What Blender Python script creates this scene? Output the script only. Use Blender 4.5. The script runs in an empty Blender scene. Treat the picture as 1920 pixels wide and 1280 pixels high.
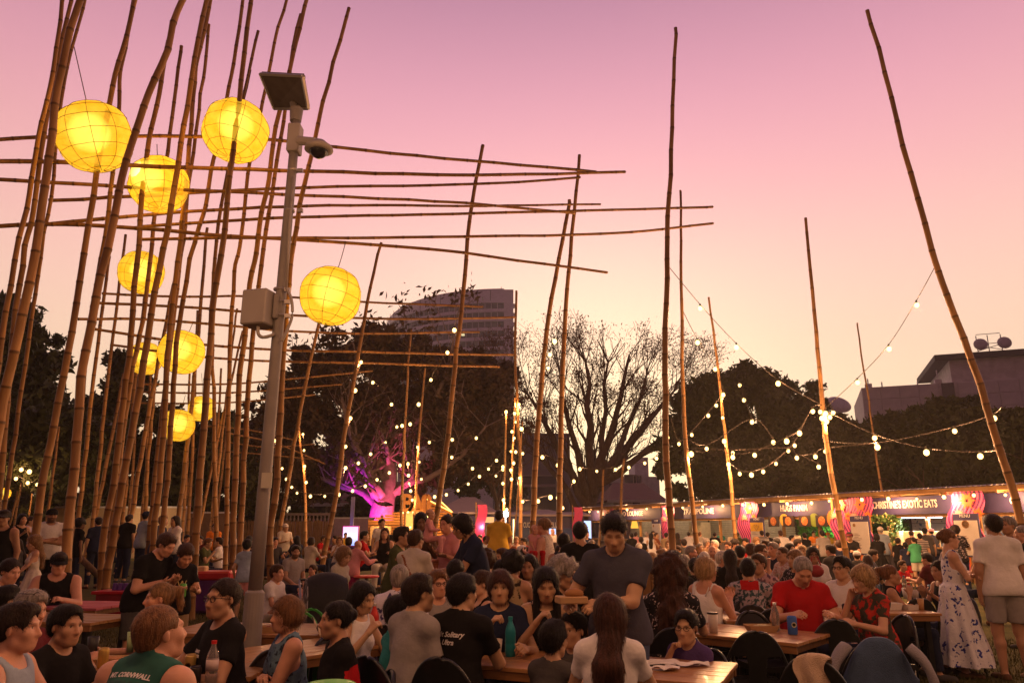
import bpy, bmesh, math, random
import numpy as np
from mathutils import Vector, Matrix
from mathutils.bvhtree import BVHTree
rad = math.radians
random.seed(7)
rng = np.random.default_rng(11)
scene = bpy.context.scene
COL = scene.collection
# --- camera
CAM_H, PITCH, FPX = 1.62, rad(14.08), 1395.0
cam_data = bpy.data.cameras.new("camera")
cam_data.sensor_width = 36.0
cam_data.lens = FPX / 1920.0 * 36.0
cam_data.clip_end = 3000.0
cam = bpy.data.objects.new("camera", cam_data)
cam.location = (0, 0, CAM_H)
cam.rotation_euler = (rad(90) + PITCH, 0, 0)
COL.objects.link(cam)
scene.camera = cam
# --- dusk sky (sun already below the horizon)
world = bpy.data.worlds.new("World")
scene.world = world
world.use_nodes = True
WN, WL = world.node_tree.nodes, world.node_tree.links
WN.clear()
SKY_STRENGTH = 1.18
def srgb(r, g, b):
 f = lambda c: ((c / 255.0) / 12.92 if c / 255.0 <= .04045 else ((c / 255.0 + .055) / 1.055) ** 2.4)
 return (f(r), f(g), f(b), 1.0)
def wnode(t, **kw):
 n = WN.new(t)
 for k, v in kw.items(): setattr(n, k, v)
 return n
w_out = wnode('ShaderNodeOutputWorld'); w_bg = wnode('ShaderNodeBackground')
w_bg.inputs['Strength'].default_value = SKY_STRENGTH
w_tc = wnode('ShaderNodeTexCoord'); w_sep = wnode('ShaderNodeSeparateXYZ')
WL.new(w_tc.outputs['Generated'], w_sep.inputs[0])
def wramp(stops):
 r = wnode('ShaderNodeValToRGB'); e = r.color_ramp.elements
 while len(e) > 1: e.remove(e[0])
 e[0].position, e[0].color = stops[0]
 for p, c in stops[1:]:
  x = e.new(p); x.color = c
 r.color_ramp.interpolation = 'B_SPLINE'
 return r
west = wramp([(0.0, srgb(255, 226, 178)), (.12, srgb(255, 224, 182)), (.24, srgb(255, 214, 188)), (.33, srgb(254, 202, 188)),
    (.42, srgb(248, 182, 184)), (.52, srgb(230, 162, 180)), (.62, srgb(194, 138, 162)), (.78, srgb(150, 106, 138)), (1.0, srgb(110, 80, 104))])
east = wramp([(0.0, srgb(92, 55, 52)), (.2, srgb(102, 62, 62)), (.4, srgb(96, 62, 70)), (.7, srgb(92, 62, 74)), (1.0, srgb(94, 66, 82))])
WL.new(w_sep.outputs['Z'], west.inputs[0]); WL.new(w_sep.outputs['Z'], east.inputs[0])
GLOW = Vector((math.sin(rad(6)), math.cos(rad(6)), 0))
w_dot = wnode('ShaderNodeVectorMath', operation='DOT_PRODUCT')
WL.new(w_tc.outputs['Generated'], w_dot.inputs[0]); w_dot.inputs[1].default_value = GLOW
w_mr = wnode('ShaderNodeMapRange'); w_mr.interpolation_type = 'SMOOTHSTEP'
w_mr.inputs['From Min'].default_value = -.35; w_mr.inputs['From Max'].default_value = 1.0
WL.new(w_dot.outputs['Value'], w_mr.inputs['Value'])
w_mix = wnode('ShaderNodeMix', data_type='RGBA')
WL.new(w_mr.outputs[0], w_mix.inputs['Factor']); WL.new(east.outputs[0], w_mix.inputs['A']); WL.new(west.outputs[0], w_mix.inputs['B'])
# warm afterglow low around the place where the sun went down
w_dot2 = wnode('ShaderNodeVectorMath', operation='DOT_PRODUCT')
gl = Vector((math.sin(rad(5)), math.cos(rad(5)), .08)).normalized()
WL.new(w_tc.outputs['Generated'], w_dot2.inputs[0]); w_dot2.inputs[1].default_value = gl
w_p = wnode('ShaderNodeMath', operation='POWER'); w_mx = wnode('ShaderNodeMath', operation='MAXIMUM'); w_mx.inputs[1].default_value = 0
WL.new(w_dot2.outputs['Value'], w_mx.inputs[0]); WL.new(w_mx.outputs[0], w_p.inputs[0]); w_p.inputs[1].default_value = 30
w_add = wnode('ShaderNodeMix', data_type='RGBA', blend_type='ADD'); w_add.clamp_result = False
WL.new(w_p.outputs[0], w_add.inputs['Factor']); WL.new(w_mix.outputs['Result'], w_add.inputs['A']); w_add.inputs['B'].default_value = (.62, .44, .20, 1)
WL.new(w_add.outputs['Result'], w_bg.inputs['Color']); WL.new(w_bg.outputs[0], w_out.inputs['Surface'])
scene.view_settings.view_transform = 'Standard'
scene.view_settings.look = 'None'
scene.view_settings.exposure = 0.0
scene.view_settings.gamma = 1.0
scene.view_settings.use_curve_mapping = False
# --- geometry helpers
def P(u, v, Y):
 "point of the place seen at photo pixel (u, v), Y metres ahead"
 x, y = (u - 960) / FPX, (640 - v) / FPX
 d = Vector((x, math.cos(PITCH) - y * math.sin(PITCH), math.sin(PITCH) + y * math.cos(PITCH)))
 return Vector((0, 0, CAM_H)) + d * (Y / d.y)
def PZ(u, v, z):
 x, y = (u - 960) / FPX, (640 - v) / FPX
 d = Vector((x, math.cos(PITCH) - y * math.sin(PITCH), math.sin(PITCH) + y * math.cos(PITCH)))
 return Vector((0, 0, CAM_H)) + d * ((z - CAM_H) / d.z)
def sstep(t):
 t = min(1, max(0, t)); return t * t * (3 - 2 * t)
def gz(x, y):
 "the lawn rises gently towards the left and the back"
 return .28 * sstep((y - 9) / 6) * sstep((4 - x) / 5)
def tag(o, label, cat, group=None):
 o['label'] = label; o['category'] = cat
 if group: o['group'] = group
 return o
def thing(name, label, cat, loc=(0, 0, 0), rz=0.0, group=None):
 o = bpy.data.objects.new(name, None); COL.objects.link(o)
 o.empty_display_size = .2
 o.location = loc; o.rotation_euler = (0, 0, rz)
 return tag(o, label, cat, group)
def np_mesh(name, V, Fq, smooth=False):
 "V (n,3), Fq list of index tuples or an (m,4)/(m,3) array"
 me = bpy.data.meshes.new(name)
 V = np.asarray(V, dtype=np.float32)
 if isinstance(Fq, np.ndarray):
  m, k = Fq.shape
  me.vertices.add(len(V)); me.vertices.foreach_set('co', V.ravel())
  me.loops.add(m * k); me.loops.foreach_set('vertex_index', Fq.astype(np.int32).ravel())
  me.polygons.add(m)
  me.polygons.foreach_set('loop_start', np.arange(0, m * k, k, dtype=np.int32))
  me.polygons.foreach_set('loop_total', np.full(m, k, dtype=np.int32))
  me.update(calc_edges=True)
 else:
  me.from_pydata(V.tolist(), [], Fq)
 if smooth:
  me.polygons.foreach_set('use_smooth', np.ones(len(me.polygons), dtype=bool))
 return me
def link(name, me, mat=None, parent=None, loc=None, rot=None):
 o = bpy.data.objects.new(name, me); COL.objects.link(o)
 if mat is not None and len(me.materials) == 0: me.materials.append(mat)
 if parent is not None: o.parent = parent
 if loc is not None: o.location = loc
 if rot is not None: o.rotation_euler = rot
 return o
class MB:
 "collects simple solids and links them as ONE mesh object"
 def __init__(s): s.v = []; s.f = []
 def add(s, vs, fs):
  n = len(s.v); s.v += [tuple(x) for x in vs]; s.f += [tuple(i + n for i in f) for f in fs]; return s
 def box(s, c, d, R=None, bevel=0.0):
  hx, hy, hz = d[0] / 2, d[1] / 2, d[2] / 2
  if bevel > 0:
   b = min(bevel, hx * .9, hy * .9, hz * .9)
   bm = bmesh.new(); bmesh.ops.create_cube(bm, size=1)
   for q in bm.verts: q.co = Vector((q.co.x * 2 * hx, q.co.y * 2 * hy, q.co.z * 2 * hz))
   bmesh.ops.bevel(bm, geom=bm.edges[:], offset=b, segments=1, affect='EDGES')
   bm.verts.ensure_lookup_table()
   vs = [q.co.copy() for q in bm.verts]; fs = [[q.index for q in f.verts] for f in bm.faces]; bm.free()
  else:
   vs = [Vector((x, y, z)) for x in (-hx, hx) for y in (-hy, hy) for z in (-hz, hz)]
   fs = [(0, 1, 3, 2), (4, 6, 7, 5), (0, 4, 5, 1), (2, 3, 7, 6), (0, 2, 6, 4), (1, 5, 7, 3)]
  c = Vector(c)
  vs = [(R @ q if R is not None else q) + c for q in vs]
  return s.add(vs, fs)
 def tube(s, pts, r, n=8, caps=True, flat=1.0):
  pts = [Vector(p) for p in pts]; m = len(pts)
  if not hasattr(r, '__len__'): r = [r] * m
  vs, fs = [], []
  up = None
  for i in range(m):
   t = (pts[min(i + 1, m - 1)] - pts[max(i - 1, 0)])
   if t.length < 1e-9: t = Vector((0, 0, 1))
   t.normalize()
   if up is None:
    up = Vector((0, 0, 1)) if abs(t.z) < .9 else Vector((1, 0, 0))
   a = t.cross(up)
   if a.length < 1e-6: a = t.orthogonal()
   a.normalize(); b = t.cross(a); up = -b if False else up
   for k in range(n):
    w = 2 * math.pi * k / n
    vs.append(pts[i] + a * (math.cos(w) * r[i]) + b * (math.sin(w) * r[i] * flat))
  for i in range(m - 1):
   for k in range(n):
    k2 = (k + 1) % n
    fs.append((i * n + k, i * n + k2, (i + 1) * n + k2, (i + 1) * n + k))
  if caps:
   fs.append(tuple(range(n))[::-1]); fs.append(tuple((m - 1) * n + k for k in range(n)))
  return s.add(vs, fs)
 def lathe(s, prof, c=(0, 0, 0), n=16, R=None):
  c = Vector(c); vs, fs = [], []
  for (r, z) in prof:
   for k in range(n):
    w = 2 * math.pi * k / n
    q = Vector((r * math.cos(w), r * math.sin(w), z))
    vs.append((R @ q if R is not None else q) + c)
  for i in range(len(prof) - 1):
   for k in range(n):
    k2 = (k + 1) % n
    fs.append((i * n + k, i * n + k2, (i + 1) * n + k2, (i + 1) * n + k))
  if prof[0][0] > 1e-5: fs.append(tuple(range(n))[::-1])
  if prof[-1][0] > 1e-5: fs.append(tuple((len(prof) - 1) * n + k for k in range(n)))
  return s.add(vs, fs)
 def sphere(s, c, r, n=12, m=8, sc=(1, 1, 1)):
  c = Vector(c); vs, fs = [], []
  vs.append(c + Vector((0, 0, -r * sc[2])))
  for i in range(1, m):
   t = -math.pi / 2 + math.pi * i / m
   for k in range(n):
    w = 2 * math.pi * k / n
    vs.append(c + Vector((r * math.cos(t) * math.cos(w) * sc[0], r * math.cos(t) * math.sin(w) * sc[1], r * math.sin(t) * sc[2])))
  vs.append(c + Vector((0, 0, r * sc[2])))
  for k in range(n): fs.append((0, 1 + (k + 1) % n, 1 + k))
  for i in range(m - 2):
   for k in range(n):
    a = 1 + i * n + k; b = 1 + i * n + (k + 1) % n
    fs.append((a, b, b + n, a + n))
  e = len(vs) - 1
  for k in range(n): fs.append((e, 1 + (m - 2) * n + k, 1 + (m - 2) * n + (k + 1) % n))
  return s.add(vs, fs)
 def poly(s, pts, normal, th):
  "flat polygon of thickness th extruded along normal"
  n = Vector(normal).normalized() * th; k = len(pts)
  a = [Vector(p) for p in pts]; b = [p + n for p in a]
  fs = [tuple(range(k))[::-1], tuple(range(k, 2 * k))] + [(i, (i + 1) % k, k + (i + 1) % k, k + i) for i in range(k)]
  return s.add(a + b, fs)
 def grid(s, fn, nu, nv, closed=False):
  vs = [fn(i / nu, j / nv) for j in range(nv + 1) for i in range(nu + 1)]
  fs = [(j * (nu + 1) + i, j * (nu + 1) + i + 1, (j + 1) * (nu + 1) + i + 1, (j + 1) * (nu + 1) + i) for j in range(nv) for i in range(nu)]
  return s.add(vs, fs)
 def mesh(s, name, mat=None, smooth=False):
  me = bpy.data.meshes.new(name); me.from_pydata(s.v, [], s.f)
  if smooth: me.polygons.foreach_set('use_smooth', [True] * len(me.polygons))
  if mat is not None: me.materials.append(mat)
  return me
 def build(s, name, mat, parent=None, loc=None, smooth=False, rot=None):
  return link(name, s.mesh(name, mat, smooth), None, parent, loc, rot)
# --- materials
MATS = {}
def lin(c):
 return tuple(c[:3]) + (1.0,)
def M(name, col, rough=.6, var=.12, scale=6.0, bump=0.0, bscale=None, metal=0.0, spec=.4, col2=None, kind='noise', emit=None, es=1.0,
  paint=False, trans=0.0, coord='Object', stretch=(1, 1, 1), thresh=None, alpha=1.0, detail=4.0, coat=0.0, sheen=0.0, backlit=0.0):
 if name in MATS: return MATS[name]
 m = bpy.data.materials.new(name); m.use_nodes = True
 N, L = m.node_tree.nodes, m.node_tree.links
 b = N['Principled BSDF']; out = N['Material Output']
 b.inputs['Roughness'].default_value = rough; b.inputs['Metallic'].default_value = metal
 b.inputs['Specular IOR Level'].default_value = spec
 if coat: b.inputs['Coat Weight'].default_value = coat; b.inputs['Coat Roughness'].default_value = .15
 if sheen: b.inputs['Sheen Weight'].default_value = sheen
 if trans: b.inputs['Transmission Weight'].default_value = trans
 if alpha < 1: b.inputs['Alpha'].default_value = alpha
 if emit is not None:
  b.inputs['Emission Color'].default_value = lin(emit); b.inputs['Emission Strength'].default_value = es
 tc = N.new('ShaderNodeTexCoord'); mp = N.new('ShaderNodeMapping'); L.new(tc.outputs[coord], mp.inputs[0])
 mp.inputs['Scale'].default_value = stretch
 tx = None
 if kind == 'noise':
  tx = N.new('ShaderNodeTexNoise'); tx.inputs['Scale'].default_value = scale; tx.inputs['Detail'].default_value = detail
  fac = tx.outputs['Fac']
 elif kind == 'voronoi':
  tx = N.new('ShaderNodeTexVoronoi'); tx.inputs['Scale'].default_value = scale; tx.feature = 'F1'
  nz = N.new('ShaderNodeTexNoise'); nz.inputs['Scale'].default_value = scale * .8; nz.inputs['Detail'].default_value = 3
  mxv = N.new('ShaderNodeMix'); mxv.data_type = 'RGBA'; mxv.inputs['Factor'].default_value = .22
  L.new(mp.outputs[0], mxv.inputs['A']); L.new(mp.outputs[0], nz.inputs['Vector']); L.new(nz.outputs['Color'], mxv.inputs['B'])
  L.new(mxv.outputs['Result'], tx.inputs['Vector']); fac = tx.outputs['Distance']
 elif kind == 'wave':
  tx = N.new('ShaderNodeTexWave'); tx.inputs['Scale'].default_value = scale; tx.inputs['Distortion'].default_value = 2.5
  tx.inputs['Detail'].default_value = 2; fac = tx.outputs['Fac']
 elif kind == 'stripe':
  tx = N.new('ShaderNodeTexWave'); tx.inputs['Scale'].default_value = scale; tx.bands_direction = 'Z'; fac = tx.outputs['Fac']
 if kind != 'voronoi': L.new(mp.outputs[0], tx.inputs['Vector'])
 if col2 is None:
  c1 = [max(0, c * (1 - var)) for c in col[:3]]; c2 = [c * (1 + var) for c in col[:3]]
 else: c1, c2 = col, col2
 rp = N.new('ShaderNodeValToRGB')
 if thresh is not None:
  rp.color_ramp.elements[0].position = max(0, thresh - .03); rp.color_ramp.elements[1].position = min(1, thresh + .03)
 else:
  rp.color_ramp.elements[0].position = .3; rp.color_ramp.elements[1].position = .7
 rp.color_ramp.elements[0].color = lin(c1); rp.color_ramp.elements[1].color = lin(c2)
 L.new(fac, rp.inputs[0]); src = rp.outputs[0]
 if paint:
  at = N.new('ShaderNodeAttribute'); at.attribute_name = 'paint'
  mx = N.new('ShaderNodeMix'); mx.data_type = 'RGBA'; mx.blend_type = 'MULTIPLY'; mx.inputs['Factor'].default_value = 1
  L.new(src, mx.inputs['A']); L.new(at.outputs['Color'], mx.inputs['B']); src = mx.outputs['Result']
 L.new(src, b.inputs['Base Color'])
 if bump > 0:
  n2 = N.new('ShaderNodeTexNoise'); n2.inputs['Scale'].default_value = bscale or scale * 3; n2.inputs['Detail'].default_value = 5
  L.new(mp.outputs[0], n2.inputs['Vector'])
  bp = N.new('ShaderNodeBump'); bp.inputs['Strength'].default_value = bump; bp.inputs['Distance'].default_value = .02
  L.new(n2.outputs['Fac'], bp.inputs['Height']); L.new(bp.outputs[0], b.inputs['Normal'])
 if backlit:
  tr = N.new('ShaderNodeBsdfTranslucent'); L.new(src, tr.inputs['Color'])
  ms = N.new('ShaderNodeMixShader'); ms.inputs[0].default_value = backlit
  L.new(b.outputs[0], ms.inputs[1]); L.new(tr.outputs[0], ms.inputs[2]); L.new(ms.outputs[0], out.inputs['Surface'])
 MATS[name] = m
 return m
def glow_mat(name, col, s):
 if name in MATS: return MATS[name]
 m = bpy.data.materials.new(name); m.use_nodes = True
 N, L = m.node_tree.nodes, m.node_tree.links; N.clear()
 e = N.new('ShaderNodeEmission'); e.inputs[0].default_value = lin(col); e.inputs[1].default_value = s
 o = N.new('ShaderNodeOutputMaterial'); L.new(e.outputs[0], o.inputs[0])
 m.cycles.emission_sampling = 'NONE'
 MATS[name] = m
 return m
def point_light(loc, energy, col, radius=.06, parent=None):
 d = bpy.data.lights.new("bulb_light", 'POINT'); d.energy = energy; d.color = col; d.shadow_soft_size = radius
 o = bpy.data.objects.new("bulb_light", d); o.location = loc; COL.objects.link(o)
 if parent is not None: o.parent = parent
 return o
# --- people: one continuous surface grown from a distance field
def axis(lo, hi, h, fine=()):
 ivs = sorted((max(lo, a), min(hi, b), hf) for a, b, hf in fine if b > lo and a < hi)
 pts = []; x = lo
 edges = sorted(set([lo, hi] + [a for a, b, _ in ivs] + [b for a, b, _ in ivs]))
 for a, b in zip(edges[:-1], edges[1:]):
  mid = (a + b) / 2; hh = h
  for p, q, hf in ivs:
   if p <= mid <= q: hh = min(hh, hf)
  n = max(1, int(math.ceil((b - a) / hh)))
  pts += list(np.linspace(a, b, n, endpoint=False))
 pts.append(hi)
 return np.array(pts, dtype=np.float32)
EDG = [((0,0,0),(1,0,0)),((0,1,0),(1,1,0)),((0,0,1),(1,0,1)),((0,1,1),(1,1,1)),
  ((0,0,0),(0,1,0)),((1,0,0),(1,1,0)),((0,0,1),(0,1,1)),((1,0,1),(1,1,1)),
  ((0,0,0),(0,0,1)),((1,0,0),(1,0,1)),((0,1,0),(0,1,1)),((1,1,0),(1,1,1))]
def surface(F, xs, ys, zs):
 s = F < 0
 if not s.any(): return None
 c = s[:-1, :-1, :-1].astype(np.int8)
 for d in ((1,0,0),(0,1,0),(0,0,1),(1,1,0),(1,0,1),(0,1,1),(1,1,1)):
  c = c + s[d[0]:s.shape[0]-1+d[0], d[1]:s.shape[1]-1+d[1], d[2]:s.shape[2]-1+d[2]]
 I, J, K = np.nonzero((c > 0) & (c < 8))
 n = len(I)
 pos = np.zeros((n, 3), np.float32); cnt = np.zeros(n, np.float32)
 for a, b in EDG:
  fa = F[I + a[0], J + a[1], K + a[2]]; fb = F[I + b[0], J + b[1], K + b[2]]
  m = (fa < 0) != (fb < 0)
  t = np.where(m, fa / np.where(m, fa - fb, 1), 0)
  pa = np.stack([xs[I + a[0]], ys[J + a[1]], zs[K + a[2]]], 1); pb = np.stack([xs[I + b[0]], ys[J + b[1]], zs[K + b[2]]], 1)
  pos += np.where(m[:, None], pa + (pb - pa) * t[:, None], 0); cnt += m
 pos /= cnt[:, None]
 vid = np.full(c.shape, -1, np.int32); vid[I, J, K] = np.arange(n)
 quads = []
 for ax in range(3):
  sl0 = [slice(None)] * 3; sl1 = [slice(None)] * 3
  sl0[ax] = slice(0, -1); sl1[ax] = slice(1, None)
  o = [k for k in range(3) if k != ax]
  for k in o: sl0[k] = slice(1, -1); sl1[k] = slice(1, -1)
  a = s[tuple(sl0)]; b = s[tuple(sl1)]
  idx = np.nonzero(a != b)
  if len(idx[0]) == 0: continue
  base = [None] * 3
  base[ax] = idx[ax]
  for k in o: base[k] = idx[k] + 1
  def cell(d1, d2):
   q = [base[0].copy(), base[1].copy(), base[2].copy()]
   q[o[0]] -= d1; q[o[1]] -= d2
   return vid[q[0], q[1], q[2]]
  q = np.stack([cell(0, 0), cell(1, 0), cell(1, 1), cell(0, 1)], 1)
  flip = a[idx]
  if ax == 1: flip = ~flip
  q[~flip] = q[~flip][:, ::-1]
  quads.append(q)
 Q = np.concatenate(quads)
 Q = Q[(Q >= 0).all(1)]
 return pos, Q
class Field:
 def __init__(s, lo, hi, h, fine=((), (), ())):
  s.x = axis(lo[0], hi[0], h, fine[0]); s.y = axis(lo[1], hi[1], h, fine[1]); s.z = axis(lo[2], hi[2], h, fine[2])
  s.F = np.full((len(s.x), len(s.y), len(s.z)), .5, np.float32); s.h = h
 def rng(s, lo, hi, pad):
  r = []
  for ax, l, u in ((s.x, lo[0], hi[0]), (s.y, lo[1], hi[1]), (s.z, lo[2], hi[2])):
   r.append(slice(max(0, int(np.searchsorted(ax, l - pad)) - 1), int(np.searchsorted(ax, u + pad)) + 1))
  return tuple(r)
 def pts(s, r):
  return s.x[r[0]][:, None, None], s.y[r[1]][None, :, None], s.z[r[2]][None, None, :]
 def dist(s, pr, r, delta):
  X, Y, Z = s.pts(r)
  if pr[0] == 'c':
   _, a, b, ra, rb = pr
   a = np.asarray(a, np.float32); ba = np.asarray(b, np.float32) - a; L2 = float(ba @ ba) + 1e-9
   t = np.clip(((X - a[0]) * ba[0] + (Y - a[1]) * ba[1] + (Z - a[2]) * ba[2]) / L2, 0, 1)
   dx = X - a[0] - t * ba[0]; dy = Y - a[1] - t * ba[1]; dz = Z - a[2] - t * ba[2]
   return np.sqrt(dx * dx + dy * dy + dz * dz) - (ra + (rb - ra) * t) - delta
  _, c, R, rr = pr
  rr = np.asarray(rr) + delta
  dx, dy, dz = X - c[0], Y - c[1], Z - c[2]
  q = [(dx * R[0][i] + dy * R[1][i] + dz * R[2][i]) for i in range(3)]
  k0 = np.sqrt(sum((q[i] / rr[i]) ** 2 for i in range(3))); k1 = np.sqrt(sum((q[i] / rr[i] ** 2) ** 2 for i in range(3))) + 1e-6
  return k0 * (k0 - 1) / k1
 def bounds(s, pr, delta):
  if pr[0] == 'c':
   a, b = np.asarray(pr[1]), np.asarray(pr[2]); m = max(pr[3], pr[4]) + delta
   return np.minimum(a, b) - m, np.maximum(a, b) + m
  m = max(pr[3]) + delta; c = np.asarray(pr[1])
  return c - m, c + m
 def union(s, pr, delta=0., k=.03):
  lo, hi = s.bounds(pr, delta); r = s.rng(lo, hi, k + 2.2 * s.h)
  d = s.dist(pr, r, delta); A = s.F[r]
  h = np.maximum(k - np.abs(A - d), 0) / k
  s.F[r] = np.minimum(A, d) - h * h * k * .25
 def subtract(s, pr, delta=0., k=.01):
  lo, hi = s.bounds(pr, delta); r = s.rng(lo, hi, k + 2.2 * s.h)
  d = -s.dist(pr, r, delta); A = s.F[r]
  h = np.maximum(k - np.abs(A - d), 0) / k
  s.F[r] = np.maximum(A, d) + h * h * k * .25
 def union_cut(s, pr, delta, k, c, n):
  "union of the part of a primitive on the inner side of the plane through c with outward normal n"
  lo, hi = s.bounds(pr, delta); r = s.rng(lo, hi, k + 2.2 * s.h)
  X, Y, Z = s.pts(r)
  d = np.maximum(s.dist(pr, r, delta), (X - c[0]) * n[0] + (Y - c[1]) * n[1] + (Z - c[2]) * n[2]); A = s.F[r]
  h = np.maximum(k - np.abs(A - d), 0) / k
  s.F[r] = np.minimum(A, d) - h * h * k * .25
 def cut(s, c, n):
  X, Y, Z = s.pts((slice(None),) * 3)
  s.F = np.maximum(s.F, (X - c[0]) * n[0] + (Y - c[1]) * n[1] + (Z - c[2]) * n[2])
 def mesh(s): return surface(s.F, s.x, s.y, s.z)
def noise3(X, Y, Z, f, seed, n=7):
 R = np.random.default_rng(int(seed) + 77); o = 0
 for i in range(n):
  d = R.normal(0, 1, 3); d = d / np.linalg.norm(d) * f * R.uniform(.6, 1.5)
  o = o + np.sin(X * d[0] + Y * d[1] + Z * d[2] + R.uniform(0, 6.3))
 return o / math.sqrt(n)
def rotx(a): c, t = math.cos(a), math.sin(a); return np.array([[1, 0, 0], [0, c, -t], [0, t, c]])
def roty(a): c, t = math.cos(a), math.sin(a); return np.array([[c, 0, t], [0, 1, 0], [-t, 0, c]])
def rotz(a): c, t = math.cos(a), math.sin(a); return np.array([[c, -t, 0], [t, c, 0], [0, 0, 1]])
def nrm(v): v = np.asarray(v, float); return v / (np.linalg.norm(v) + 1e-9)
def ik(S, W, l1, l2, pole):
 d = W - S; D = np.linalg.norm(d)
 if D > (l1 + l2) * .985: W = S + d / D * (l1 + l2) * .985; d = W - S; D = np.linalg.norm(d)
 if D < .12: W = S + nrm(d) * .12; d = W - S; D = .12
 a = (l1 * l1 - l2 * l2 + D * D) / (2 * D); hgt = math.sqrt(max(l1 * l1 - a * a, 0))
 u = d / D; p = pole - u * (pole @ u); p = nrm(p)
 return S + u * a + p * hgt, W
SKIN = {'fair': (.56, .31, .20), 'tan': (.42, .22, .13), 'asian': (.50, .29, .17), 'brown': (.20, .105, .065), 'rosy': (.56, .28, .18)}
HAIRC = {'black': (.010, .007, .006), 'dark': (.022, .012, .008), 'brown': (.06, .028, .015), 'auburn': (.17, .075, .032), 'blonde': (.36, .22, .10),
   'sandy': (.24, .13, .06), 'grey': (.27, .23, .21), 'white': (.60, .54, .48), 'red': (.055, .020, .012)}
CLOTH = {'black': (.012, .011, .012), 'navy': (.018, .024, .055), 'slate': (.06, .06, .085), 'white': (.72, .68, .66), 'cream': (.62, .55, .46), 'grey': (.30, .27, .26),
   'darkgrey': (.07, .065, .065), 'red': (.42, .012, .016), 'teal': (.03, .20, .20), 'green': (.08, .42, .20), 'yellow': (.72, .44, .05), 'pink': (.62, .27, .27),
   'magenta': (.35, .02, .11), 'paleblue': (.30, .36, .44), 'khaki': (.30, .20, .11), 'denim': (.06, .08, .14), 'brown': (.12, .06, .035), 'orange': (.75, .22, .03),
   'purple': (.07, .04, .14), 'maroon': (.12, .02, .025), 'olive': (.07, .08, .03), 'rust': (.28, .09, .04), 'lilac': (.42, .37, .52)}
PATT = {'floraldark': dict(col=(.55, .42, .42), col2=(.015, .014, .02), kind='voronoi', scale=22, thresh=.30),
  'hawaii': dict(col=(.06, .05, .15), col2=(.62, .58, .70), kind='voronoi', scale=11, thresh=.30),
  'floralred': dict(col=(.45, .03, .02), col2=(.05, .045, .03), kind='noise', scale=14, thresh=.5),
  'floralteal': dict(col=(.38, .32, .36), col2=(.03, .07, .085), kind='noise', scale=26, thresh=.5),
  'floralpink': dict(col=(.50, .30, .30), col2=(.13, .07, .10), kind='noise', scale=24, thresh=.5),
  'dress_blue': dict(col=(.035, .05, .26), col2=(.70, .68, .72), kind='voronoi', scale=14, thresh=.29),
  'dress_sprig': dict(col=(.22, .13, .07), col2=(.66, .56, .46), kind='voronoi', scale=24, thresh=.25),
  'bluesnake': dict(col=(.02, .035, .06), col2=(.10, .17, .24), kind='voronoi', scale=16, thresh=.32),
  'leafy': dict(col=(.36, .26, .14), col2=(.03, .02, .015), kind='noise', scale=18, thresh=.57),
  'stripes': dict(col=(.42, .36, .34), col2=(.03, .03, .04), kind='stripe', scale=5.5, thresh=.62),
  'check': dict(col=(.50, .28, .26), col2=(.62, .55, .52), kind='noise', scale=40, thresh=.5),
  'orangefloral': dict(col=(.62, .42, .22), col2=(.50, .16, .06), kind='noise', scale=22, thresh=.5),
  'speckle': dict(col=(.25, .22, .17), col2=(.55, .50, .42), kind='voronoi', scale=26, thresh=.17)}
def cloth_mat(c):
 if c in PATT: return M('cloth_' + c, rough=.85, spec=.2, bump=.5, bscale=26, **PATT[c])
 return M('cloth_' + c, CLOTH[c], rough=.9, spec=.12, var=.14, scale=5, bump=.35, bscale=22)
def hair_mat(c):
 if 'hair_' + c in MATS: return MATS['hair_' + c]
 return M('hair_' + c, HAIRC[c], rough=.50, spec=.22, var=.55, scale=22, bump=.6, bscale=70, stretch=(3.2, 3.2, .35), detail=6)
def skin_mat(c): return M('skin_' + c, SKIN[c], rough=.52, spec=.35, var=.07, scale=14, bump=.08, bscale=160, paint=True)
ARMS = {  # hand targets (right, left) in the person's own frame; y forward, x to their right; heights are from the pelvis
 'down': ((.24, .03, -.16), (-.24, .03, -.16)),
 'lap': ((.10, .30, .04), (-.10, .30, .05)),
 'table': ((.18, .42, .26), (-.16, .40, .26)),
 'eat': ((.10, .27, .40), (-.16, .38, .26)),
 'chin': ((.09, .20, .47), (-.16, .36, .26)),
 'crossed': ((-.05, .20, .25), (.06, .225, .22)),
 'hold': ((.10, .34, .22), (-.10, .34, .22)),
 'phone': ((.07, .32, .36), (-.09, .30, .34)),
 'reachr': ((.30, .46, .27), (-.14, .36, .25)),
 'hip': ((.24, .02, .04), (-.22, .06, -.1)),
 'back': ((.20, -.06, .05), (-.20, -.06, .05)),
 'baby': ((.06, .26, .18), (-.14, .24, .28)),
 'up': ((.14, .30, .52), (-.20, .10, .0)),
}
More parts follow.
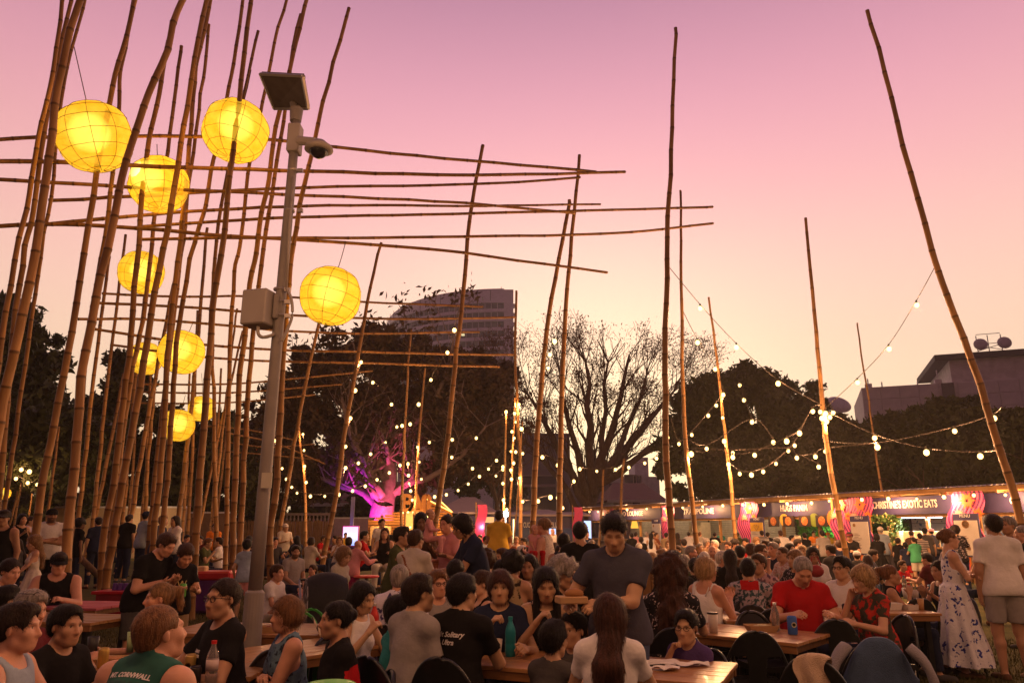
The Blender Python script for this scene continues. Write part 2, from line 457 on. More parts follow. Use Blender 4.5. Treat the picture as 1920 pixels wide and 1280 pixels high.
def person(u, v, Y, face, pose='sit', arms='table', top='tee', tc='black', hair='short', hc='black', bottom='pants', bc='navy',
   skin='asian', label='', lean=6, head=(0, 0), w=1.0, kid=0.0, opts='', group=None, base=None, twist=0, smin=.86, smax=1.13, item=None):
 """build one person so that the crown of the head is seen at (u, v), Y metres ahead.
 face: heading, 0 = towards the camera, 90 = to the right, 180 = away."""
 near = Y
 if near < 6.6: h, hf, hh = .0145, .0056 if near < 4.6 else .0066, .0075
 elif near < 10: h, hf, hh = .018, .0095, .011
 elif near < 16: h, hf, hh = .022, .013, .016
 elif near < 23: h, hf, hh = .028, .018, .028
 else: h, hf, hh = .036, .026, .036
 sit = pose in ('sit', 'ground')
 # skeleton ------------------------------------------------------
 hs = 1.0 + .30 * kid
 pz = {'sit': .55, 'ground': .13, 'stand': .93}[pose]
 Pv = np.array([0, 0, pz]); L = rad(lean)
 Rt1 = rotz(rad(twist * .4)) @ rotx(-L * .6); Rt = rotz(rad(twist)) @ rotx(-L)
 chest = Pv + Rt1 @ np.array([0, 0, .28]); neck = chest + Rt @ np.array([0, -.012, .225])
 hy, hp = rad(head[0]), rad(head[1])
 Hp = neck + Rt @ np.array([0, .02, .055]) + np.array([0, math.sin(hp) * .04, 0])
 RH = rotz(-hy) @ rotx(-hp)
 tf = lambda p: Pv + Rt1 @ np.array(p, float)          # lower torso
 cf = lambda p: chest + Rt @ np.array(p, float)        # chest frame
 hd = lambda p: Hp + RH @ (np.array(p, float) * hs)
 sw = .160 * w * (1 - .12 * kid)
 fem = 'f' in opts
 if fem: sw *= .90
 Sh = [cf((sg * sw, -.005, .17)) for sg in (1, -1)]
 B = []  # (prim, k, tag)
 def add(pr, k=.03, tg='t'): B.append((pr, k, tg))
 E = lambda c, R, rr: ('e', c, R, rr)
 C = lambda a, b, ra, rb: ('c', a, b, ra, rb)
 wd = w
 add(E(cf((0, .012, .03)), Rt, (.150 * wd, .108 * (1 + (wd - 1) * .8), .20)), .05)
 add(E(tf((0, .012 + (wd - 1) * .12, .13)), Rt1, (.128 * wd, .100 * (1 + (wd - 1) * 1.6), .17)), .06)
 add(E(Pv + np.array([0, -.01, .0]), np.eye(3), (.165 * wd * (1.04 if fem else 1), .118, .125)), .05, 'p')
 if fem:
  for sg in (1, -1): add(E(cf((sg * .07, .085, .025)), Rt, (.062, .055, .062)), .035)
 add(C(Sh[0], Sh[1], .058 * (.9 if fem else 1), .058 * (.9 if fem else 1)), .05)
 for sg in (1, -1): add(C(cf((0, -.02, .245)), cf((sg * sw * .8, -.015, .19)), .045, .035), .04)
 add(C(cf((0, -.012, .18)), Hp + RH @ np.array([0, -.015, .05]), .056 * (.86 if fem else 1), .050 * (.86 if fem else 1)), .035, 'n')
 # head
 hA = lambda pr, k=.02: B.append((pr, k, 'h'))
 hA(E(hd((0, -.012, .128)), RH, (.077 * hs, .094 * hs, .083 * hs)), .02)
 hA(E(hd((0, .030, .068)), RH, (.061 * hs, .062 * hs, .078 * hs)), .03)
 hA(C(hd((-.012, .066, .006)), hd((.012, .066, .006)), .022 * hs, .022 * hs), .03)
 for sg in (1, -1):
  hA(C(hd((sg * .045, .018, .030)), hd((sg * .020, .060, .010)), .022 * hs, .020 * hs), .025)
  hA(E(hd((sg * .040, .066, .073)), RH, (.026 * hs, .020 * hs, .024 * hs)), .03)
  hA(E(hd((sg * .075, -.006, .090)), RH @ rotz(-sg * .35), (.008 * hs, .016 * hs, .026 * hs)), .006)
 hA(C(hd((-.030, .080, .119)), hd((.030, .080, .119)), .013 * hs, .013 * hs), .02)
 hA(C(hd((0, .086, .112)), hd((0, .108, .066)), .0085 * hs, .0135 * hs), .012)
 for sg in (1, -1): hA(C(hd((sg * .010, .099, .062)), hd((sg * .012, .095, .062)), .009 * hs, .009 * hs), .008)
 hA(E(hd((0, .062, .042)), RH, (.036 * hs, .030 * hs, .034 * hs)), .03)
 hA(C(hd((-.013, .086, .036)), hd((.013, .086, .036)), .0095 * hs, .0095 * hs), .016)
 # arms
 tg_r, tg_l = ARMS[arms] if isinstance(arms, str) else arms
 al = 1 - .10 * kid; aw = wd * (.86 if fem else 1) * (1 - .1 * kid)
 el, wr = [], []
 for i, (S, T, sg) in enumerate(((Sh[0], tg_r, 1), (Sh[1], tg_l, -1))):
  pole = np.array([sg * .55, -.45, -.8])
  if arms == 'crossed': pole = np.array([sg * .8, .1, -.9])
  e_, w_ = ik(S, Pv + np.array(T, float), .285 * al, .250 * al, pole)
  el.append(e_); wr.append(w_)
  add(C(S, e_, .052 * aw, .042 * aw), .035, 'a%d' % i)
  add(C(e_, w_, .041 * aw, .027 * aw), .015, 'f%d' % i)
  d = nrm(w_ - e_)
  n = np.array([-sg * .75, 0, -.65]) if arms not in ('hold', 'phone', 'baby') else np.array([-sg * .25, 0, .97])
  if arms == 'down': n = np.array([-sg, 0, 0.])
  n = nrm(n - d * (n @ d)); s_ = np.cross(d, n) * (1 if i == 0 else -1)
  # fingers unequal and bent; the thumb leaves the side of the palm
  curl = {'down': .45, 'crossed': .7, 'hold': .55, 'phone': .9, 'eat': 1.1, 'chin': 1.2}.get(arms if isinstance(arms, str) else '', .6)
  g = 1 - .12 * kid
  for j, (off, ln) in enumerate(((.030, .070), (.011, .078), (-.010, .073), (-.029, .058))):
   kn = w_ + d * .082 * g + s_ * off * g
   add(C(w_ + s_ * off * .5, kn, .017 * g, .0125 * g), .012, 'w')
   d1 = nrm(d * math.cos(curl * .7) + n * math.sin(curl * .7)); d2 = nrm(d * math.cos(curl * 1.9) + n * math.sin(curl * 1.9))
   m_ = kn + d1 * ln * .55 * g
   add(C(kn, m_, .0095 * g, .0088 * g), .004, 'w'); add(C(m_, m_ + d2 * ln * .5 * g, .0088 * g, .0075 * g), .003, 'w')
  th0 = w_ + d * .025 + s_ * .026; th1 = th0 + nrm(d * .7 + s_ * .8 + n * .3) * .040 * g
  add(C(th0, th1, .0145 * g, .011 * g), .010, 'w'); add(C(th1, th1 + nrm(d + n * .6 + s_ * .1) * .034 * g, .0105 * g, .0085 * g), .003, 'w')
 # legs
 kn_, an_ = [], []
 for sg in (1, -1):
  hip = Pv + np.array([sg * .088 * wd, .0, -.03])
  if pose == 'sit': k_ = hip + np.array([sg * .05, .42, .015]); a_ = k_ + np.array([sg * .01, -.03 + (.05 if sg > 0 else -.05), -.44])
  elif pose == 'ground': k_ = hip + np.array([sg * .16, .34, .16]); a_ = hip + np.array([-sg * .05, .42, -.05])
  else: k_ = hip + np.array([sg * .015, .025, -.425]); a_ = k_ + np.array([sg * .01, -.045, -.41])
  kn_.append(k_); an_.append(a_)
  add(C(hip, k_, .086 * wd, .056 * (1 + (wd - 1) * .5)), .04, 'l')
  add(C(k_, k_ + (a_ - k_) * .3 + np.array([0, -.015, 0]), .052, .053), .03, 's'); add(C(k_ + (a_ - k_) * .3 + np.array([0, -.015, 0]), a_, .053, .034), .03, 's')
  add(C(a_ + np.array([0, -.03, -.03]), a_ + np.array([sg * .03, .15, -.055]), .034, .026), .03, 'o')
 allp = np.array([b for pr, _, _ in B for b in (Field.bounds(None, pr, 0))])
 lo, hi = allp.min(0) - .03, allp.max(0) + .03
 hb = hd((0, .01, .10)); fr = .115 * hs
 fine = [[], [], []]
 for a in range(3): fine[a].append((hb[a] - fr, hb[a] + fr, hf))
 if Y < 6.6 or (Y < 10 and 'hands' in opts):
  for w_, e_ in zip(wr, el):
   hc_ = w_ + nrm(w_ - e_) * .07
   for a in range(3): fine[a].append((hc_[a] - .095, hc_[a] + .095, hh))
 F = Field(lo, hi, h, fine)
 for pr, k, tg_ in B:
  if tg_ in 'tpnlso' or tg_[0] in 'af': F.union(pr, 0, k)
 for pr, k, tg_ in B:
  if tg_ == 'w': F.union(pr, 0, k)
 for pr, k, tg_ in B:
  if tg_ == 'h': F.union(pr, 0, k * hs)
 for sg in (1, -1): F.subtract(E(hd((sg * .030, .098, .101)), RH, (.017 * hs, .013 * hs, .0095 * hs)), 0, .012)
 F.subtract(C(hd((-.013, .099, .036)), hd((.013, .099, .036)), .0018, .0018), 0, .003)
 V, Q = F.mesh()
 # true-to-life colour of lips, brows, eyes, beard (a colour of the skin itself, not light)
 q = (V - Hp) @ RH / hs
 col = np.ones((len(V), 4), np.float32)
 def dab(w_, c): col[:, :3] = col[:, :3] * (1 - w_[:, None]) + np.array(c, np.float32) * w_[:, None]
 fr_ = q[:, 1] > .045
 ax = np.abs(q[:, 0])
 sm = lambda d, r: np.clip(1 - d / r, 0, 1)
 if 'beard' in opts: dab(((q[:, 2] < .062) & (q[:, 2] > -.03) & (q[:, 1] > -.01) & (ax < .07)).astype(np.float32) * .72, HAIRC[hc] if hc not in ('white',) else (.4, .35, .3))
 if 'mous' in opts: dab(sm(np.sqrt((q[:, 0] / .026) ** 2 + ((q[:, 2] - .048) / .009) ** 2), 1.3) * fr_, (.5, .45, .42))
 dab(np.clip(1.6 * sm(np.sqrt((q[:, 0] / .026) ** 2 + ((q[:, 2] - .036) / .0105) ** 2), 1.0), 0, 1) * fr_ * .7, (.95, .55, .52) if fem else (.92, .72, .68))
 dab(sm(np.sqrt(((ax - .031) / .021) ** 2 + ((q[:, 2] - .121 + (ax - .031) ** 2 * 6) / .0065) ** 2), 1.2) * fr_ * .85, (.12, .08, .06))
 eyes_w = np.clip(2.2 * sm(np.sqrt(((ax - .031) / .0175) ** 2 + ((q[:, 2] - .1015) / .0078) ** 2), 1.0), 0, 1) * fr_
 if head[1] < 24 and 'shut' not in opts:
  dab(eyes_w, (1.25, 1.6, 2.0))
  dab(np.clip(2 * sm(np.sqrt(((ax - .031) / .0085) ** 2 + ((q[:, 2] - .1015) / .0085) ** 2), 1.0), 0, 1) * fr_, (.03, .03, .03))
  dab(sm(np.sqrt(((ax - .031) / .020) ** 2 + ((q[:, 2] - .1090) / .0045) ** 2), 1.2) * fr_ * .8, (.12, .08, .07))
 else:
  dab(sm(np.sqrt(((ax - .031) / .020) ** 2 + ((q[:, 2] - .0985) / .0045) ** 2), 1.2) * fr_ * .9, (.10, .07, .06))
 dab(sm(np.sqrt((q[:, 0] / .06) ** 2 + ((q[:, 2] - .068) / .03) ** 2), 1.0) * fr_ * .35, (1.08, .86, .84))
 me = np_mesh('person', V, Q, smooth=True)
 ca = me.color_attributes.new('paint', 'FLOAT_COLOR', 'POINT'); ca.data.foreach_set('color', col.ravel())
 me.materials.append(skin_mat(skin))
 body = bpy.data.objects.new('person', me); COL.objects.link(body)
 def child(name, vq, mat):
  if vq is None: return None
  m2 = np_mesh(name, vq[0], vq[1], smooth=True); m2.materials.append(mat)
  o = bpy.data.objects.new(name, m2); COL.objects.link(o); o.parent = body; return o
 # ---- top garment
 off = .013 if Y < 10 else (.017 if Y < 20 else .023)
 T = [(pr, k) for pr, k, t_ in B if t_ in ('t', 'p')]
 seedv = (u * 7 + v) % 19
 def wrinkle(G, amp):
  X, Y_, Z = G.pts((slice(None),) * 3)
  G.F += (amp * (1.15 * noise3(X * 1.2, Y_ * 1.2, Z * .9, 15, seedv) + .5 * noise3(X, Y_ , Z * 1.5, 34, seedv + 3))).astype(np.float32)
 shirt_o = None
 if top:
  lo2 = np.min([pr_lo for pr_lo in (Field.bounds(None, pr, off)[0] for pr, k, t_ in B if t_ in ('t', 'p') or t_[0] in 'af')], 0) - .05
  hi2 = np.max([b for b in (Field.bounds(None, pr, off)[1] for pr, k, t_ in B if t_ in ('t', 'p') or t_[0] in 'af')], 0) + .05
  dress = top in ('dress', 'maxi', 'tdress')
  if dress: lo2[2] = max(.03, Pv[2] - (.80 if top == 'maxi' else .45)); lo2[:2] -= .14; hi2[:2] += .14
  G = Field(lo2, hi2, h)
  for pr, k in T: G.union(pr, off, k)
  if not dress:
   wb = .105 * wd + off
   G.union(C(Pv + np.array([.085 * wd, -.005, -.03]), Pv + np.array([-.085 * wd, -.005, -.03]), wb, wb), 0, .06)
   G.union(C(Pv + np.array([.062 * wd, .0, .10]), Pv + np.array([-.062 * wd, .0, .10]), wb * .93, wb * .93), 0, .08)
  if top in ('tank', 'cami', 'dress', 'maxi'):
   pass
  hemz = Pv[2] - (.04 if sit else .085)
  if not dress: G.cut((0, 0, hemz), (0, 0, -1))
  if top in ('tee', 'polo', 'shirt', 'tdress', 'long'):
   fr2 = {'tee': .62, 'polo': .62, 'shirt': .72, 'tdress': .7, 'long': 1.0}[top]
   for i in range(2):
    S, e_, w_ = Sh[i], el[i], wr[i]
    end = S + (e_ - S) * fr2; d = nrm(e_ - S)
    G.union_cut(C(S, end + d * .08, (.044 * aw) + .008, .050 * aw + .017), 0, .035, end, d)
    if top == 'long' or 'rolled' in opts:
     e2 = e_ + (w_ - e_) * (.9 if top == 'long' else .12)
     G.union(C(S, e_, .044 * aw + .008, .046 * aw + .010), 0, .02)
     G.union_cut(C(e_, w_ + nrm(w_ - e_) * .05, .046 * aw + .013, .036 * aw + .013), 0, .02, e2, nrm(w_ - e_))
  else:
   for i, sg in enumerate((1, -1)):
    G.subtract(E(cf((sg * (sw + .035), 0, .15)), Rt, (.075, .14, .14)), 0, .02)
  ndp = {'tee': .055, 'polo': .050, 'shirt': .052, 'tdress': .055, 'tank': .095, 'cami': .12, 'dress': .11, 'maxi': .12, 'long': .052}[top]
  G.subtract(E(cf((0, .02, .285)), Rt, (.075 + (.03 if ndp > .09 else 0), .095, .045 + ndp * .75)), 0, .012)
  if top in ('cami', 'maxi') : G.subtract(E(cf((0, -.08, .26)), Rt, (.10, .10, .13)), 0, .02)
  if dress:
   X, Y_, Z = G.pts((slice(None),) * 3)
   wz = Pv[2] + .10; flare = .20 if top == 'maxi' else .30
   ang = np.arctan2(Y_, X)
   drop = np.maximum(wz - Z, 0)
   R0 = .135 * wd + drop * flare + (.010 + drop * .028) * np.sin(ang * 9 + seedv) + drop * .012 * np.sin(ang * 17 + Z * 5)
   dd = np.sqrt((X * .86) ** 2 + (Y_) ** 2) - R0
   bot = Pv[2] - (.83 if top == 'maxi' else .40)
   sk = np.maximum(np.maximum(dd * .8, Z - wz), bot - Z)
   hh2 = np.maximum(.05 - np.abs(G.F - sk), 0) / .05
   G.F = np.minimum(G.F, sk) - hh2 * hh2 * .0125
  wrinkle(G, .0034 if Y > 10 else .0040)
  shirt_o = child({'tee': 't_shirt', 'polo': 'polo_shirt', 'shirt': 'shirt', 'tank': 'singlet', 'cami': 'strap_top', 'dress': 'dress', 'maxi': 'long_dress', 'tdress': 'dress', 'long': 'shirt'}[top],
      G.mesh(), cloth_mat(tc))
  if top in ('polo', 'shirt') and Y < 12:
   mb = MB(); c0 = Vector(cf((0, -.005, .215)))
   ring = [c0 + Matrix(Rt.tolist()) @ Vector((math.cos(a) * .068, math.sin(a) * .072 + .004, .012 - .02 * math.sin(a))) for a in [math.pi * .5 + .22 + (2 * math.pi - .44) * i / 18 for i in range(19)]]
   mb.tube(ring, .014, n=8, flat=1.0); mb.build('collar', cloth_mat(tc), body, smooth=True)
  if top in ('cami', 'maxi'):
   mb = MB()
   for sg in (1, -1):
    ptsS = [cf((sg * .075, .10, .11)), cf((sg * .082, .075, .18)), cf((sg * .085, .015, .232)), cf((sg * .08, -.06, .205)), cf((sg * .07, -.10, .12))]
    mb.tube(ptsS, .010, n=6, flat=.5)
   mb.build('shoulder_strap', cloth_mat(tc), body, smooth=True)
 # ---- trousers / shorts / skirt
 if bottom:
  lo3 = np.min([Pv - .25] + [k_ - .12 for k_ in kn_] + [a_ - .1 for a_ in an_], 0); hi3 = np.max([Pv + .25] + [k_ + .12 for k_ in kn_] + [a_ + .1 for a_ in an_], 0)
  lo3[2] = max(lo3[2], -.02)
  G = Field(lo3 - .03, hi3 + .03, h)
  o3 = off * .85
  G.union(B[2][0], o3, .04)
  for i, sg in enumerate((1, -1)):
   hip = Pv + np.array([sg * .088 * wd, 0, -.03]); k_, a_ = kn_[i], an_[i]
   if bottom == 'shorts':
    end = hip + (k_ - hip) * .78; d = nrm(k_ - hip)
    G.union_cut(C(hip, end + d * .1, .088 * wd + o3 + .002, .078 * wd + o3), 0, .03, end, d)
   else:
    G.union(C(hip, k_, .088 * wd + o3, .062 + o3), 0, .03)
    e = k_ + (a_ - k_) * .93
    G.union_cut(C(k_, a_, .060 + o3, .046 + o3), 0, .03, e, nrm(a_ - k_))
  G.cut((0, 0, Pv[2] + (.06 if not sit else .05)), (0, 0, 1))
  wrinkle(G, .003)
  child('shorts' if bottom == 'shorts' else 'trousers', G.mesh(), cloth_mat(bc))
 if pose == 'stand' or Y > 8:
  for i, sg in enumerate((1, -1)):
   a_ = an_[i]; G = Field(a_ - .14, a_ + .24, h * .9)
   G.union(C(a_ + np.array([0, -.035, -.045]), a_ + np.array([sg * .03, .155, -.06]), .036, .030), .012, .02)
   if pose == 'stand': G.cut((0, 0, -.002), (0, 0, -1))
   child('shoe', G.mesh(), cloth_mat('darkgrey' if u % 2 else 'brown'))
 # ---- hair
 if hair and hair != 'bald':
  loh = hd((0, 0, .1)) - .24 * hs; hih = hd((0, 0, .1)) + .24 * hs
  long_ = hair in ('long', 'curlylong', 'wavy')
  back = cf((0, -.13, -.02)) if long_ else None
  if long_: loh = np.minimum(loh, back - .2)
  G = Field(loh, hih, hf * 1.25 if Y < 10 else hf * 1.1)
  cr = lambda d, zc=.13: G.union(E(hd((0, -.014, zc)), RH, ((.077 + d) * hs, (.094 + d) * hs, (.083 + d) * hs)), 0, .01)
  base_d = {'short': .014, 'buzz': .006, 'bob': .020, 'long': .018, 'pony': .010, 'bun': .011, 'curly': .038, 'curlylong': .05, 'wavy': .022, 'quiff': .016, 'fringe': .005, 'cap': .010}[hair]
  cr(base_d)
  if hair == 'quiff': G.union(E(hd((0, .045, .205)), RH, (.055, .045, .026)), 0, .02)
  if hair in ('short', 'quiff'): G.union(E(hd((0, .02, .185)), RH, (.066 * hs, .075 * hs, .042 * hs)), 0, .02)
  if hair in ('short', 'quiff', 'buzz', 'cap'): G.union(E(hd((0, -.055, .085)), RH, (.064 * hs, .052 * hs, .065 * hs)), 0, .02)
  if hair == 'bob':
   G.union(E(hd((0, -.022, .075)), RH, (.096 * hs, .098 * hs, .092 * hs)), 0, .03)
  if long_:
   wl = {'long': .085, 'wavy': .095, 'curlylong': .105}[hair]
   G.union(E(hd((0, -.03, .065)), RH, ((wl + .006), .088 if hair != 'curlylong' else .13, .11)), 0, .04)
   G.union(C(hd((0, -.06, .05)), cf((0, -.12, .10)), wl * .85, wl * .82), 0, .05)
   ln = .0 if hair == 'curlylong' else (-.10 if Y > 5 else -.20)
   for sg in (1, -1): G.union(C(cf((sg * wl * .5, -.125, .10)), cf((sg * wl * .45, -.135, ln)), wl * .55, wl * .36), 0, .05)
   if 'hairfront' in opts:
    for sg in (1, -1): G.union(C(hd((sg * .072, .02, .05)), cf((sg * .085, .105, -.06)), .030, .022), 0, .03)
  if hair == 'pony':
   G.union(C(hd((0, -.095, .17)), hd((0, -.14, .15)), .022, .030), 0, .02); G.union(C(hd((0, -.14, .15)), hd((.01, -.155, .06)), .030, .028), 0, .02); G.union(C(hd((.01, -.155, .06)), cf((.02, -.13, .12)), .027, .010), 0, .02)
  if hair == 'bun':
   z0 = .195 if 'topbun' in opts else .125
   G.union(E(hd((0, -.105, z0)), RH, (.042, .038, .042)), 0, .012)
  # face opening and neck line
  zt = .088
  if 'bangs' in opts or hair == 'bob': zt = .070
  wide = .066 if hair not in ('bob', 'long', 'wavy', 'curlylong') else .060
  G.subtract(E(hd((0, .098, zt)), RH, (wide * hs, .078 * hs, .082 * hs)), 0, .012)
  if hair in ('short', 'quiff', 'buzz', 'cap', 'pony', 'bun', 'fringe', 'curly'):
   for sg in (1, -1): G.subtract(E(hd((sg * .085, .022, .055)), RH, (.045 * hs, .050 * hs, .062 * hs)), 0, .01)
   G.cut(hd((0, 0, .030)), RH @ np.array([0, .25, -1]))
  if hair == 'fringe': G.cut(hd((0, 0, .13)), RH @ np.array([0, 0, 1]))
  X, Y_, Z = G.pts((slice(None),) * 3)
  dx, dy, dz = X - Hp[0], Y_ - Hp[1], Z - Hp[2]
  if hair in ('curly', 'curlylong'):
   a_ = .010 if hair == 'curly' else .012
   G.F += (a_ * noise3(dx, dy, dz * .7, 85, seedv)).astype(np.float32)
  elif Y < 10 and hair not in ('buzz', 'fringe'):
   ang = np.arctan2(dx, -dy)
   G.F += (.0016 * np.sin(ang * 27 + np.sin(dz * 25) * 1.4 + seedv) + .0030 * noise3(dx, dy, dz * .5, 60, seedv)).astype(np.float32)
  vq = G.mesh()
  if vq is not None and Y < 12.5 and 'cap' not in hair:
   # loose strands lying on and standing off the mass of hair
   Rn = np.random.default_rng(int(u)); ns = {'long': 3000, 'wavy': 3000, 'curlylong': 4200}.get(hair, 1900)
   if Y > 7: ns = ns // 3
   i_ = Rn.integers(0, len(vq[0]), ns); p0 = vq[0][i_] + Rn.normal(0, .002, (ns, 3)); q0 = (p0 - Hp) @ RH / hs
   nn = (q0 - np.array([0, -.012, .10])) * (1, .8, 1); low = q0[:, 2] < .03; nn[low, 2] = 0; nn /= np.linalg.norm(nn, axis=1)[:, None] + 1e-6
   fl = np.stack([q0[:, 0] * 3.5, np.where(q0[:, 1] > 0, 1.0, -.6) * .25 + q0[:, 1] * 2, -np.clip(.32 - q0[:, 2] * 1.1, .15, 1)], 1)
   fl[low] = (0, 0, -1)
   curl_ = {'curly': .9, 'curlylong': .6, 'short': .38, 'quiff': .45, 'buzz': .25}.get(hair, .16)
   fl = fl / (np.linalg.norm(fl, axis=1)[:, None] + 1e-6) + Rn.normal(0, curl_, (ns, 3)); fl -= nn * (fl * nn).sum(1)[:, None] * .9
   fl /= np.linalg.norm(fl, axis=1)[:, None] + 1e-6
   ln = {'buzz': .006, 'short': .018, 'quiff': .022, 'curly': .022, 'pony': .022, 'bun': .022, 'fringe': .006}.get(hair, .045) * Rn.uniform(.5, 1.3, ns)[:, None]
   lift = Rn.uniform(.05, .34, ns)[:, None] * (1.5 if curl_ > .35 else .6)
   tip = q0 + fl * ln + nn * ln * lift; sd = np.cross(fl, nn); wd_ = .0011 if Y < 7 else .002
   a0, b0 = q0 + sd * wd_ - nn * .001, q0 - sd * wd_ - nn * .001; mid = (q0 + tip) / 2 + nn * ln * .10
   loc_ = np.stack([a0, b0, mid + sd * wd_ * .8, mid - sd * wd_ * .8, tip], 1).reshape(-1, 3) * hs @ RH.T + Hp
   b_ = len(vq[0]) + np.arange(ns) * 5
   Q2 = np.concatenate([np.stack([b_, b_ + 1, b_ + 3, b_ + 2], 1), np.stack([b_ + 2, b_ + 3, b_ + 4, b_ + 4], 1)])
   V2 = np.concatenate([vq[0], loc_.astype(np.float32)])
   # the last face of every strand is a triangle
   Qa = np.concatenate([vq[1], Q2[:ns]]); T3 = Q2[ns:, :3]
   vq = (V2, [tuple(x) for x in Qa.tolist()] + [tuple(x) for x in T3.tolist()])
  child('hair', vq, hair_mat(hc))
 RHm = Matrix(RH.tolist())
 HV = lambda p: Vector(hd(p))
 capc = None
 for o_ in opts.split():
  if o_.startswith('cap='): capc = o_[4:]
 if capc or 'hat' in opts:
  mb = MB(); cm = cloth_mat(capc or 'cream')
  prof = [(.088 * hs * math.cos(t), .012 + .085 * hs * math.sin(t)) for t in [i * math.pi / 2 / 6 for i in range(7)]]
  prof = [(r * 1.06, z) for r, z in prof]
  R_ = RHm @ Matrix.Diagonal((1, 1.16, 1))
  mb.lathe([(prof[0][0], -.02)] + prof, HV((0, -.012, .13)), 18, R_)
  mb.build('cap', cm, body, smooth=True)
  mb = MB()
  if 'hat' in opts: mb.lathe([(.09, 0), (.15, -.012), (.16, -.018), (.15, -.022), (.09, -.008)], HV((0, -.012, .135)), 20, R_)
  else:
   vs = []
   def br(a, b): 
    w_ = (a - .5) * 2.2; r_ = .09 + .075 * b * math.cos(w_ * .75)
    return HV((math.sin(w_) * (.085 + .01 * b), math.cos(w_) * r_ + .005, .142 - .02 * b - .012 * abs(math.sin(w_)) * b))
   mb.grid(br, 10, 4)
   n0 = len(mb.v); mb.grid(lambda a, b: br(1 - a, b) - RHm @ Vector((0, 0, .004)), 10, 4)
  mb.build('brim', cm, body, smooth=True)
 if 'glasses' in opts or 'specsup' in opts:
  mb = MB(); zc, yc = (.103, .106) if 'glasses' in opts else (.205, .055)
  for sg in (1, -1):
   mb.tube([HV((sg * .032 + .022 * math.cos(t), yc - .006 * abs(math.cos(t)), zc + .017 * math.sin(t))) for t in [i * math.pi / 7 for i in range(15)]], .0026, n=5)
   mb.tube([HV((sg * .054, yc - .006, zc + .006)), HV((sg * .078, yc - .03, zc + .005)), HV((sg * .080, yc - .105, zc - .004))], .0024, n=5)
  mb.tube([HV((-.011, yc, zc + .004)), HV((.011, yc, zc + .004))], .0024, n=5)
  mb.build('glasses', M('spectacle_frame', (.03, .015, .01), rough=.25, spec=.6), body, smooth=True)
 if 'watch' in opts:
  d = Vector(nrm(wr[0] - el[0])); mb = MB(); R_ = d.to_track_quat('Z', 'Y').to_matrix()
  mb.lathe([(.034 * aw, -.012), (.037 * aw, -.012), (.037 * aw, .012), (.034 * aw, .012)], Vector(wr[0]) - d * .035, 16, R_); mb.build('watch', M('watch_metal', (.35, .33, .32), rough=.3, metal=.8), body, smooth=True)
 # ---- put the figure where it stands
 rz_ = math.pi + rad(face)
 top_l = hd((0, -.012, .218)); c_, s_ = math.cos(rz_), math.sin(rz_)
 tp = P(u, v, Y); gx, gy = tp.x, tp.y
 g0 = base if base is not None else gz(gx, gy)
 want = (tp.z - g0) / top_l[2]
 if kid: smin = .45
 s = max(smin, min(smax, want))
 body.scale = (s, s, s); body.rotation_euler = (0, 0, rz_)
 off2 = Vector((top_l[0] * c_ - top_l[1] * s_, top_l[0] * s_ + top_l[1] * c_, 0)) * s
 body.location = (gx - off2.x, gy - off2.y, g0)
 tag(body, label, 'person', group)
 info = dict(o=body, s=s, rz=rz_, want=want, Sh=Sh, wr=wr, el=el, cf=cf, hd=hd, tf=tf, Rt=Rt, shirt=shirt_o, loc=body.location.copy(), g0=g0, off=off)
 if want > 1.2 or want < .8: print('scale off: %.2f' % want, label)
 return info
def hand_world(p, i, extra=(0, 0, 0)):
 "world position just beyond the wrist of hand i"
 d = nrm(p['wr'][i] - p['el'][i]); q = Vector(p['wr'][i] + d * .085) + Vector(extra)
 return p['loc'] + Matrix.Rotation(p['rz'], 3, 'Z') @ (q * p['s'])
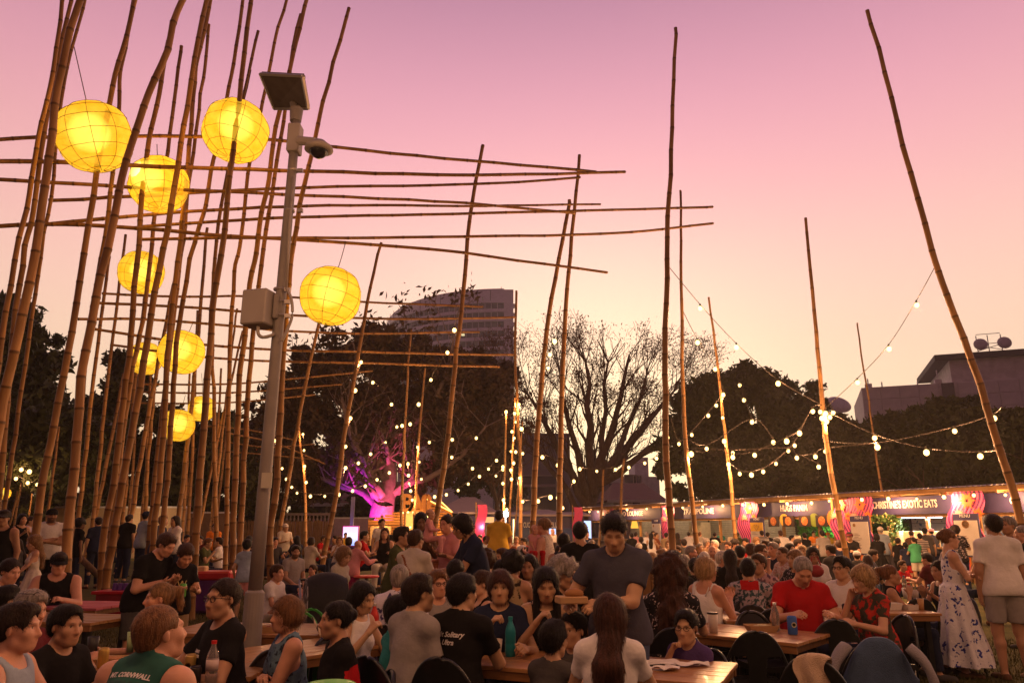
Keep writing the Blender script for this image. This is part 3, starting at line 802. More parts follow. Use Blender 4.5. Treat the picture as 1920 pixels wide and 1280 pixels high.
# --- the ground
def ground_sheet():
 xs = np.concatenate([np.linspace(-290, -60, 8), np.linspace(-50, 60, 112), np.linspace(70, 290, 8)])
 ys = np.concatenate([np.linspace(-56, -12, 5), np.linspace(-10, 70, 82), np.linspace(80, 310, 10)])
 V = [(x, y, gz(x, y) - .002) for y in ys for x in xs]
 nx = len(xs)
 F = [(j * nx + i, j * nx + i + 1, (j + 1) * nx + i + 1, (j + 1) * nx + i) for j in range(len(ys) - 1) for i in range(nx - 1)]
 me = np_mesh('ground', V, F, smooth=True)
 m = M('lawn', (.045, .048, .012), rough=.95, spec=.1, col2=(.10, .085, .03), scale=1.6, bump=.6, bscale=40, detail=8)
 o = link('ground', me, m); o['kind'] = 'structure'; o['label'] = 'trampled dry green lawn under the whole market'
ground_sheet()
def grass_blades():
 zones = [(-6.5, -2.2, 9.5, 20, 16000), (2.6, 7.5, 7.2, 12, 15000), (-2.4, 1.0, 12, 18, 4000)]
 vs = []; fs = []
 for x0, x1, y0, y1, n in zones:
  x = rng.uniform(x0, x1, n); y = y0 + (y1 - y0) * rng.uniform(0, 1, n) ** 1.4
  a = rng.uniform(0, 6.28, n); h = rng.uniform(.025, .075, n); w = rng.uniform(.004, .009, n)
  lx, ly = rng.normal(0, .025, n), rng.normal(0, .025, n)
  z = np.array([gz(p, q) for p, q in zip(x, y)])
  A = np.stack([x - np.cos(a) * w, y - np.sin(a) * w, z - .004], 1); B_ = np.stack([x + np.cos(a) * w, y + np.sin(a) * w, z - .004], 1); T = np.stack([x + lx, y + ly, z + h], 1)
  b0 = len(vs) * 3 if False else sum(len(q) for q in vs)
  vs.append(np.stack([A, B_, T], 1).reshape(-1, 3)); fs.append(np.arange(b0, b0 + 3 * n).reshape(-1, 3))
 me = np_mesh('grass', np.concatenate(vs), np.concatenate(fs))
 o = link('grass', me, M('grass_blade', (.05, .055, .014), rough=.8, spec=.2, col2=(.12, .10, .035), scale=3))
 o['kind'] = 'stuff'; tag(o, 'short dry grass blades between the tables and the bamboo', 'grass')
grass_blades()
# --- far buildings
facade = M('tower_cladding', (.78, .72, .84), rough=.5, var=.08, scale=.6)
dark_glass = M('tower_glass', (.07, .07, .11), rough=.12, spec=.7, var=.2, scale=.4)
concrete = M('concrete', (.60, .56, .57), rough=.85, var=.16, scale=1.2, bump=.2)
def tower():
 Y0 = 240.0
 pr = P(945, 540, Y0); pl = P(725, 590, Y0 + 40)
 root = thing('office_tower', 'tall office tower with a curved banded facade rising behind the tree', 'tower', (pr.x, Y0, 0))
 H = pr.z; nfl = 15; fh = 3.25
 W, D = pr.x - pl.x, 44.0
 def arc(t, r=0.0): # t 0 (right, near) .. 1 (left, far)
  a = t * math.pi / 2
  return (-(W + r) * math.sin(a), D + 2 - (D + 2 + r) * math.cos(a))
 nseg = 22
 def band(z0, z1, r, name, mat, t0=0, t1=1, ztop=None):
  mb = MB()
  def f(a, b):
   t = t0 + (t1 - t0) * a; x, y = arc(t, r)
   zt = z1 if ztop is None else ztop(t)
   return Vector((x, y, z0 + (zt - z0) * b))
  mb.grid(f, nseg, 1)
  if r > 0:
   mb.grid(lambda a, b: Vector((*arc(t0 + (t1 - t0) * a, r * b), z0)), nseg, 1)
   mb.grid(lambda a, b: Vector((*arc(t0 + (t1 - t0) * (1 - a), r * b), z1 if ztop is None else ztop(t0 + (t1 - t0) * (1 - a)))), nseg, 1)
  mb.build(name, mat, root, smooth=False)
 roofz = H - 5.0
 z = roofz
 for k in range(9):
  band(z - fh + 1.0, z - .25, 0.0, 'window_band', dark_glass)
  band(z - .25 - (0.0), z + .45, .55, 'floor_fin', facade)
  band(z - fh - .05, z - fh + 1.0, .18, 'spandrel', facade)
  mb = MB()
  for i in range(1, 34):
   x, y = arc(i / 34, .06); mb.box((x, y, z - fh / 2 + .4), (.16, .16, fh - 1.4))
  mb.build('mullion', facade, root)['kind'] = 'stuff'
  z -= fh
 # sloping crown cladding
 band(roofz + .45, 0, .12, 'roof_cladding', facade, ztop=lambda t: H - .2 - 3.2 * t ** 2.2)
 mb = MB()
 for i in range(1, 16):
  x, y = arc(i / 16, .16); mb.box((x, y, roofz + 2.4), (.14, .14, 3.6))
 mb.box((-W * .02, .2, roofz + 3), (.2, .1, 5)); mb.build('cladding_joint', M('joint', (.12, .11, .14)), root)['kind'] = 'stuff'
 mb = MB(); mb.box((1.6, 22, H / 2), (3.2, 44, H - 1.0)); mb.build('side_wall', facade, root)
 mb = MB(); mb.box((-W * .42, D * .72, (H - 6) / 2), (W * .75, D * .5, H - 6)); mb.build('core', facade, root)
 for k in range(9):
  mb = MB(); mb.add(*balc(3.2, 3.0, roofz - k * fh - 1.0)); mb.build('balcony', concrete, root)
 mb = MB()
 for i, k in ((6, 3), (7, 3)):
  x, y = arc(i / 34 + .015, .05); mb.box((x, y - .1, roofz - k * fh - 1.1), (1.1, .05, .7))
 mb.build('lit_window', glow_mat('office_light', (1, .85, .45), 1.0), root)
def balc(x, y, z):
 vs, fs = [], []
 n = 8
 for i in range(n + 1):
  a = -math.pi / 2 + math.pi * i / n
  for zz in (z, z + 1.1): vs.append((x + 1.1 * math.cos(a), y + 1.1 * math.sin(a), zz))
 fs = [(2 * i, 2 * i + 2, 2 * i + 3, 2 * i + 1) for i in range(n)] + [tuple(2 * i for i in range(n + 1))]
 return vs, fs
tower()
def block_right():
 Y0 = 105.0
 a = P(1615, 727, Y0); b = P(1990, 683, Y0 - 12); t2 = P(1770, 690, Y0)
 root = thing('concrete_block_building', 'grey panelled concrete building with rooftop dishes behind the right hand trees', 'building', (a.x, Y0, 0), rad(-21))
 L = 40.0; H = a.z
 mb = MB(); mb.box((L / 2, 9, H / 2), (L, 18, H)); mb.build('wall', concrete, root)
 rows = 7; px = 2.4
 pm = M('precast_panel', (.62, .58, .60), rough=.8, var=.12, scale=.8)
 me = None
 cols = int(L / px)
 for i in range(cols):
  if i % 5 == 4: continue
  for j in range(3):
   if me is None:
    q = MB(); q.box((0, 0, 0), (px - .06, .22, 1.72), bevel=.04); me = q.mesh('panel', pm)
   link('panel', me, None, root, (i * px + px / 2, -.06, H - .9 - j * 1.78))
 for i in range(4, cols, 5):
  mb = MB(); mb.box((i * px + px / 2, .15, H - 3), (px * .62, .9, 5.9)); mb.build('recess', M('recess_panel', (.10, .09, .11), rough=.7), root)
 s = 11.5; zt = P(1770, 697, Y0).z
 mb = MB(); mb.box((s + (L - s) / 2, 9, (H + zt) / 2 + .4), (L - s, 17, (zt - H) + .9)); mb.build('penthouse', concrete, root)
 mb = MB(); mb.box((s + (L - s) / 2 - .8, 9, zt + 1.25), (L - s + 2.0, 18.4, .8)); mb.build('roof_slab', M('dark_roof', (.05, .04, .05), rough=.8), root)
 for x_, h_ in ((1.2, 1.8), (3.0, 1.2), (10.2, 2.4), (14.2, 2.2), (7.6, .9)):
  mb = MB(); mb.tube([(x_, 3, H - .2), (x_, 3, H + h_)], .09, n=5)
  if x_ in (1.2, 10.2): mb.box((x_, 3, H + .5), (.9, .9, 1.0))
  mb.build('roof_vent', concrete, root)
 c = P(1843, 665, Y0); cx, cz = 17.5, c.z + .9
 mb = MB()
 for x_ in (cx - 1.6, cx - .2, cx + 1.4): mb.tube([(x_, 4, zt + 2.5), (x_, 4, cz + 1.4)], .07, n=5)
 for z_ in (zt + 3.6, zt + 5): mb.tube([(cx - 1.6, 4, z_), (cx + 1.4, 4, z_)], .05, n=5)
 mb.tube([(cx - 1.6, 4, zt + 2.6), (cx + 1.4, 4, cz)], .05, n=5); mb.tube([(cx + 1.4, 4, zt + 2.6), (cx - 1.6, 4, cz)], .05, n=5)
 mb.build('mast_frame', M('galvanised', (.30, .28, .30), rough=.4, metal=.7), root)
 for dx in (-1.3, 1.6):
  mb = MB(); R_ = Matrix.Rotation(rad(80), 3, 'X') @ Matrix.Rotation(rad(20 if dx > 0 else -15), 3, 'Z')
  mb.lathe([(0.0, .25), (.5, .2), (.85, .02), (.9, -.1), (.82, -.1), (.45, .1), (0, .16)], (cx + dx, 3.2, cz), 16, R_); mb.build('antenna_dish', M('dish_white', (.55, .52, .55), rough=.5), root)
block_right()
def dish():
 c = P(1572, 758, 70)
 r = thing('satellite_dish', 'pale round dish peeping over the dark hedge beside the concrete building', 'satellite dish', (c.x, 70, 0))
 mb = MB(); mb.lathe([(0, .3), (.8, .22), (1.15, 0), (1.1, -.08), (.7, .12), (0, .2)], (0, 0, c.z), 20, Matrix.Rotation(rad(50), 3, 'X')); mb.build('reflector', M('dish_white', (.55, .52, .55)), r)
 mb = MB(); mb.tube([(0, 0, 0), (0, 0, c.z)], .2, n=8); mb.build('mast', MATS['galvanised'], r)
dish()
def house_block(name, label, u0, u1, vtop, Y, depth, mat, wins=(), roof=None, cat='building', zb=0.0):
 a, b = P(u0, vtop, Y), P(u1, vtop, Y)
 root = thing(name, label, cat, ((a.x + b.x) / 2, Y, 0)); W = b.x - a.x; H = (a.z + b.z) / 2
 mb = MB(); mb.box((0, depth / 2, H / 2), (W, depth, H)); mb.build('wall', mat, root)
 if roof:
  rm, rise, ov = roof
  mb = MB(); w2, d2 = W / 2 + ov, depth / 2 + ov
  vs = [(-w2, -ov, H), (w2, -ov, H), (w2, depth + ov, H), (-w2, depth + ov, H), (-w2 * .55, depth / 2, H + rise), (w2 * .55, depth / 2, H + rise)]
  mb.add(vs, [(0, 1, 5, 4), (1, 2, 5), (2, 3, 4, 5), (3, 0, 4), (3, 2, 1, 0)]); mb.build('roof', rm, root)
  mb = MB(); mb.box((0, -ov, H - .12), (W + 2 * ov, .12, .28)); mb.build('gutter', concrete, root)
 for (uc, vc, w, h) in wins:
  q = P(uc, vc, Y); f = MB(); x_, z_ = q.x - (a.x + b.x) / 2, q.z
  for dx, dz, ww, hh_ in ((-w / 2, 0, .14, h + .14), (w / 2, 0, .14, h + .14), (0, h / 2, w, .14), (0, -h / 2, w + .2, .16)): f.box((x_ + dx, -.06, z_ + dz), (ww, .16, hh_))
  fo = f.build('window', M('window_frame', (.42, .36, .33), rough=.6), root)
  g = MB(); g.box((x_, -.02, z_), (w - .1, .05, h - .1)); g.build('pane', dark_glass, fo)
 return root
rooft = M('red_tile_roof', (.15, .07, .06), rough=.85, kind='wave', scale=4, col2=(.21, .10, .08))
house_block('apartment_block', 'pale stepped apartment building glimpsed through the bare tree', 1070, 1236, 893, 115, 14, concrete, [(1182, 905, 1.8, 2.4), (1195, 884 + 22, 1.2, 2.4), (1150, 915, 1.4, 1.6)])
house_block('stair_tower', 'small tower block standing on the pale apartment building', 1189, 1215, 857, 118, 6, concrete)
house_block('low_house', 'low house with a red hipped roof behind the market stalls', 1150, 1236, 937, 78, 10, M('render_wall', (.34, .28, .26)), [(1193, 945, .9, .8), (1165, 945, .6, .8)], (rooft, 2.0, .7))
house_block('grey_office', 'grey flat roofed building behind the trunk of the bare tree', 925, 1068, 812, 98, 16, M('office_wall', (.24, .21, .24), rough=.7), [(1010, 935, 4.6, 3.2), (1010, 900, 4.6, 1.2), (960, 925, 2.2, 2.4)])
house_block('side_office', 'narrow grey building left of the bare trunk', 1068, 1142, 905, 90, 12, M('office_wall2', (.21, .18, .21)))
stone = M('stone_rubble', (.26, .17, .15), rough=.9, kind='voronoi', scale=2.6, col2=(.15, .10, .095), thresh=.34, bump=.5, bscale=10)
house_block('stone_terrace', 'long stone building with white framed windows behind the bamboo screen', 545, 800, 943, 62, 9, stone,
   [(567, 954, .8, 1.5), (600, 957, 1.1, 2.2), (655, 957, 1.0, 1.9), (681, 957, 1.0, 1.9), (712, 957, 1.0, 1.9)], (rooft, 2.0, .5))
def marquee(u0, u1, vr, ve, Y, label):
 a, b, t = P(u0, ve, Y), P(u1, ve, Y), P((u0 + u1) / 2, vr, Y + 2)
 root = thing('marquee', label, 'marquee', ((a.x + b.x) / 2, Y, 0)); W = b.x - a.x
 mb = MB(); w2 = W / 2; z0, z1 = a.z, t.z
 mb.add([(-w2, 0, z0), (w2, 0, z0), (w2, 6, z0), (-w2, 6, z0), (-w2 * .2, 3, z1), (w2 * .2, 3, z1)], [(0, 1, 5, 4), (1, 2, 5), (2, 3, 4, 5), (3, 0, 4)])
 mb.build('canopy', M('canvas', (.45, .36, .36), rough=.8, var=.06), root)
 for x_ in (-w2 + .1, w2 - .1):
  for y_ in (.1, 5.9):
   q = MB(); q.tube([(x_, y_, 0), (x_, y_, z0)], .05, n=6); q.build('leg', MATS['galvanised'], root)
marquee(806, 938, 930, 962, 38, 'pale peaked marquee roof to the right of the timber bar')
marquee(940, 1095, 954, 968, 42, 'low white marquee roof over the far left food stall')
# --- trees
bark = M('bark', (.12, .075, .045), rough=.95, scale=5, bump=.8, bscale=22, col2=(.20, .13, .085), stretch=(2, 2, .5))
def leaf_mat(n, c): return M(n, c, rough=.55, spec=.3, var=.45, scale=.8, backlit=.12)
LEAF_A = leaf_mat('leaf_dark', (.06, .07, .022)); LEAF_B = leaf_mat('leaf_brownish', (.12, .08, .04)); LEAF_C = leaf_mat('leaf_olive', (.075, .08, .026)); LEAF_D = leaf_mat('leaf_dry', (.22, .11, .05))
def branches(base, h, r0, n0, spread, levels, seed, lean=(0, 0), first=.25, droop=0.0, flat=.7):
 R = random.Random(seed); segs = []; tips = []
 def grow(p, d, L, r, lv):
  m = 4 if lv < 2 else 3; pts = [p]; rr = [r]; q = p.copy(); dd = d.copy()
  for i in range(m):
   dd = (dd + Vector((R.gauss(0, .10), R.gauss(0, .10), R.gauss(0, .05) + (.05 if lv else 0)))).normalized()
   q = q + dd * (L / m); pts.append(q.copy()); rr.append(r * (1 - .42 * (i + 1) / m))
  segs.append((pts, rr, lv))
  if lv >= levels: tips.append((q.copy(), dd.copy())); return
  k = R.choice((2, 3)) if lv else n0
  for j in range(k):
   a = 2 * math.pi * (j + R.random() * .7) / k; t = spread * R.uniform(.6, 1.25)
   u_ = dd.orthogonal().normalized(); w_ = dd.cross(u_)
   nd = (dd * math.cos(t) + (u_ * math.cos(a) + w_ * math.sin(a)) * math.sin(t)); nd.z = nd.z * flat + .12; nd.normalize()
   st = pts[-1] if j < 2 or lv == 0 else pts[-2]
   grow(st.copy(), nd, L * R.uniform(.62, .86), rr[-1] * R.uniform(.62, .85), lv + 1)
   if lv >= 2: tips.append((st.copy(), nd))
 d0 = Vector((lean[0], lean[1], 1)).normalized()
 grow(Vector(base), d0, h * first, r0, 0)
 return segs, tips
def leaves(points, size, seed, per=1, spread=.3, up=.3):
 R = np.random.default_rng(seed); pts = np.repeat(np.asarray(points, float), per, 0); n = len(pts)
 c = pts + R.normal(0, spread, (n, 3)) * (1, 1, .8)
 a = R.normal(0, 1, (n, 3)); a /= np.linalg.norm(a, axis=1)[:, None]
 b = np.cross(a, R.normal(0, 1, (n, 3))); b /= np.linalg.norm(b, axis=1)[:, None] + 1e-9
 s = size * R.uniform(.55, 1.3, n)[:, None]; fold = np.cross(a, b) * s * .22
 V = np.stack([c - a * s, c + b * s * .42 + fold, c + a * s, c - b * s * .42 + fold], 1).reshape(-1, 3)
 i = np.arange(n) * 4
 T = np.concatenate([np.stack([i, i + 1, i + 2], 1), np.stack([i, i + 2, i + 3], 1)])
 return V, T
def tree(name, label, loc, h, r0, crown, leafm, seed, nblob=26, nleaf=14000, size=.22, lean=(0, 0), group=None, trunk_mat=None, first=.26, n0=4, spread=.62, levels=3, bare_low=.0):
 """crown: list of (dx, dy, z, rx, ry, rz) ellipsoids in metres from the foot, filled with uneven leaf clumps"""
 R = np.random.default_rng(seed)
 root = thing(name, label, 'tree', loc, 0, group)
 segs, tips = branches((0, 0, -.1), h, r0, n0, spread, levels, seed, lean, first)
 mb = MB()
 for pts, rr, lv in segs: mb.tube(pts, [max(x, .015) for x in rr], n=8 if lv == 0 else 5, caps=False)
 mb.build('trunk', trunk_mat or bark, root, smooth=True)
 vol = np.array([c[3] * c[4] * c[5] for c in crown]) ** .67; vol /= vol.sum()
 blobs = []
 for c, w in zip(crown, vol):
  for k in range(max(3, int(nblob * w))):
   d = R.normal(0, 1, 3); d /= np.linalg.norm(d); rr = R.uniform(.35, 1.0) ** .5
   blobs.append((np.array(c[:3]) + d * np.array(c[3:]) * rr, R.uniform(.16, .34) * min(c[3], c[5]) * 1.25))
 wv = np.array([b[1] ** 2 for b in blobs]); wv /= wv.sum(); pts = []
 for (c, r), w in zip(blobs, wv):
  n = int(nleaf * w); d = R.normal(0, 1, (n, 3)); d /= np.linalg.norm(d, axis=1)[:, None]
  pts.append(c + d * r * R.uniform(.45, 1.08, (n, 1)) * (1.15, 1.15, .85))
 pts = np.concatenate(pts); pts = pts[pts[:, 2] > bare_low]
 V, T = leaves(pts, size, seed, 1, size * .5)
 link('crown', np_mesh('crown', V, T), leafm, root)
 return root
def at(u, v, Y): return P(u, v, Y)
def crown_px(cx, list_px, Y):
 out = []
 for (u, v, ru, rv, dy) in list_px:
  q = P(u, v, Y); s = Y / FPX * 1.03
  out.append((q.x - cx, dy, q.z, ru * s, max(ru, rv) * s * .8, rv * s))
 return out
def place_tree(name, label, ub, Y, h, r0, px, leafm, seed, **kw):
 b = PZ(ub, 1005, .3); x = (ub - 960) / FPX * Y * 1.0
 z = gz(x, Y) if abs(x) < 200 else 0
 return tree(name, label, (x, Y, z), h, r0, [(a, b_, c - z, d, e, f) for a, b_, c, d, e, f in crown_px(x, px, Y)], leafm, seed, **kw)
place_tree('leafy_tree', 'dark dense tree filling the left edge behind the leaning bamboo', 20, 34, 11, .35, [(20, 700, 90, 110, 0), (60, 790, 110, 90, 1), (-40, 640, 90, 70, 2), (110, 830, 80, 80, 0), (10, 870, 110, 70, -1), (60, 930, 130, 40, 2), (70, 660, 50, 40, 0)], LEAF_A, 1, nblob=110, nleaf=42000, size=.24)
place_tree('leafy_tree', 'dark tree seen between the thick bamboo poles and the first lanterns', 225, 42, 10, .3, [(200, 740, 70, 70, 0), (260, 810, 90, 80, 1), (160, 840, 80, 80, 0), (330, 850, 80, 80, 2), (400, 870, 80, 80, 0), (300, 930, 150, 44, 2), (180, 930, 90, 44, 3), (450, 930, 80, 40, 2)], LEAF_C, 2, nblob=140, nleaf=52000, size=.25)
place_tree('leafy_tree', 'low dark tree behind the lamp pole, its twigs against the afterglow', 500, 50, 9, .25, [(520, 840, 60, 70, 0), (480, 870, 70, 70, 0), (545, 790, 46, 60, 1), (470, 790, 40, 50, 0), (530, 915, 90, 36, 1)], LEAF_B, 3, nblob=70, nleaf=24000, size=.25)
# the purple-lit tree: limbs traced as a real tree with uplights at its foot
def lit_tree():
 Y = 46.0; b = P(716, 985, Y); bx = b.x
 root = thing('floodlit_tree', 'huge spreading tree with its trunk floodlit magenta behind the timber bar', 'tree', (bx, Y, .2))
 L = lambda u, v, dy=0: (P(u, v, Y + dy) - Vector((bx, Y, .2)) + Vector((0, 0, 0))); 
 def q(u, v, dy=0):
  w = P(u, v, Y + dy); return Vector((w.x - bx, dy, w.z - .2))
 mb = MB()
 limbs = [([(714, 1000), (716, 960), (720, 940)], [.85, .75, .65]),
    ([(720, 945), (729, 910), (731, 880), (729, 855), (735, 830), (750, 805), (756, 770), (766, 720), (760, 660)], [.62, .5, .45, .38, .34, .28, .22, .16, .08]),
    ([(716, 950), (708, 930), (700, 905), (690, 890), (684, 870), (668, 840), (650, 790), (640, 740)], [.5, .45, .36, .3, .24, .2, .14, .08]),
    ([(716, 952), (700, 938), (685, 925), (668, 918), (645, 914), (610, 900), (570, 880)], [.36, .3, .24, .2, .16, .12, .07]),
    ([(744, 922), (755, 910), (775, 902), (800, 898), (830, 880), (870, 850), (910, 800)], [.26, .24, .22, .18, .15, .11, .06]),
    ([(726, 905), (718, 895), (708, 880), (705, 860), (712, 820), (700, 760), (705, 700)], [.24, .22, .2, .18, .15, .11, .06]),
    ([(740, 820), (780, 790), (820, 740), (840, 690), (850, 640)], [.26, .2, .16, .12, .07]),
    ([(690, 890), (640, 850), (590, 790), (560, 730)], [.2, .16, .12, .06])]
 R = random.Random(5); tips = []
 for i, (pp, rr) in enumerate(limbs):
  pts = [q(u_, v_, (j - 1) * (.35 if i % 2 else -.3)) for j, (u_, v_) in enumerate(pp)]
  mb.tube(pts, rr, n=9, caps=False)
  for k in range(2, len(pts)):
   for _ in range(3):
    segs, tp = branches(pts[k], 5.2, rr[k] * .5, 2, .6, 2, R.randint(0, 9999), (R.gauss(0, .7), R.gauss(0, .6)), .3)
    for p2, r2, lv in segs: mb.tube(p2, [max(.018, x) for x in r2], n=4, caps=False)
    tips += [t[0] for t in tp]
 mb.build('trunk', M('pale_bark', (.34, .25, .22), rough=.9, scale=4, bump=1.0, bscale=12, var=.25), root, smooth=True)
 pxs = [(660, 690, 90, 80, 0), (560, 760, 80, 70, 0), (520, 840, 60, 60, 0), (750, 668, 80, 44, 0), (820, 694, 80, 50, 2), (860, 740, 90, 80, 0), (780, 780, 110, 80, 2), (640, 820, 90, 60, 1), (590, 690, 50, 36, 0), (690, 760, 80, 80, 2), (890, 840, 70, 60, 0), (905, 700, 60, 50, 1), (620, 880, 100, 40, 3), (800, 880, 70, 40, 4), (560, 900, 70, 36, 3), (700, 650, 60, 36, 0), (870, 690, 50, 40, 1)]
 cr = [(a, b_, c - .2, d, e, f) for a, b_, c, d, e, f in crown_px(bx, pxs, Y)]
 Rn = np.random.default_rng(50); pts = []
 for c in cr:
  for k in range(26):
   d = Rn.normal(0, 1, 3); d /= np.linalg.norm(d); cc = np.array(c[:3]) + d * np.array(c[3:]) * Rn.uniform(.25, 1.0); r = Rn.uniform(.20, .42) * c[5]
   n = 260; dd = Rn.normal(0, 1, (n, 3)); dd /= np.linalg.norm(dd, axis=1)[:, None]; pts.append(cc + dd * r * Rn.uniform(.3, 1.1, (n, 1)))
 pts.append(np.repeat(np.array([list(t) for t in tips]), 6, 0) + Rn.normal(0, .35, (len(tips) * 6, 3)))
 V, T = leaves(np.concatenate(pts), .23, 51, 1, .1)
 link('crown', np_mesh('crown', V, T), LEAF_B, root)
 # two floodlights on the grass at its foot, pointing up the trunk
 for (dx, dy, colr, en, tx, tz) in ((1.2, -3.0, (1, .10, .28), 3200, .45, 3.4), (-2.2, -2.4, (.40, .03, 1), 1300, -1.5, 4.0), (-1.0, -2.4, (1, .02, .60), 1500, -.45, 3.2)):
  fl = thing('floodlight', {1.2: 'pink floodlight on the ground right of the lit trunk', -2.2: 'violet floodlight on the ground left of the lit trunk', -1.0: 'magenta floodlight right in front of the lit trunk'}[dx], 'floodlight', (bx + dx, Y + dy, .2))
  m2 = MB(); m2.box((0, 0, .16), (.34, .22, .26), bevel=.03); m2.build('housing', M('black_metal', (.02, .02, .02), rough=.4, metal=.3), fl)
  m2 = MB(); m2.box((0, .13, .17), (.26, .02, .18)); m2.build('lens', glow_mat('lens_%g' % dx, colr, 3), fl)
  d = bpy.data.lights.new('flood', 'SPOT'); d.energy = en; d.color = colr; d.spot_size = rad(62); d.spot_blend = 1.0; d.shadow_soft_size = .15
  o = bpy.data.objects.new('flood', d); COL.objects.link(o); o.parent = fl; o.location = (0, .2, .25)
  vv = Vector((tx - dx, -dy, tz)); o.rotation_euler = vv.to_track_quat('-Z', 'Y').to_euler()
lit_tree()
def bare_tree():
 Y = 58.0; b = P(1093, 990, Y); bx = b.x
 root = thing('bare_tree', 'nearly leafless tree with an upright fan of branches against the bright sunset', 'tree', (bx, Y, .1))
 def q(u, v, dy=0):
  w = P(u, v, Y + dy); return Vector((w.x - bx, dy, w.z - .1))
 mb = MB(); R = random.Random(9); tw = MB(); tips = []
 limbs = [([(1098, 1000), (1100, 965), (1105, 940), (1112, 920), (1122, 905)], [.75, .62, .55, .5, .44]),
    ([(1112, 925), (1108, 880), (1104, 840), (1108, 800), (1100, 760), (1106, 720), (1098, 680)], [.4, .34, .3, .26, .2, .15, .09]),
    ([(1112, 915), (1122, 870), (1140, 830), (1152, 790), (1165, 740), (1172, 700), (1180, 665)], [.38, .32, .28, .22, .18, .13, .08]),
    ([(1120, 905), (1142, 880), (1165, 850), (1200, 810), (1232, 770), (1262, 735)], [.42, .36, .3, .24, .18, .1]),
    ([(1120, 908), (1160, 888), (1190, 862), (1225, 835), (1262, 810)], [.34, .28, .22, .16, .09]),
    ([(1104, 950), (1086, 925), (1074, 890), (1050, 850), (1030, 810), (1010, 770), (990, 740)], [.4, .34, .28, .24, .2, .14, .08]),
    ([(1096, 975), (1078, 950), (1062, 915), (1032, 880), (1010, 850), (988, 830)], [.3, .26, .22, .18, .13, .08]),
    ([(1106, 940), (1092, 900), (1084, 850), (1068, 800), (1055, 745), (1050, 700)], [.34, .3, .24, .19, .14, .08]),
    ([(1115, 912), (1130, 870), (1128, 820), (1136, 770), (1132, 720), (1140, 680)], [.3, .25, .2, .16, .12, .07]),
    ([(1128, 895), (1158, 850), (1176, 800), (1200, 750), (1212, 705)], [.3, .24, .19, .13, .07])]
 for i, (pp, rr) in enumerate(limbs):
  pts = [q(u_, v_, (j) * (.5 if i % 3 == 0 else (-.45 if i % 3 == 1 else .1))) for j, (u_, v_) in enumerate(pp)]
  mb.tube(pts, [x * 1.05 for x in rr], n=8, caps=False)
  for k in range(2, len(pts)):
   for _ in range(3 if k < len(pts) - 1 else 7):
    d = (pts[k] - pts[k - 1]).normalized()
    segs, tp = branches(pts[k], 5.0 + 1.4 * (k > 3), max(.06, rr[k] * .55), 3, .42, 3, R.randint(0, 99999), (d.x / max(.3, d.z) + R.gauss(0, .4), R.gauss(0, .4)), .34, flat=1.0)
    for p2, r2, lv in segs:
     if p2[-1].z < 16.5 + R.random(): (mb if lv < 1 else tw).tube(p2, [max(.014, x * .8) for x in r2], n=4 if lv < 2 else 3, caps=False)
    tips += [t[0] for t in tp if t[0].z > 5.5 and t[0].z < 17.0]
 mb.build('trunk', bark, root, smooth=True); tw.build('twig', bark, root)
 Rn = np.random.default_rng(4); tp = np.array([list(t) for t in tips])
 sel = Rn.random(len(tp)) < np.clip((tp[:, 2] - 5) / 7, .10, 1.0)
 V, T = leaves(tp[sel], .11, 6, 3, .30)
 link('sparse_leaves', np_mesh('sparse_leaves', V, T), LEAF_D, root)
bare_tree()
def hedge(x0, x1, Y, h, label, seed):
 r = thing('hedge', label, 'hedge', ((x0 + x1) / 2, Y, 0)); R = np.random.default_rng(seed); n = 9000; w = (x1 - x0) / 2
 X = R.uniform(-w, w, n); top = h * (.8 + .14 * np.sin(X * .7 + seed) + .1 * np.sin(X * 1.9))
 V, T = leaves(np.stack([X, R.uniform(-.9, .9, n), top * R.uniform(0, 1, n) ** .6], 1), .34, seed, 1, .1); link('foliage', np_mesh('foliage', V, T), LEAF_A, r)
 for k in range(7): m = MB(); m.tube([(-w + w * 2 * (k + .5) / 7, 0, 0), (-w + w * 2 * (k + .5) / 7, 0, h * .7)], .12, n=6); m.build('stem', bark, r)
hedge(-46, -17, 41, 4.2, 'dark hedge closing the view behind the pale wall at the left', 5)
hedge(-19, -4, 52, 3.6, 'dark hedge beneath the trees behind the reed fence', 6)
hedge(11, 60, 50, 5.4, 'dark hedge behind the long row of food stalls', 7)
def wispy(label, ub, Y, px, seed, n):
 place_tree('wispy_tree', label, ub, Y, 12, .3, px, LEAF_D, seed, nblob=50, nleaf=n, size=.15, levels=4)
wispy('brown fine leaved tree between the floodlit tree and the bare tree', 930, 52, [(930, 720, 50, 50, 0), (920, 800, 70, 60, 0), (900, 870, 60, 40, 0), (960, 760, 36, 60, 1)], 21, 8000)
place_tree('leafy_tree', 'broad dark tree standing right of the bare tree above the food stalls', 1400, 44, 9, .4, [(1430, 715, 60, 46, 0), (1480, 770, 70, 60, 0), (1330, 790, 66, 60, 1), (1390, 800, 100, 90, 0), (1290, 850, 50, 70, 0), (1500, 850, 60, 80, 1), (1430, 880, 130, 70, 0), (1262, 870, 40, 60, 0), (1345, 720, 40, 30, 0), (1330, 920, 90, 40, 1), (1460, 925, 120, 36, 2)], LEAF_A, 31, nblob=190, nleaf=72000, size=.22)
place_tree('leafy_tree', 'dark tree right behind the row of stalls and left of the big leaning pole', 1640, 40, 8, .35, [(1600, 816, 50, 36, 0), (1660, 816, 70, 46, 0), (1610, 870, 80, 60, 0), (1690, 870, 80, 60, 1), (1560, 870, 60, 70, 0), (1620, 920, 110, 40, 1), (1590, 806, 50, 34, 1)], LEAF_C, 32, nblob=130, nleaf=46000, size=.22)
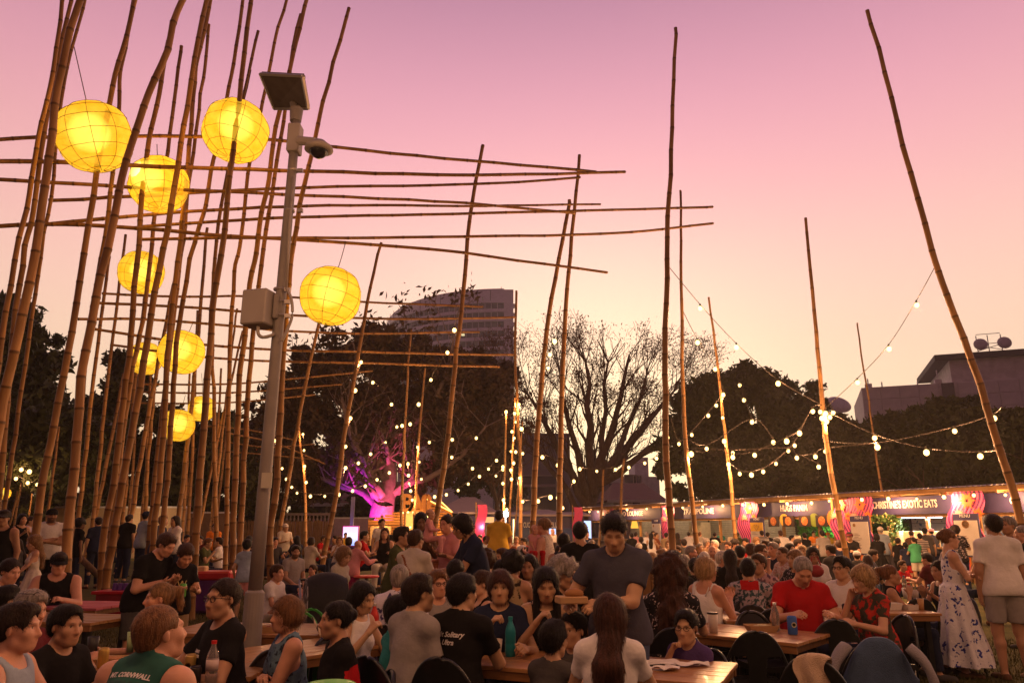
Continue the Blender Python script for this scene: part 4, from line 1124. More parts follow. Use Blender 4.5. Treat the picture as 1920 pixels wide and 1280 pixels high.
place_tree('leafy_tree', 'tallest dark tree below the concrete building with rooftop dishes', 1780, 38, 8, .35, [(1740, 796, 60, 44, 0), (1810, 794, 66, 44, 0), (1770, 850, 90, 70, 0), (1850, 860, 90, 70, 1), (1780, 915, 120, 40, 1), (1700, 826, 60, 50, 1)], LEAF_A, 33, nblob=130, nleaf=46000, size=.22)
place_tree('leafy_tree', 'dark tree cut off by the right edge above the last stall', 1930, 33, 8, .35, [(1910, 820, 50, 46, 0), (1960, 812, 70, 54, 0), (1920, 870, 90, 60, 1), (1900, 910, 90, 40, 1), (1860, 806, 50, 44, 1)], LEAF_C, 34, nblob=110, nleaf=36000, size=.22)
for i, (u_, Y_, pp, lb) in enumerate([(905, 60, [(900, 915, 36, 24, 0), (880, 890, 40, 26, 0)], 'small dark tree behind the pale marquee roof'), (948, 66, [(950, 925, 30, 24, 0), (940, 880, 34, 30, 0)], 'small dark tree just left of the grey flat roofed building'),
         (640, 56, [(640, 925, 60, 14, 0), (600, 915, 40, 16, 0)], 'low hanging greenery in front of the stone building')]):
 place_tree('small_tree', lb, u_, Y_, 5, .16, pp, LEAF_C, 60 + i, nblob=30, nleaf=5000, size=.2)
# --- bamboo
BAM = M('bamboo', (.22, .105, .035), rough=.5, spec=.3, scale=2.2, col2=(.42, .23, .08), bump=.12, bscale=30, stretch=(4, 4, .6), paint=True, detail=6)
def smooth_path(pts, n):
 "Catmull-Rom through the points"
 out = []; m = len(pts)
 for i in range(m - 1):
  p0, p1, p2, p3 = pts[max(i - 1, 0)], pts[i], pts[i + 1], pts[min(i + 2, m - 1)]
  for k in range(n):
   t = k / n
   out.append(.5 * ((2 * p1) + (p2 - p0) * t + (2 * p0 - 5 * p1 + 4 * p2 - p3) * t * t + (-p0 + 3 * p1 - 3 * p2 + p3) * t ** 3))
 out.append(pts[-1]); return out
def bamboo(pts, r0, r1, label, group, seed, node=.36, name='bamboo_pole', kink=.008):
 R = random.Random(seed); pts = smooth_path(pts, 5)
 L = [0]
 for a, b in zip(pts[:-1], pts[1:]): L.append(L[-1] + (b - a).length)
 tot = L[-1]
 def at_(s):
  s = min(max(s, 0), tot)
  for i in range(len(L) - 1):
   if s <= L[i + 1]: return pts[i].lerp(pts[i + 1], (s - L[i]) / max(1e-6, L[i + 1] - L[i]))
  return pts[-1]
 rings = []  # (pos, r, tone)
 s = 0; off = Vector((0, 0, 0)); tone = R.uniform(.85, 1.15)
 while s < tot:
  t = s / tot; ln = min(node * R.uniform(.8, 1.2) * (1 + .5 * t), tot - s); r = r0 + (r1 - r0) * t
  o2 = Vector((R.gauss(0, kink), R.gauss(0, kink), R.gauss(0, kink * .4)))
  c = tone * R.uniform(.82, 1.18)
  for f, rr, tn in ((0.0, 1.07, .50), (.02 / ln if ln > .1 else .1, 1.10, .42), (.035 / ln if ln > .1 else .15, 1.0, c * 1.12), (.5, .975, c), (.96, 1.0, c * .92)):
   if f <= 1: rings.append((at_(s + ln * f) + off.lerp(o2, f), r * rr, tn))
  off = o2; s += max(ln, .02)
 rings.append((pts[-1] + off, r1, .6)); rings.append((pts[-1] + off, r1 * .75, .25))
 n = 9 if r0 > .05 else 6
 mb = MB(); mb.tube([q[0] - pts[0] for q in rings], [q[1] for q in rings], n=n, caps=True)
 me = mb.mesh(name, BAM, smooth=True)
 ca = me.color_attributes.new('paint', 'FLOAT_COLOR', 'POINT')
 ca.data.foreach_set('color', np.repeat(np.array([(q[2], q[2] * .97, q[2] * .92, 1) for q in rings], np.float32), n, 0).ravel())
 o = link(name, me, None, None, pts[0]); tag(o, label, 'bamboo pole', group); return o
ORD = ['first', 'second', 'third', 'fourth', 'fifth', 'sixth', 'seventh', 'eighth', 'ninth', 'tenth', 'eleventh', 'twelfth', 'thirteenth', 'fourteenth', 'fifteenth', 'sixteenth', 'seventeenth',
  'eighteenth', 'nineteenth', 'twentieth', 'twenty-first', 'twenty-second', 'twenty-third', 'twenty-fourth', 'twenty-fifth', 'twenty-sixth']
# thick uprights of the lantern cluster: photo pixels from the top down, distance, width in photo pixels low / high
UP = [
 ([(122, -30), (95, 157), (73, 255), (55, 365), (33, 467), (0, 650), (-25, 860), (-40, 1050)], 11.5, 15, 10),
 ([(140, -30), (109, 109), (84, 248), (62, 401), (47, 467), (28, 600), (12, 760), (0, 900), (-10, 1060)], 12.5, 16, 10),
 ([(157, -30), (124, 91), (106, 175), (95, 292), (80, 383), (67, 467), (43, 595), (23, 681), (6, 751), (-8, 860), (-30, 1060)], 9.8, 24, 16),
 ([(168, -30), (139, 80), (120, 157), (110, 230), (100, 330), (84, 440), (64, 560), (45, 700), (30, 840)], 13.5, 10, 8),
 ([(255, -30), (235, 84), (224, 139), (222, 204), (211, 328), (200, 419), (190, 480), (176, 560), (160, 680), (148, 800), (140, 1000)], 13, 13, 9),
 ([(268, -60), (240, 60), (219, 128), (208, 182), (190, 270), (179, 335), (168, 401), (156, 478), (144, 556), (129, 654), (113, 732), (100, 810), (82, 888), (68, 998), (62, 1060)], 12, 18, 11),
 ([(356, -30), (328, 36), (314, 95), (284, 164), (263, 226), (241, 292), (226, 346), (215, 401), (201, 467), (188, 517), (176, 576), (164, 642), (152, 712), (145, 790), (137, 900), (128, 989), (123, 1134), (121, 1160)], 10.2, 22, 17),
 ([(335, 20), (310, 100), (297, 190), (280, 260), (270, 330), (263, 401), (259, 467), (246, 634), (230, 760), (214, 900), (195, 1000), (184, 1160)], 13.9, 15, 11),
 ([(394, -30), (372, 73), (357, 164), (339, 273), (321, 383), (310, 456), (289, 556), (270, 673), (254, 771), (230, 900), (214, 998), (202, 1066), (189, 1165)], 13.4, 17, 12),
 ([(341, 87), (330, 164), (321, 237), (310, 310), (299, 365), (289, 412), (281, 498), (268, 600), (250, 690), (235, 780), (219, 900), (208, 1010), (200, 1090)], 16, 12, 9),
 ([(392, 46), (387, 109), (377, 175), (365, 274), (352, 370), (345, 440), (332, 540), (318, 660), (306, 760), (290, 900), (276, 1060)], 17, 11, 8),
 ([(398, -20), (387, 40), (368, 128), (360, 200), (354, 292), (343, 401), (332, 498), (320, 595), (312, 693), (309, 771), (300, 900), (288, 1000), (284, 1080)], 14.5, 14, 10),
 ([(460, -30), (441, 109), (427, 179), (414, 250), (401, 299), (383, 394), (363, 459), (344, 556), (332, 634), (324, 751), (313, 900), (300, 1010), (292, 1080)], 15, 13, 9),
 ([(474, -30), (461, 73), (452, 146), (443, 219), (436, 292), (427, 365), (414, 478), (402, 556), (391, 673), (385, 751), (375, 900), (368, 1004), (363, 1078), (360, 1150)], 12.8, 17, 11),
 ([(485, 58), (470, 120), (458, 179), (446, 235), (430, 310), (416, 380), (405, 460), (395, 600), (385, 760), (372, 900), (358, 1040)], 18, 10, 8),
 ([(543, -20), (521, 55), (507, 120), (490, 204), (467, 314), (461, 365), (449, 467), (441, 498), (434, 595), (430, 712), (426, 900), (424, 1000), (424, 1075)], 15.5, 11, 8),
 ([(580, -20), (563, 47), (543, 135), (525, 208), (511, 274), (503, 346), (490, 401), (480, 478), (467, 537), (459, 634), (449, 712), (441, 900), (438, 1000), (436, 1090)], 14.8, 14, 10),
 ([(563, 27), (547, 110), (534, 215), (521, 292), (510, 365), (496, 450), (484, 540), (474, 634), (465, 732), (457, 900), (452, 1000), (448, 1095)], 15.2, 13, 9),
 ([(654, 15), (634, 88), (613, 164), (593, 248), (580, 310), (565, 372), (551, 451), (543, 517), (537, 595), (531, 673), (527, 751), (519, 900), (507, 1004), (510, 1131)], 14.2, 16, 9),
]
for i, (px, Y, wl, wh) in enumerate(UP):
 pts = [P(u, v, Y + .5 * math.sin(i * 2.3) * (1 - k / len(px))) for k, (u, v) in enumerate(px)][::-1]
 z0 = gz(pts[0].x, pts[0].y)
 while len(pts) > 2 and pts[1].z < z0 + .3: pts.pop(0)
 pts[0].z = z0 - .05
 bamboo(pts, wl * Y / FPX * .41, wh * Y / FPX * .41, 'thick upright bamboo pole, %s from the left at the foot of the lantern cluster' % ORD[i], 'thick bamboo poles of the lantern cluster', i)
# thinner poles standing farther back in the cluster (generated between the traced ones)
BACK = [(205, 480, 150, 960, 24, 9), (236, 440, 176, 980, 26, 8), (349, 423, 243, 1000, 22, 9), (289, 412, 228, 1010, 27, 8), (388, 427, 330, 1000, 25, 9), (370, 582, 352, 980, 30, 7), (444, 578, 398, 1000, 28, 6),
  (455, 620, 372, 1000, 30, 6), (232, 700, 172, 990, 30, 8), (243, 650, 196, 985, 28, 8), (256, 760, 236, 985, 32, 6), (282, 700, 262, 1000, 30, 7), (300, 640, 272, 1000, 27, 8), (355, 700, 341, 990, 32, 6),
  (415, 690, 395, 985, 34, 6), (432, 730, 405, 985, 36, 5), (352, 830, 336, 975, 38, 5), (366, 840, 345, 980, 40, 5), (40, 905, 30, 960, 30, 4), (33, 920, 22, 965, 28, 5), (60, 925, 55, 970, 32, 4), (110, 800, 88, 960, 26, 6), (398, 560, 405, 1010, 21, 9)]
for i, (ut, vt, ub, vb, Y, w) in enumerate(sorted(BACK, key=lambda q: q[2])):
 a, b = P(ub, vb, Y), P(ut, vt, Y); g = gz(a.x, Y); d = (b - a)
 a = a + d * ((g - .05 - a.z) / d.z); m = a.lerp(b, .5) + Vector((.10 * math.sin(i * 3), 0, 0))
 bamboo([a, m, b], w * Y / FPX * .5, w * Y / FPX * .32, 'thinner bamboo pole farther back, %s from the left behind the lantern cluster' % ORD[i], 'thin bamboo poles behind the lantern cluster', 100 + i, node=.4, kink=.01)
FREE = [
 ([(622, 500), (597, 611), (579, 690), (561, 780), (540, 906), (530, 960), (522, 1010)], 22, 9, 6, 'leaning bamboo pole behind the hanging lantern right of the lamp pole'),
 ([(714, 455), (690, 560), (668, 690), (648, 800), (630, 930), (614, 1010)], 21, 11, 6, 'slanting bamboo pole carrying bulbs between the single lantern and the office tower'),
 ([(559, 795), (566, 860), (571, 900), (574, 1004)], 30, 6, 4, 'short thin bamboo pole strung with bulbs right of the lamp pole'),
 ([(905, 272), (882, 400), (868, 560), (855, 660), (838, 830), (822, 940), (813, 1010)], 19, 12, 8, 'long leaning bamboo pole crossing in front of the office tower'),
 ([(1088, 291), (1075, 420), (1062, 560), (1055, 700), (1051, 850), (1049, 1020)], 17.5, 13, 7, 'dark tall bamboo pole just left of the bare tree trunk'),
 ([(1068, 375), (1045, 500), (1025, 620), (1012, 760), (1003, 900), (998, 1020)], 18.5, 13, 8, 'brightly lit leaning bamboo pole beside the woman holding a baby'),
 ([(968, 545), (966, 620), (967, 700), (972, 800), (976, 900), (976, 1010)], 24, 8, 5, 'bamboo pole with bulbs right of the man in yellow'),
 ([(771, 618), (765, 700), (757, 850), (752, 985)], 27, 6, 4, 'thin bamboo pole left in front of the timber bar'),
 ([(797, 690), (785, 830), (777, 970)], 30, 6, 4, 'thin bamboo pole with bulbs right in front of the timber bar'),
 ([(949, 768), (946, 900), (944, 985)], 28, 5, 4, 'leftmost of the thin bamboo poles wound with bulbs behind the man in yellow'),
 ([(966, 745), (961, 850), (955, 985)], 30, 5, 4, 'middle one of the thin bamboo poles wound with bulbs behind the man in yellow'),
 ([(980, 790), (966, 990)], 33, 4, 3, 'faintest of the thin bamboo poles wound with bulbs behind the man in yellow'),
 ([(1267, 53), (1258, 300), (1252, 420), (1250, 520), (1247, 700), (1250, 850), (1256, 950), (1262, 1050)], 14.5, 15, 8, 'tallest upright bamboo pole in the middle of the seating area'),
 ([(1276, 357), (1277, 520), (1280, 700), (1287, 850), (1300, 960), (1311, 1060)], 18, 11, 5, 'bamboo pole just right of the tallest one, leaning left towards the top'),
 ([(1328, 557), (1340, 640), (1355, 780), (1368, 880), (1378, 1000), (1385, 1060)], 21, 9, 4, 'bamboo pole with bulbs left of the green walled food stall'),
 ([(1510, 408), (1522, 530), (1537, 700), (1550, 830), (1568, 940), (1592, 1070)], 17.5, 12, 6, 'bamboo pole meeting the knot of bulbs right of the broad dark tree'),
 ([(1626, 20), (1660, 140), (1695, 280), (1730, 400), (1760, 510), (1800, 620), (1840, 730), (1880, 860), (1910, 960), (1932, 1060)], 13.5, 17, 9, 'big bowed bamboo pole leaning in from the right edge'),
 ([(1607, 605), (1614, 660), (1625, 725), (1650, 900), (1668, 1000)], 27, 5, 3, 'distant thin bamboo pole against the concrete building'),
 ([(1170, 860), (1166, 900), (1164, 950), (1160, 1000)], 36, 6, 5, 'slender bamboo pole in front of the low red roofed house'),
 ([(1131, 880), (1128, 955), (1124, 1000)], 38, 5, 4, 'slender bamboo pole right of the bare tree trunk'),
]
for i, (px, Y, wl, wh, lb) in enumerate(FREE):
 pts = [P(u, v, Y) for u, v in px][::-1]; g = gz(pts[0].x, Y); d = pts[1] - pts[0]
 pts[0] = pts[0] + d * ((g - .05 - pts[0].z) / d.z)
 bamboo(pts, wl * Y / FPX * .46, wh * Y / FPX * .46, lb, 'free standing bamboo poles', 200 + i, node=.38)
HOR = [
 ([(-30, 264), (70, 258), (260, 256), (440, 258), (547, 266), (620, 275), (760, 290), (900, 303), (1118, 322)], 13.2, 16.5, 10, 7, 'topmost level bamboo pole, running from the left edge to short of the tall pole tips'),
 ([(-30, 303), (60, 303), (250, 310), (430, 316), (620, 322), (860, 328), (1000, 327), (1172, 323)], 12.2, 15.5, 12, 7, 'second level bamboo pole down, thickest and ending right of the first'),
 ([(-30, 335), (146, 345), (255, 352), (420, 359), (547, 365), (700, 372), (850, 379), (1000, 392), (1080, 400)], 12.8, 17, 10, 6, 'level bamboo pole sloping gently down to the right beneath the upper lanterns'),
 ([(91, 376), (219, 370), (420, 358), (547, 352), (700, 349), (900, 345), (1088, 333)], 14, 16, 9, 6, 'level bamboo pole rising to the right beneath the upper lanterns'),
 ([(84, 421), (219, 408), (328, 398), (547, 387), (700, 385), (900, 386), (1125, 383)], 13.6, 18, 10, 5, 'level bamboo pole rising from the low left knot and ending level with the tower'),
 ([(266, 425), (401, 416), (547, 408), (700, 404), (900, 400), (1050, 396), (1200, 392), (1336, 388)], 15, 17, 8, 6, 'long level bamboo pole ending past the tall middle pole'),
 ([(-30, 426), (84, 420), (255, 427), (401, 441), (547, 449), (700, 459), (850, 472), (1000, 492), (1139, 511)], 12.6, 16, 11, 6, 'level bamboo pole carrying the single lantern and dipping to the right'),
 ([(263, 449), (480, 446), (700, 446), (900, 443), (1050, 441), (1200, 434), (1337, 419)], 14.6, 16.5, 8, 6, 'lowest long level bamboo pole, its tip turned up at the right'),
 ([(191, 550), (330, 556), (457, 555), (547, 557), (700, 567), (906, 575)], 20, 23, 6, 5, 'level bamboo pole passing behind the single lantern'),
 ([(185, 568), (351, 576), (547, 591), (700, 597), (850, 597), (967, 595)], 20, 23, 7, 5, 'level bamboo pole just under the single lantern'),
 ([(146, 598), (285, 599), (457, 613), (547, 621), (700, 625), (899, 622)], 19, 24, 7, 5, 'level bamboo pole across the roof line of the office tower'),
 ([(178, 617), (301, 636), (381, 646), (527, 656), (699, 660), (850, 664), (965, 665)], 20, 24, 7, 5, 'level bamboo pole in front of the top of the floodlit tree'),
 ([(207, 646), (391, 670), (539, 678), (699, 681), (850, 686), (937, 687)], 21, 24, 6, 5, 'lower of the level bamboo poles in front of the floodlit tree'),
 ([(258, 720), (422, 720), (527, 712), (699, 695)], 26, 28, 5, 4, 'short level bamboo pole rising towards a bulb left of the tree trunk'),
 ([(234, 734), (430, 736), (641, 720)], 27, 29, 5, 4, 'short level bamboo pole in front of the dark left part of the floodlit tree'),
 ([(234, 755), (418, 755), (590, 740)], 28, 30, 4, 4, 'shortest level bamboo pole behind the lamp pole'),
 ([(380, 798), (469, 806), (555, 826)], 34, 36, 4, 3, 'far level bamboo pole beside the lowest lantern'),
 ([(430, 812), (520, 832), (610, 870)], 34, 38, 4, 3, 'far sloping bamboo pole left of the violet branches'),
 ([(400, 824), (500, 838), (590, 832)], 36, 38, 3, 3, 'faint far bamboo pole beneath the lowest lantern'),
 ([(410, 845), (500, 852), (600, 862)], 36, 38, 3, 3, 'lowest faint far bamboo pole behind the lamp pole'),
]
for i, (px, Ya, Yb, wl, wh, lb) in enumerate(HOR):
 n = len(px) - 1
 pts = [P(u, v, Ya + (Yb - Ya) * k / n) for k, (u, v) in enumerate(px)]
 bamboo(pts, wl * Ya / FPX * .42, wh * Yb / FPX * .42, lb, 'level bamboo poles lashed across the uprights', 300 + i, node=.5, kink=.009)
# --- lanterns
def lantern_mat():
 m = bpy.data.materials.new('lantern_paper'); m.use_nodes = True
 N, L = m.node_tree.nodes, m.node_tree.links; N.clear()
 o = N.new('ShaderNodeOutputMaterial'); e = N.new('ShaderNodeEmission'); t = N.new('ShaderNodeBsdfTransparent'); d = N.new('ShaderNodeBsdfDiffuse')
 tc = N.new('ShaderNodeTexCoord'); nz = N.new('ShaderNodeTexNoise'); nz.inputs['Scale'].default_value = 3.5; nz.inputs['Detail'].default_value = 6
 L.new(tc.outputs['Object'], nz.inputs['Vector'])
 rp = N.new('ShaderNodeValToRGB'); rp.color_ramp.elements[0].color = (.92, .50, .012, 1); rp.color_ramp.elements[1].color = (1.0, .74, .06, 1)
 rp.color_ramp.elements[0].position = .35; rp.color_ramp.elements[1].position = .65
 L.new(nz.outputs['Fac'], rp.inputs[0]); L.new(rp.outputs[0], e.inputs[0]); e.inputs[1].default_value = .85
 d.inputs[0].default_value = (.5, .35, .08, 1); t.inputs[0].default_value = (1, .8, .25, 1)
 a = N.new('ShaderNodeAddShader'); L.new(e.outputs[0], a.inputs[0]); L.new(d.outputs[0], a.inputs[1])
 mx = N.new('ShaderNodeMixShader'); mx.inputs[0].default_value = .55; L.new(t.outputs[0], mx.inputs[1]); L.new(a.outputs[0], mx.inputs[2])
 L.new(mx.outputs[0], o.inputs[0]); m.cycles.emission_sampling = 'NONE'; return m
LPAPER = lantern_mat()
def lamp_glow_mat():
 m = bpy.data.materials.new('hot_spot_glow'); m.use_nodes = True
 N, L = m.node_tree.nodes, m.node_tree.links; N.clear()
 o = N.new('ShaderNodeOutputMaterial'); e = N.new('ShaderNodeEmission'); t = N.new('ShaderNodeBsdfTransparent'); lw = N.new('ShaderNodeLayerWeight'); lw.inputs[0].default_value = .5
 e.inputs[0].default_value = (1, .80, .32, 1); e.inputs[1].default_value = 3.2
 pw = N.new('ShaderNodeMath'); pw.operation = 'POWER'; sb = N.new('ShaderNodeMath'); sb.operation = 'SUBTRACT'; sb.inputs[0].default_value = 1
 L.new(lw.outputs['Facing'], sb.inputs[1]); L.new(sb.outputs[0], pw.inputs[0]); pw.inputs[1].default_value = 2.2
 mx = N.new('ShaderNodeMixShader'); L.new(pw.outputs[0], mx.inputs[0]); L.new(t.outputs[0], mx.inputs[1]); L.new(e.outputs[0], mx.inputs[2]); L.new(mx.outputs[0], o.inputs[0])
 m.cycles.emission_sampling = 'NONE'; return m
LGLOW = lamp_glow_mat()
WIRE = M('lantern_wire', (.10, .045, .008), rough=.6)
def lantern(u, v, r_px, Y, label, en, tilt=(.1, .1), hang=None, hot=(0, 0)):
 c = P(u, v, Y); R = r_px * Y / FPX
 root = thing('paper_lantern', label, 'lantern', c, 0, 'yellow paper lanterns in the bamboo'); root.rotation_euler = (tilt[0], tilt[1], u * .1)
 def rad_(t):  # slightly faceted globe drawn to a blunt point top and bottom
  return R * (math.cos(t) ** .88 if math.cos(t) > 0 else 0)
 NV, NU = 18, 30; ribs = 10
 mb = MB()
 def f(a, b):
  t = -math.pi / 2 + math.pi * b; w = 2 * math.pi * a
  k = 1 - .035 * (1 - abs(math.cos(ribs * w / 2))) - .0
  rr = rad_(t) * k * (1 + .012 * math.sin(3 * w + 7 * t))
  return Vector((rr * math.cos(w), rr * math.sin(w), R * .99 * math.sin(t) * (1 + .03 * math.cos(2 * t))))
 mb.grid(f, NU, NV); mb.build('paper_shade', LPAPER, root, smooth=True)
 def ff(a, t): return f(a, (t + math.pi / 2) / math.pi) * 1.006
 for k in range(7):
  t = -1.25 + 2.5 * k / 6; w = MB()
  w.tube([ff(i / 40, t) for i in range(41)], .0042, n=4, caps=False); w.build('wire_hoop', WIRE, root)
 for k in range(ribs):
  w = MB(); w.tube([ff(k / ribs, -math.pi / 2 + .04 + (math.pi - .08) * i / 24) for i in range(25)], .0042, n=4, caps=False); w.build('wire_rib', WIRE, root)
 g = MB(); g.sphere((hot[0] * R, hot[1] * R, .12 * R), R * .58, 20, 14); g.build('hot_spot_glow', LGLOW, root, smooth=True)  # added glow ball imitating the soft hot spot behind the paper
 g = MB(); g.sphere((hot[0] * R, hot[1] * R, .12 * R), R * .12, 12, 8); g.build('bulb', glow_mat('lamp_core', (1, .88, .55), 5), root, smooth=True)
 w = MB(); top = Vector((0, 0, R * 1.0)); hp = (P(*hang, Y) - c) if hang else Vector((0, 0, R * 1.0 + .5))
 w.tube([top, top.lerp(hp, .5) + Vector((.01, 0, 0)), hp], .008, n=5); w.build('hanging_cord', WIRE, root)
 point_light((0, 0, 0), en * 1.35, (1, .50, .12), R * .5, root).data.use_shadow = True
 return root
LAN = [(177, 257, 74, 11.5, 'largest yellow paper lantern, hanging at the far left among the leaning poles', 130, (.30, .18), (205, 110), (.05, -.1)),
  (442, 246, 66, 12.8, 'yellow paper lantern left of the solar panel with a bamboo pole across its middle', 130, (-.1, .12), (452, 120), (.0, -.2)),
  (298, 346, 58, 14.2, 'yellow paper lantern behind several poles, under the two top lanterns', 110, (.2, -.1), (310, 265), (.4, -.2)),
  (620, 555, 59, 14.0, 'single yellow paper lantern hanging clear of the others right of the lamp pole', 130, (-.15, .12), (628, 456), (.0, -.1)),
  (265, 511, 43, 18.0, 'mid height yellow paper lantern directly below the third one', 90, (.2, .1), (262, 440), (0, 0)),
  (340, 660, 43, 18.5, 'yellow paper lantern sticking out right of a pole clump at tree top height', 90, (.15, -.2), (345, 600), (.3, 0)),
  (273, 672, 32, 23.0, 'smaller yellow paper lantern touching its neighbour at tree top height', 70, (.1, .1), (275, 620), (0, 0)),
  (333, 797, 31, 24.0, 'low yellow paper lantern against the dark tree', 70, (.15, -.1), (336, 740), (.2, 0)),
  (378, 766, 25, 29.0, 'faint small yellow paper lantern farthest back', 50, (.1, 0), (380, 700), (0, 0)),
  (8, 925, 11, 30.0, 'tiny round lantern glowing at the left edge above the crowd', 60, (0, 0), (8, 880), (0, 0))]
for a in LAN: lantern(a[0], a[1], a[2], a[3], a[4], a[5], a[6], a[7], a[8])
# --- lamp / camera pole
def camera_pole():
 Y = 6.6; b = P(478, 1110, Y); t = P(557, 212, Y); x0 = b.x; g = gz(x0, Y)
 root = thing('camera_pole', 'grey steel pole with solar panel, dome camera and equipment box beside the lantern cluster', 'camera pole', (x0, Y, g))
 steel = M('painted_steel', (.23, .20, .19), rough=.55, scale=5, var=.12, bump=.1, bscale=60)
 steel2 = M('box_grey', (.34, .30, .29), rough=.6, var=.06)
 H = t.z - g; dx = t.x - b.x
 def c(z): return Vector((dx * max(0, (z - (b.z - g))) / (H - (b.z - g)), 0, z))
 mb = MB(); mb.tube([c(0), c(b.z - g)], [.086, .080], n=20); mb.tube([c(b.z - g), c(b.z - g + .02)], [.080, .062], n=20); mb.build('pole_base', steel, root, smooth=False)
 mb = MB(); zs = [b.z - g + .02 + (H - b.z + g - .02) * i / 6 for i in range(7)]
 mb.tube([c(z) for z in zs], [.059 - .017 * i / 6 for i in range(7)], n=18); mb.build('pole', steel, root, smooth=True)
 def px(u, v, dy=0): w = P(u, v, Y + dy); return Vector((w.x - x0, dy, w.z - g))
 # solar panel seen from below, tipped to the left and forward
 A, B_, C_, D = px(488, 139, -.10), px(567, 143, -.30), px(578, 204, .10), px(514, 204, .38)
 n = (B_ - A).cross(D - A).normalized()
 if n.z < 0: n = -n
 mb = MB(); mb.poly([A, B_, C_, D], n, .035); mb.build('solar_panel', M('solar_panel_back', (.10, .08, .075), rough=.7, var=.2, scale=10), root)
 mb = MB()
 for p, q in ((A, B_), (B_, C_), (C_, D), (D, A)): mb.tube([p, q], .018, n=4)
 mb.build('panel_frame', M('aluminium', (.40, .36, .35), rough=.4, metal=.6), root)
 tp = c(H)
 mb = MB(); mb.tube([tp, px(548, 190, .2)], .035, n=8); mb.tube([px(566, 142, .12), px(562, 204, .16)], .036, n=10); mb.build('panel_bracket', steel, root)
 mb = MB(); mb.tube([px(554, 228), px(556, 205)], [.055, .066], n=16); mb.build('pole_cap', steel, root)
 # dome camera on its arm
 mb = MB(); mb.box(px(553, 262), (.12, .14, .30), bevel=.01); mb.tube([px(560, 264, -.05), px(592, 266, -.12)], [.045, .04], n=10); mb.build('camera_arm', steel2, root)
 dc = px(598, 278, -.14)
 mb = MB(); mb.lathe([(0, .075), (.06, .07), (.085, .045), (.13, .01), (.135, -.02), (.09, -.03)], dc, 24); mb.build('camera_hood', steel2, root, smooth=True)
 mb = MB(); mb.lathe([(.09, -.02), (.085, -.045), (.06, -.08), (.03, -.10), (0, -.105)], dc, 20); mb.build('camera_dome', M('smoked_dome', (.015, .015, .02), rough=.08, spec=.8), root, smooth=True)
 mb = MB()
 for k in range(8): a = k * math.pi / 4; mb.sphere(dc + Vector((.108 * math.cos(a), .108 * math.sin(a), -.018)), .012, 6, 4)
 mb.build('led_ring', steel2, root)['kind'] = 'stuff'
 # equipment box
 bc = px(488, 580, -.02); mb = MB(); mb.box(bc, (.25, .24, .33), Matrix.Rotation(rad(-14), 3, 'Z'), bevel=.012); mb.build('equipment_box', steel2, root)
 mb = MB(); mb.box(bc + Vector((.155, .02, .02)), (.05, .16, .24), bevel=.01); mb.build('box_bracket', steel, root)
 for v_ in (543, 566, 592, 320, 395):
  mb = MB(); k = v_ > 500; r_ = .058 if k else .050; mb.lathe([(r_, -.011), (r_ + .004, 0), (r_, .011)], px(525 if k else 549 - (v_ - 320) * .085, v_, 0), 18); mb.build('clamp_band', M('aluminium', (.4, .36, .35)), root)
  mb = MB(); mb.box(px((525 if k else 549) + 14, v_, -.05), (.05, .03, .035)); mb.build('clamp_bolt', M('aluminium', (.4, .36, .35)), root)
 mb = MB(); mb.box(px(500, 900, -.088), (.09, .01, .13)); mb.build('label_plate', M('label_plate', (.45, .42, .36), rough=.6), root)
 mb = MB(); mb.tube(smooth_path([px(537, 540, -.08), px(546, 560, -.1), px(548, 590, -.1), px(540, 615, -.1), px(528, 640, -.09)], 5), .014, n=7)
 mb.tube(smooth_path([px(484, 612, -.08), px(484, 625, -.08), px(492, 632, -.08), px(508, 629, -.07), px(515, 625, -.06)], 5), .016, n=7)
 mb.tube([px(551, 330, -.07), px(543, 420, -.075), px(537, 540, -.085)], .012, n=6); mb.build('conduit', steel2, root, smooth=True)
camera_pole()
# --- festoon strings
BULB = glow_mat('bulb_glow', (1.0, .62, .20), 5)
CABLE = M('cable', (.03, .02, .015), rough=.7)
bulb_me = None
def festoon(pts, bulbs, label, r=.050, every=1, light=34, group='strings of bulbs over the market', drop=.09, cable=True):
 """pts: 3-D polyline of the cable; bulbs: 3-D positions of the bulbs"""
 global bulb_me
 if bulb_me is None:
  q = MB(); q.sphere((0, 0, 0), 1, 10, 8); bulb_me = q.mesh('bulb', BULB, True)
 root = thing('string_light', label, 'string light', pts[0], 0, group)
 if cable and len(pts) > 1:
  mb = MB(); mb.tube([p - pts[0] for p in pts], .009, n=4, caps=False); mb.build('cable', CABLE, root)
 mb = MB()
 for i, b in enumerate(bulbs):
  o = bpy.data.objects.new('bulb', bulb_me); COL.objects.link(o); o.parent = root; o.location = b - pts[0]
  rr = r * (.8 + .45 * ((i * 7919 + int(b.x * 100)) % 10) / 10); o.scale = (rr, rr, rr * 1.15)
  mb.tube([b - pts[0] + Vector((0, 0, rr)), b - pts[0] + Vector((0, 0, rr + .06))], .018, n=5)
  if light and i % every == 0: point_light(b - pts[0] - Vector((0, 0, rr + .05)), light * 2.6, (1, .48, .20), .03, root)
 mb.build('socket', CABLE, root)['kind'] = 'stuff'
def fpx(px, Ya, Yb, label, skip=0, **kw):
 n = max(1, len(px) - 1); b = [P(u, v, Ya + (Yb - Ya) * i / n) for i, (u, v) in enumerate(px)]
 up = Vector((0, 0, .10)); pts = smooth_path([q + up for q in b], 4) if len(b) > 2 else [q + up for q in b]
 festoon(pts, b[skip:] if skip else b, label, **kw)
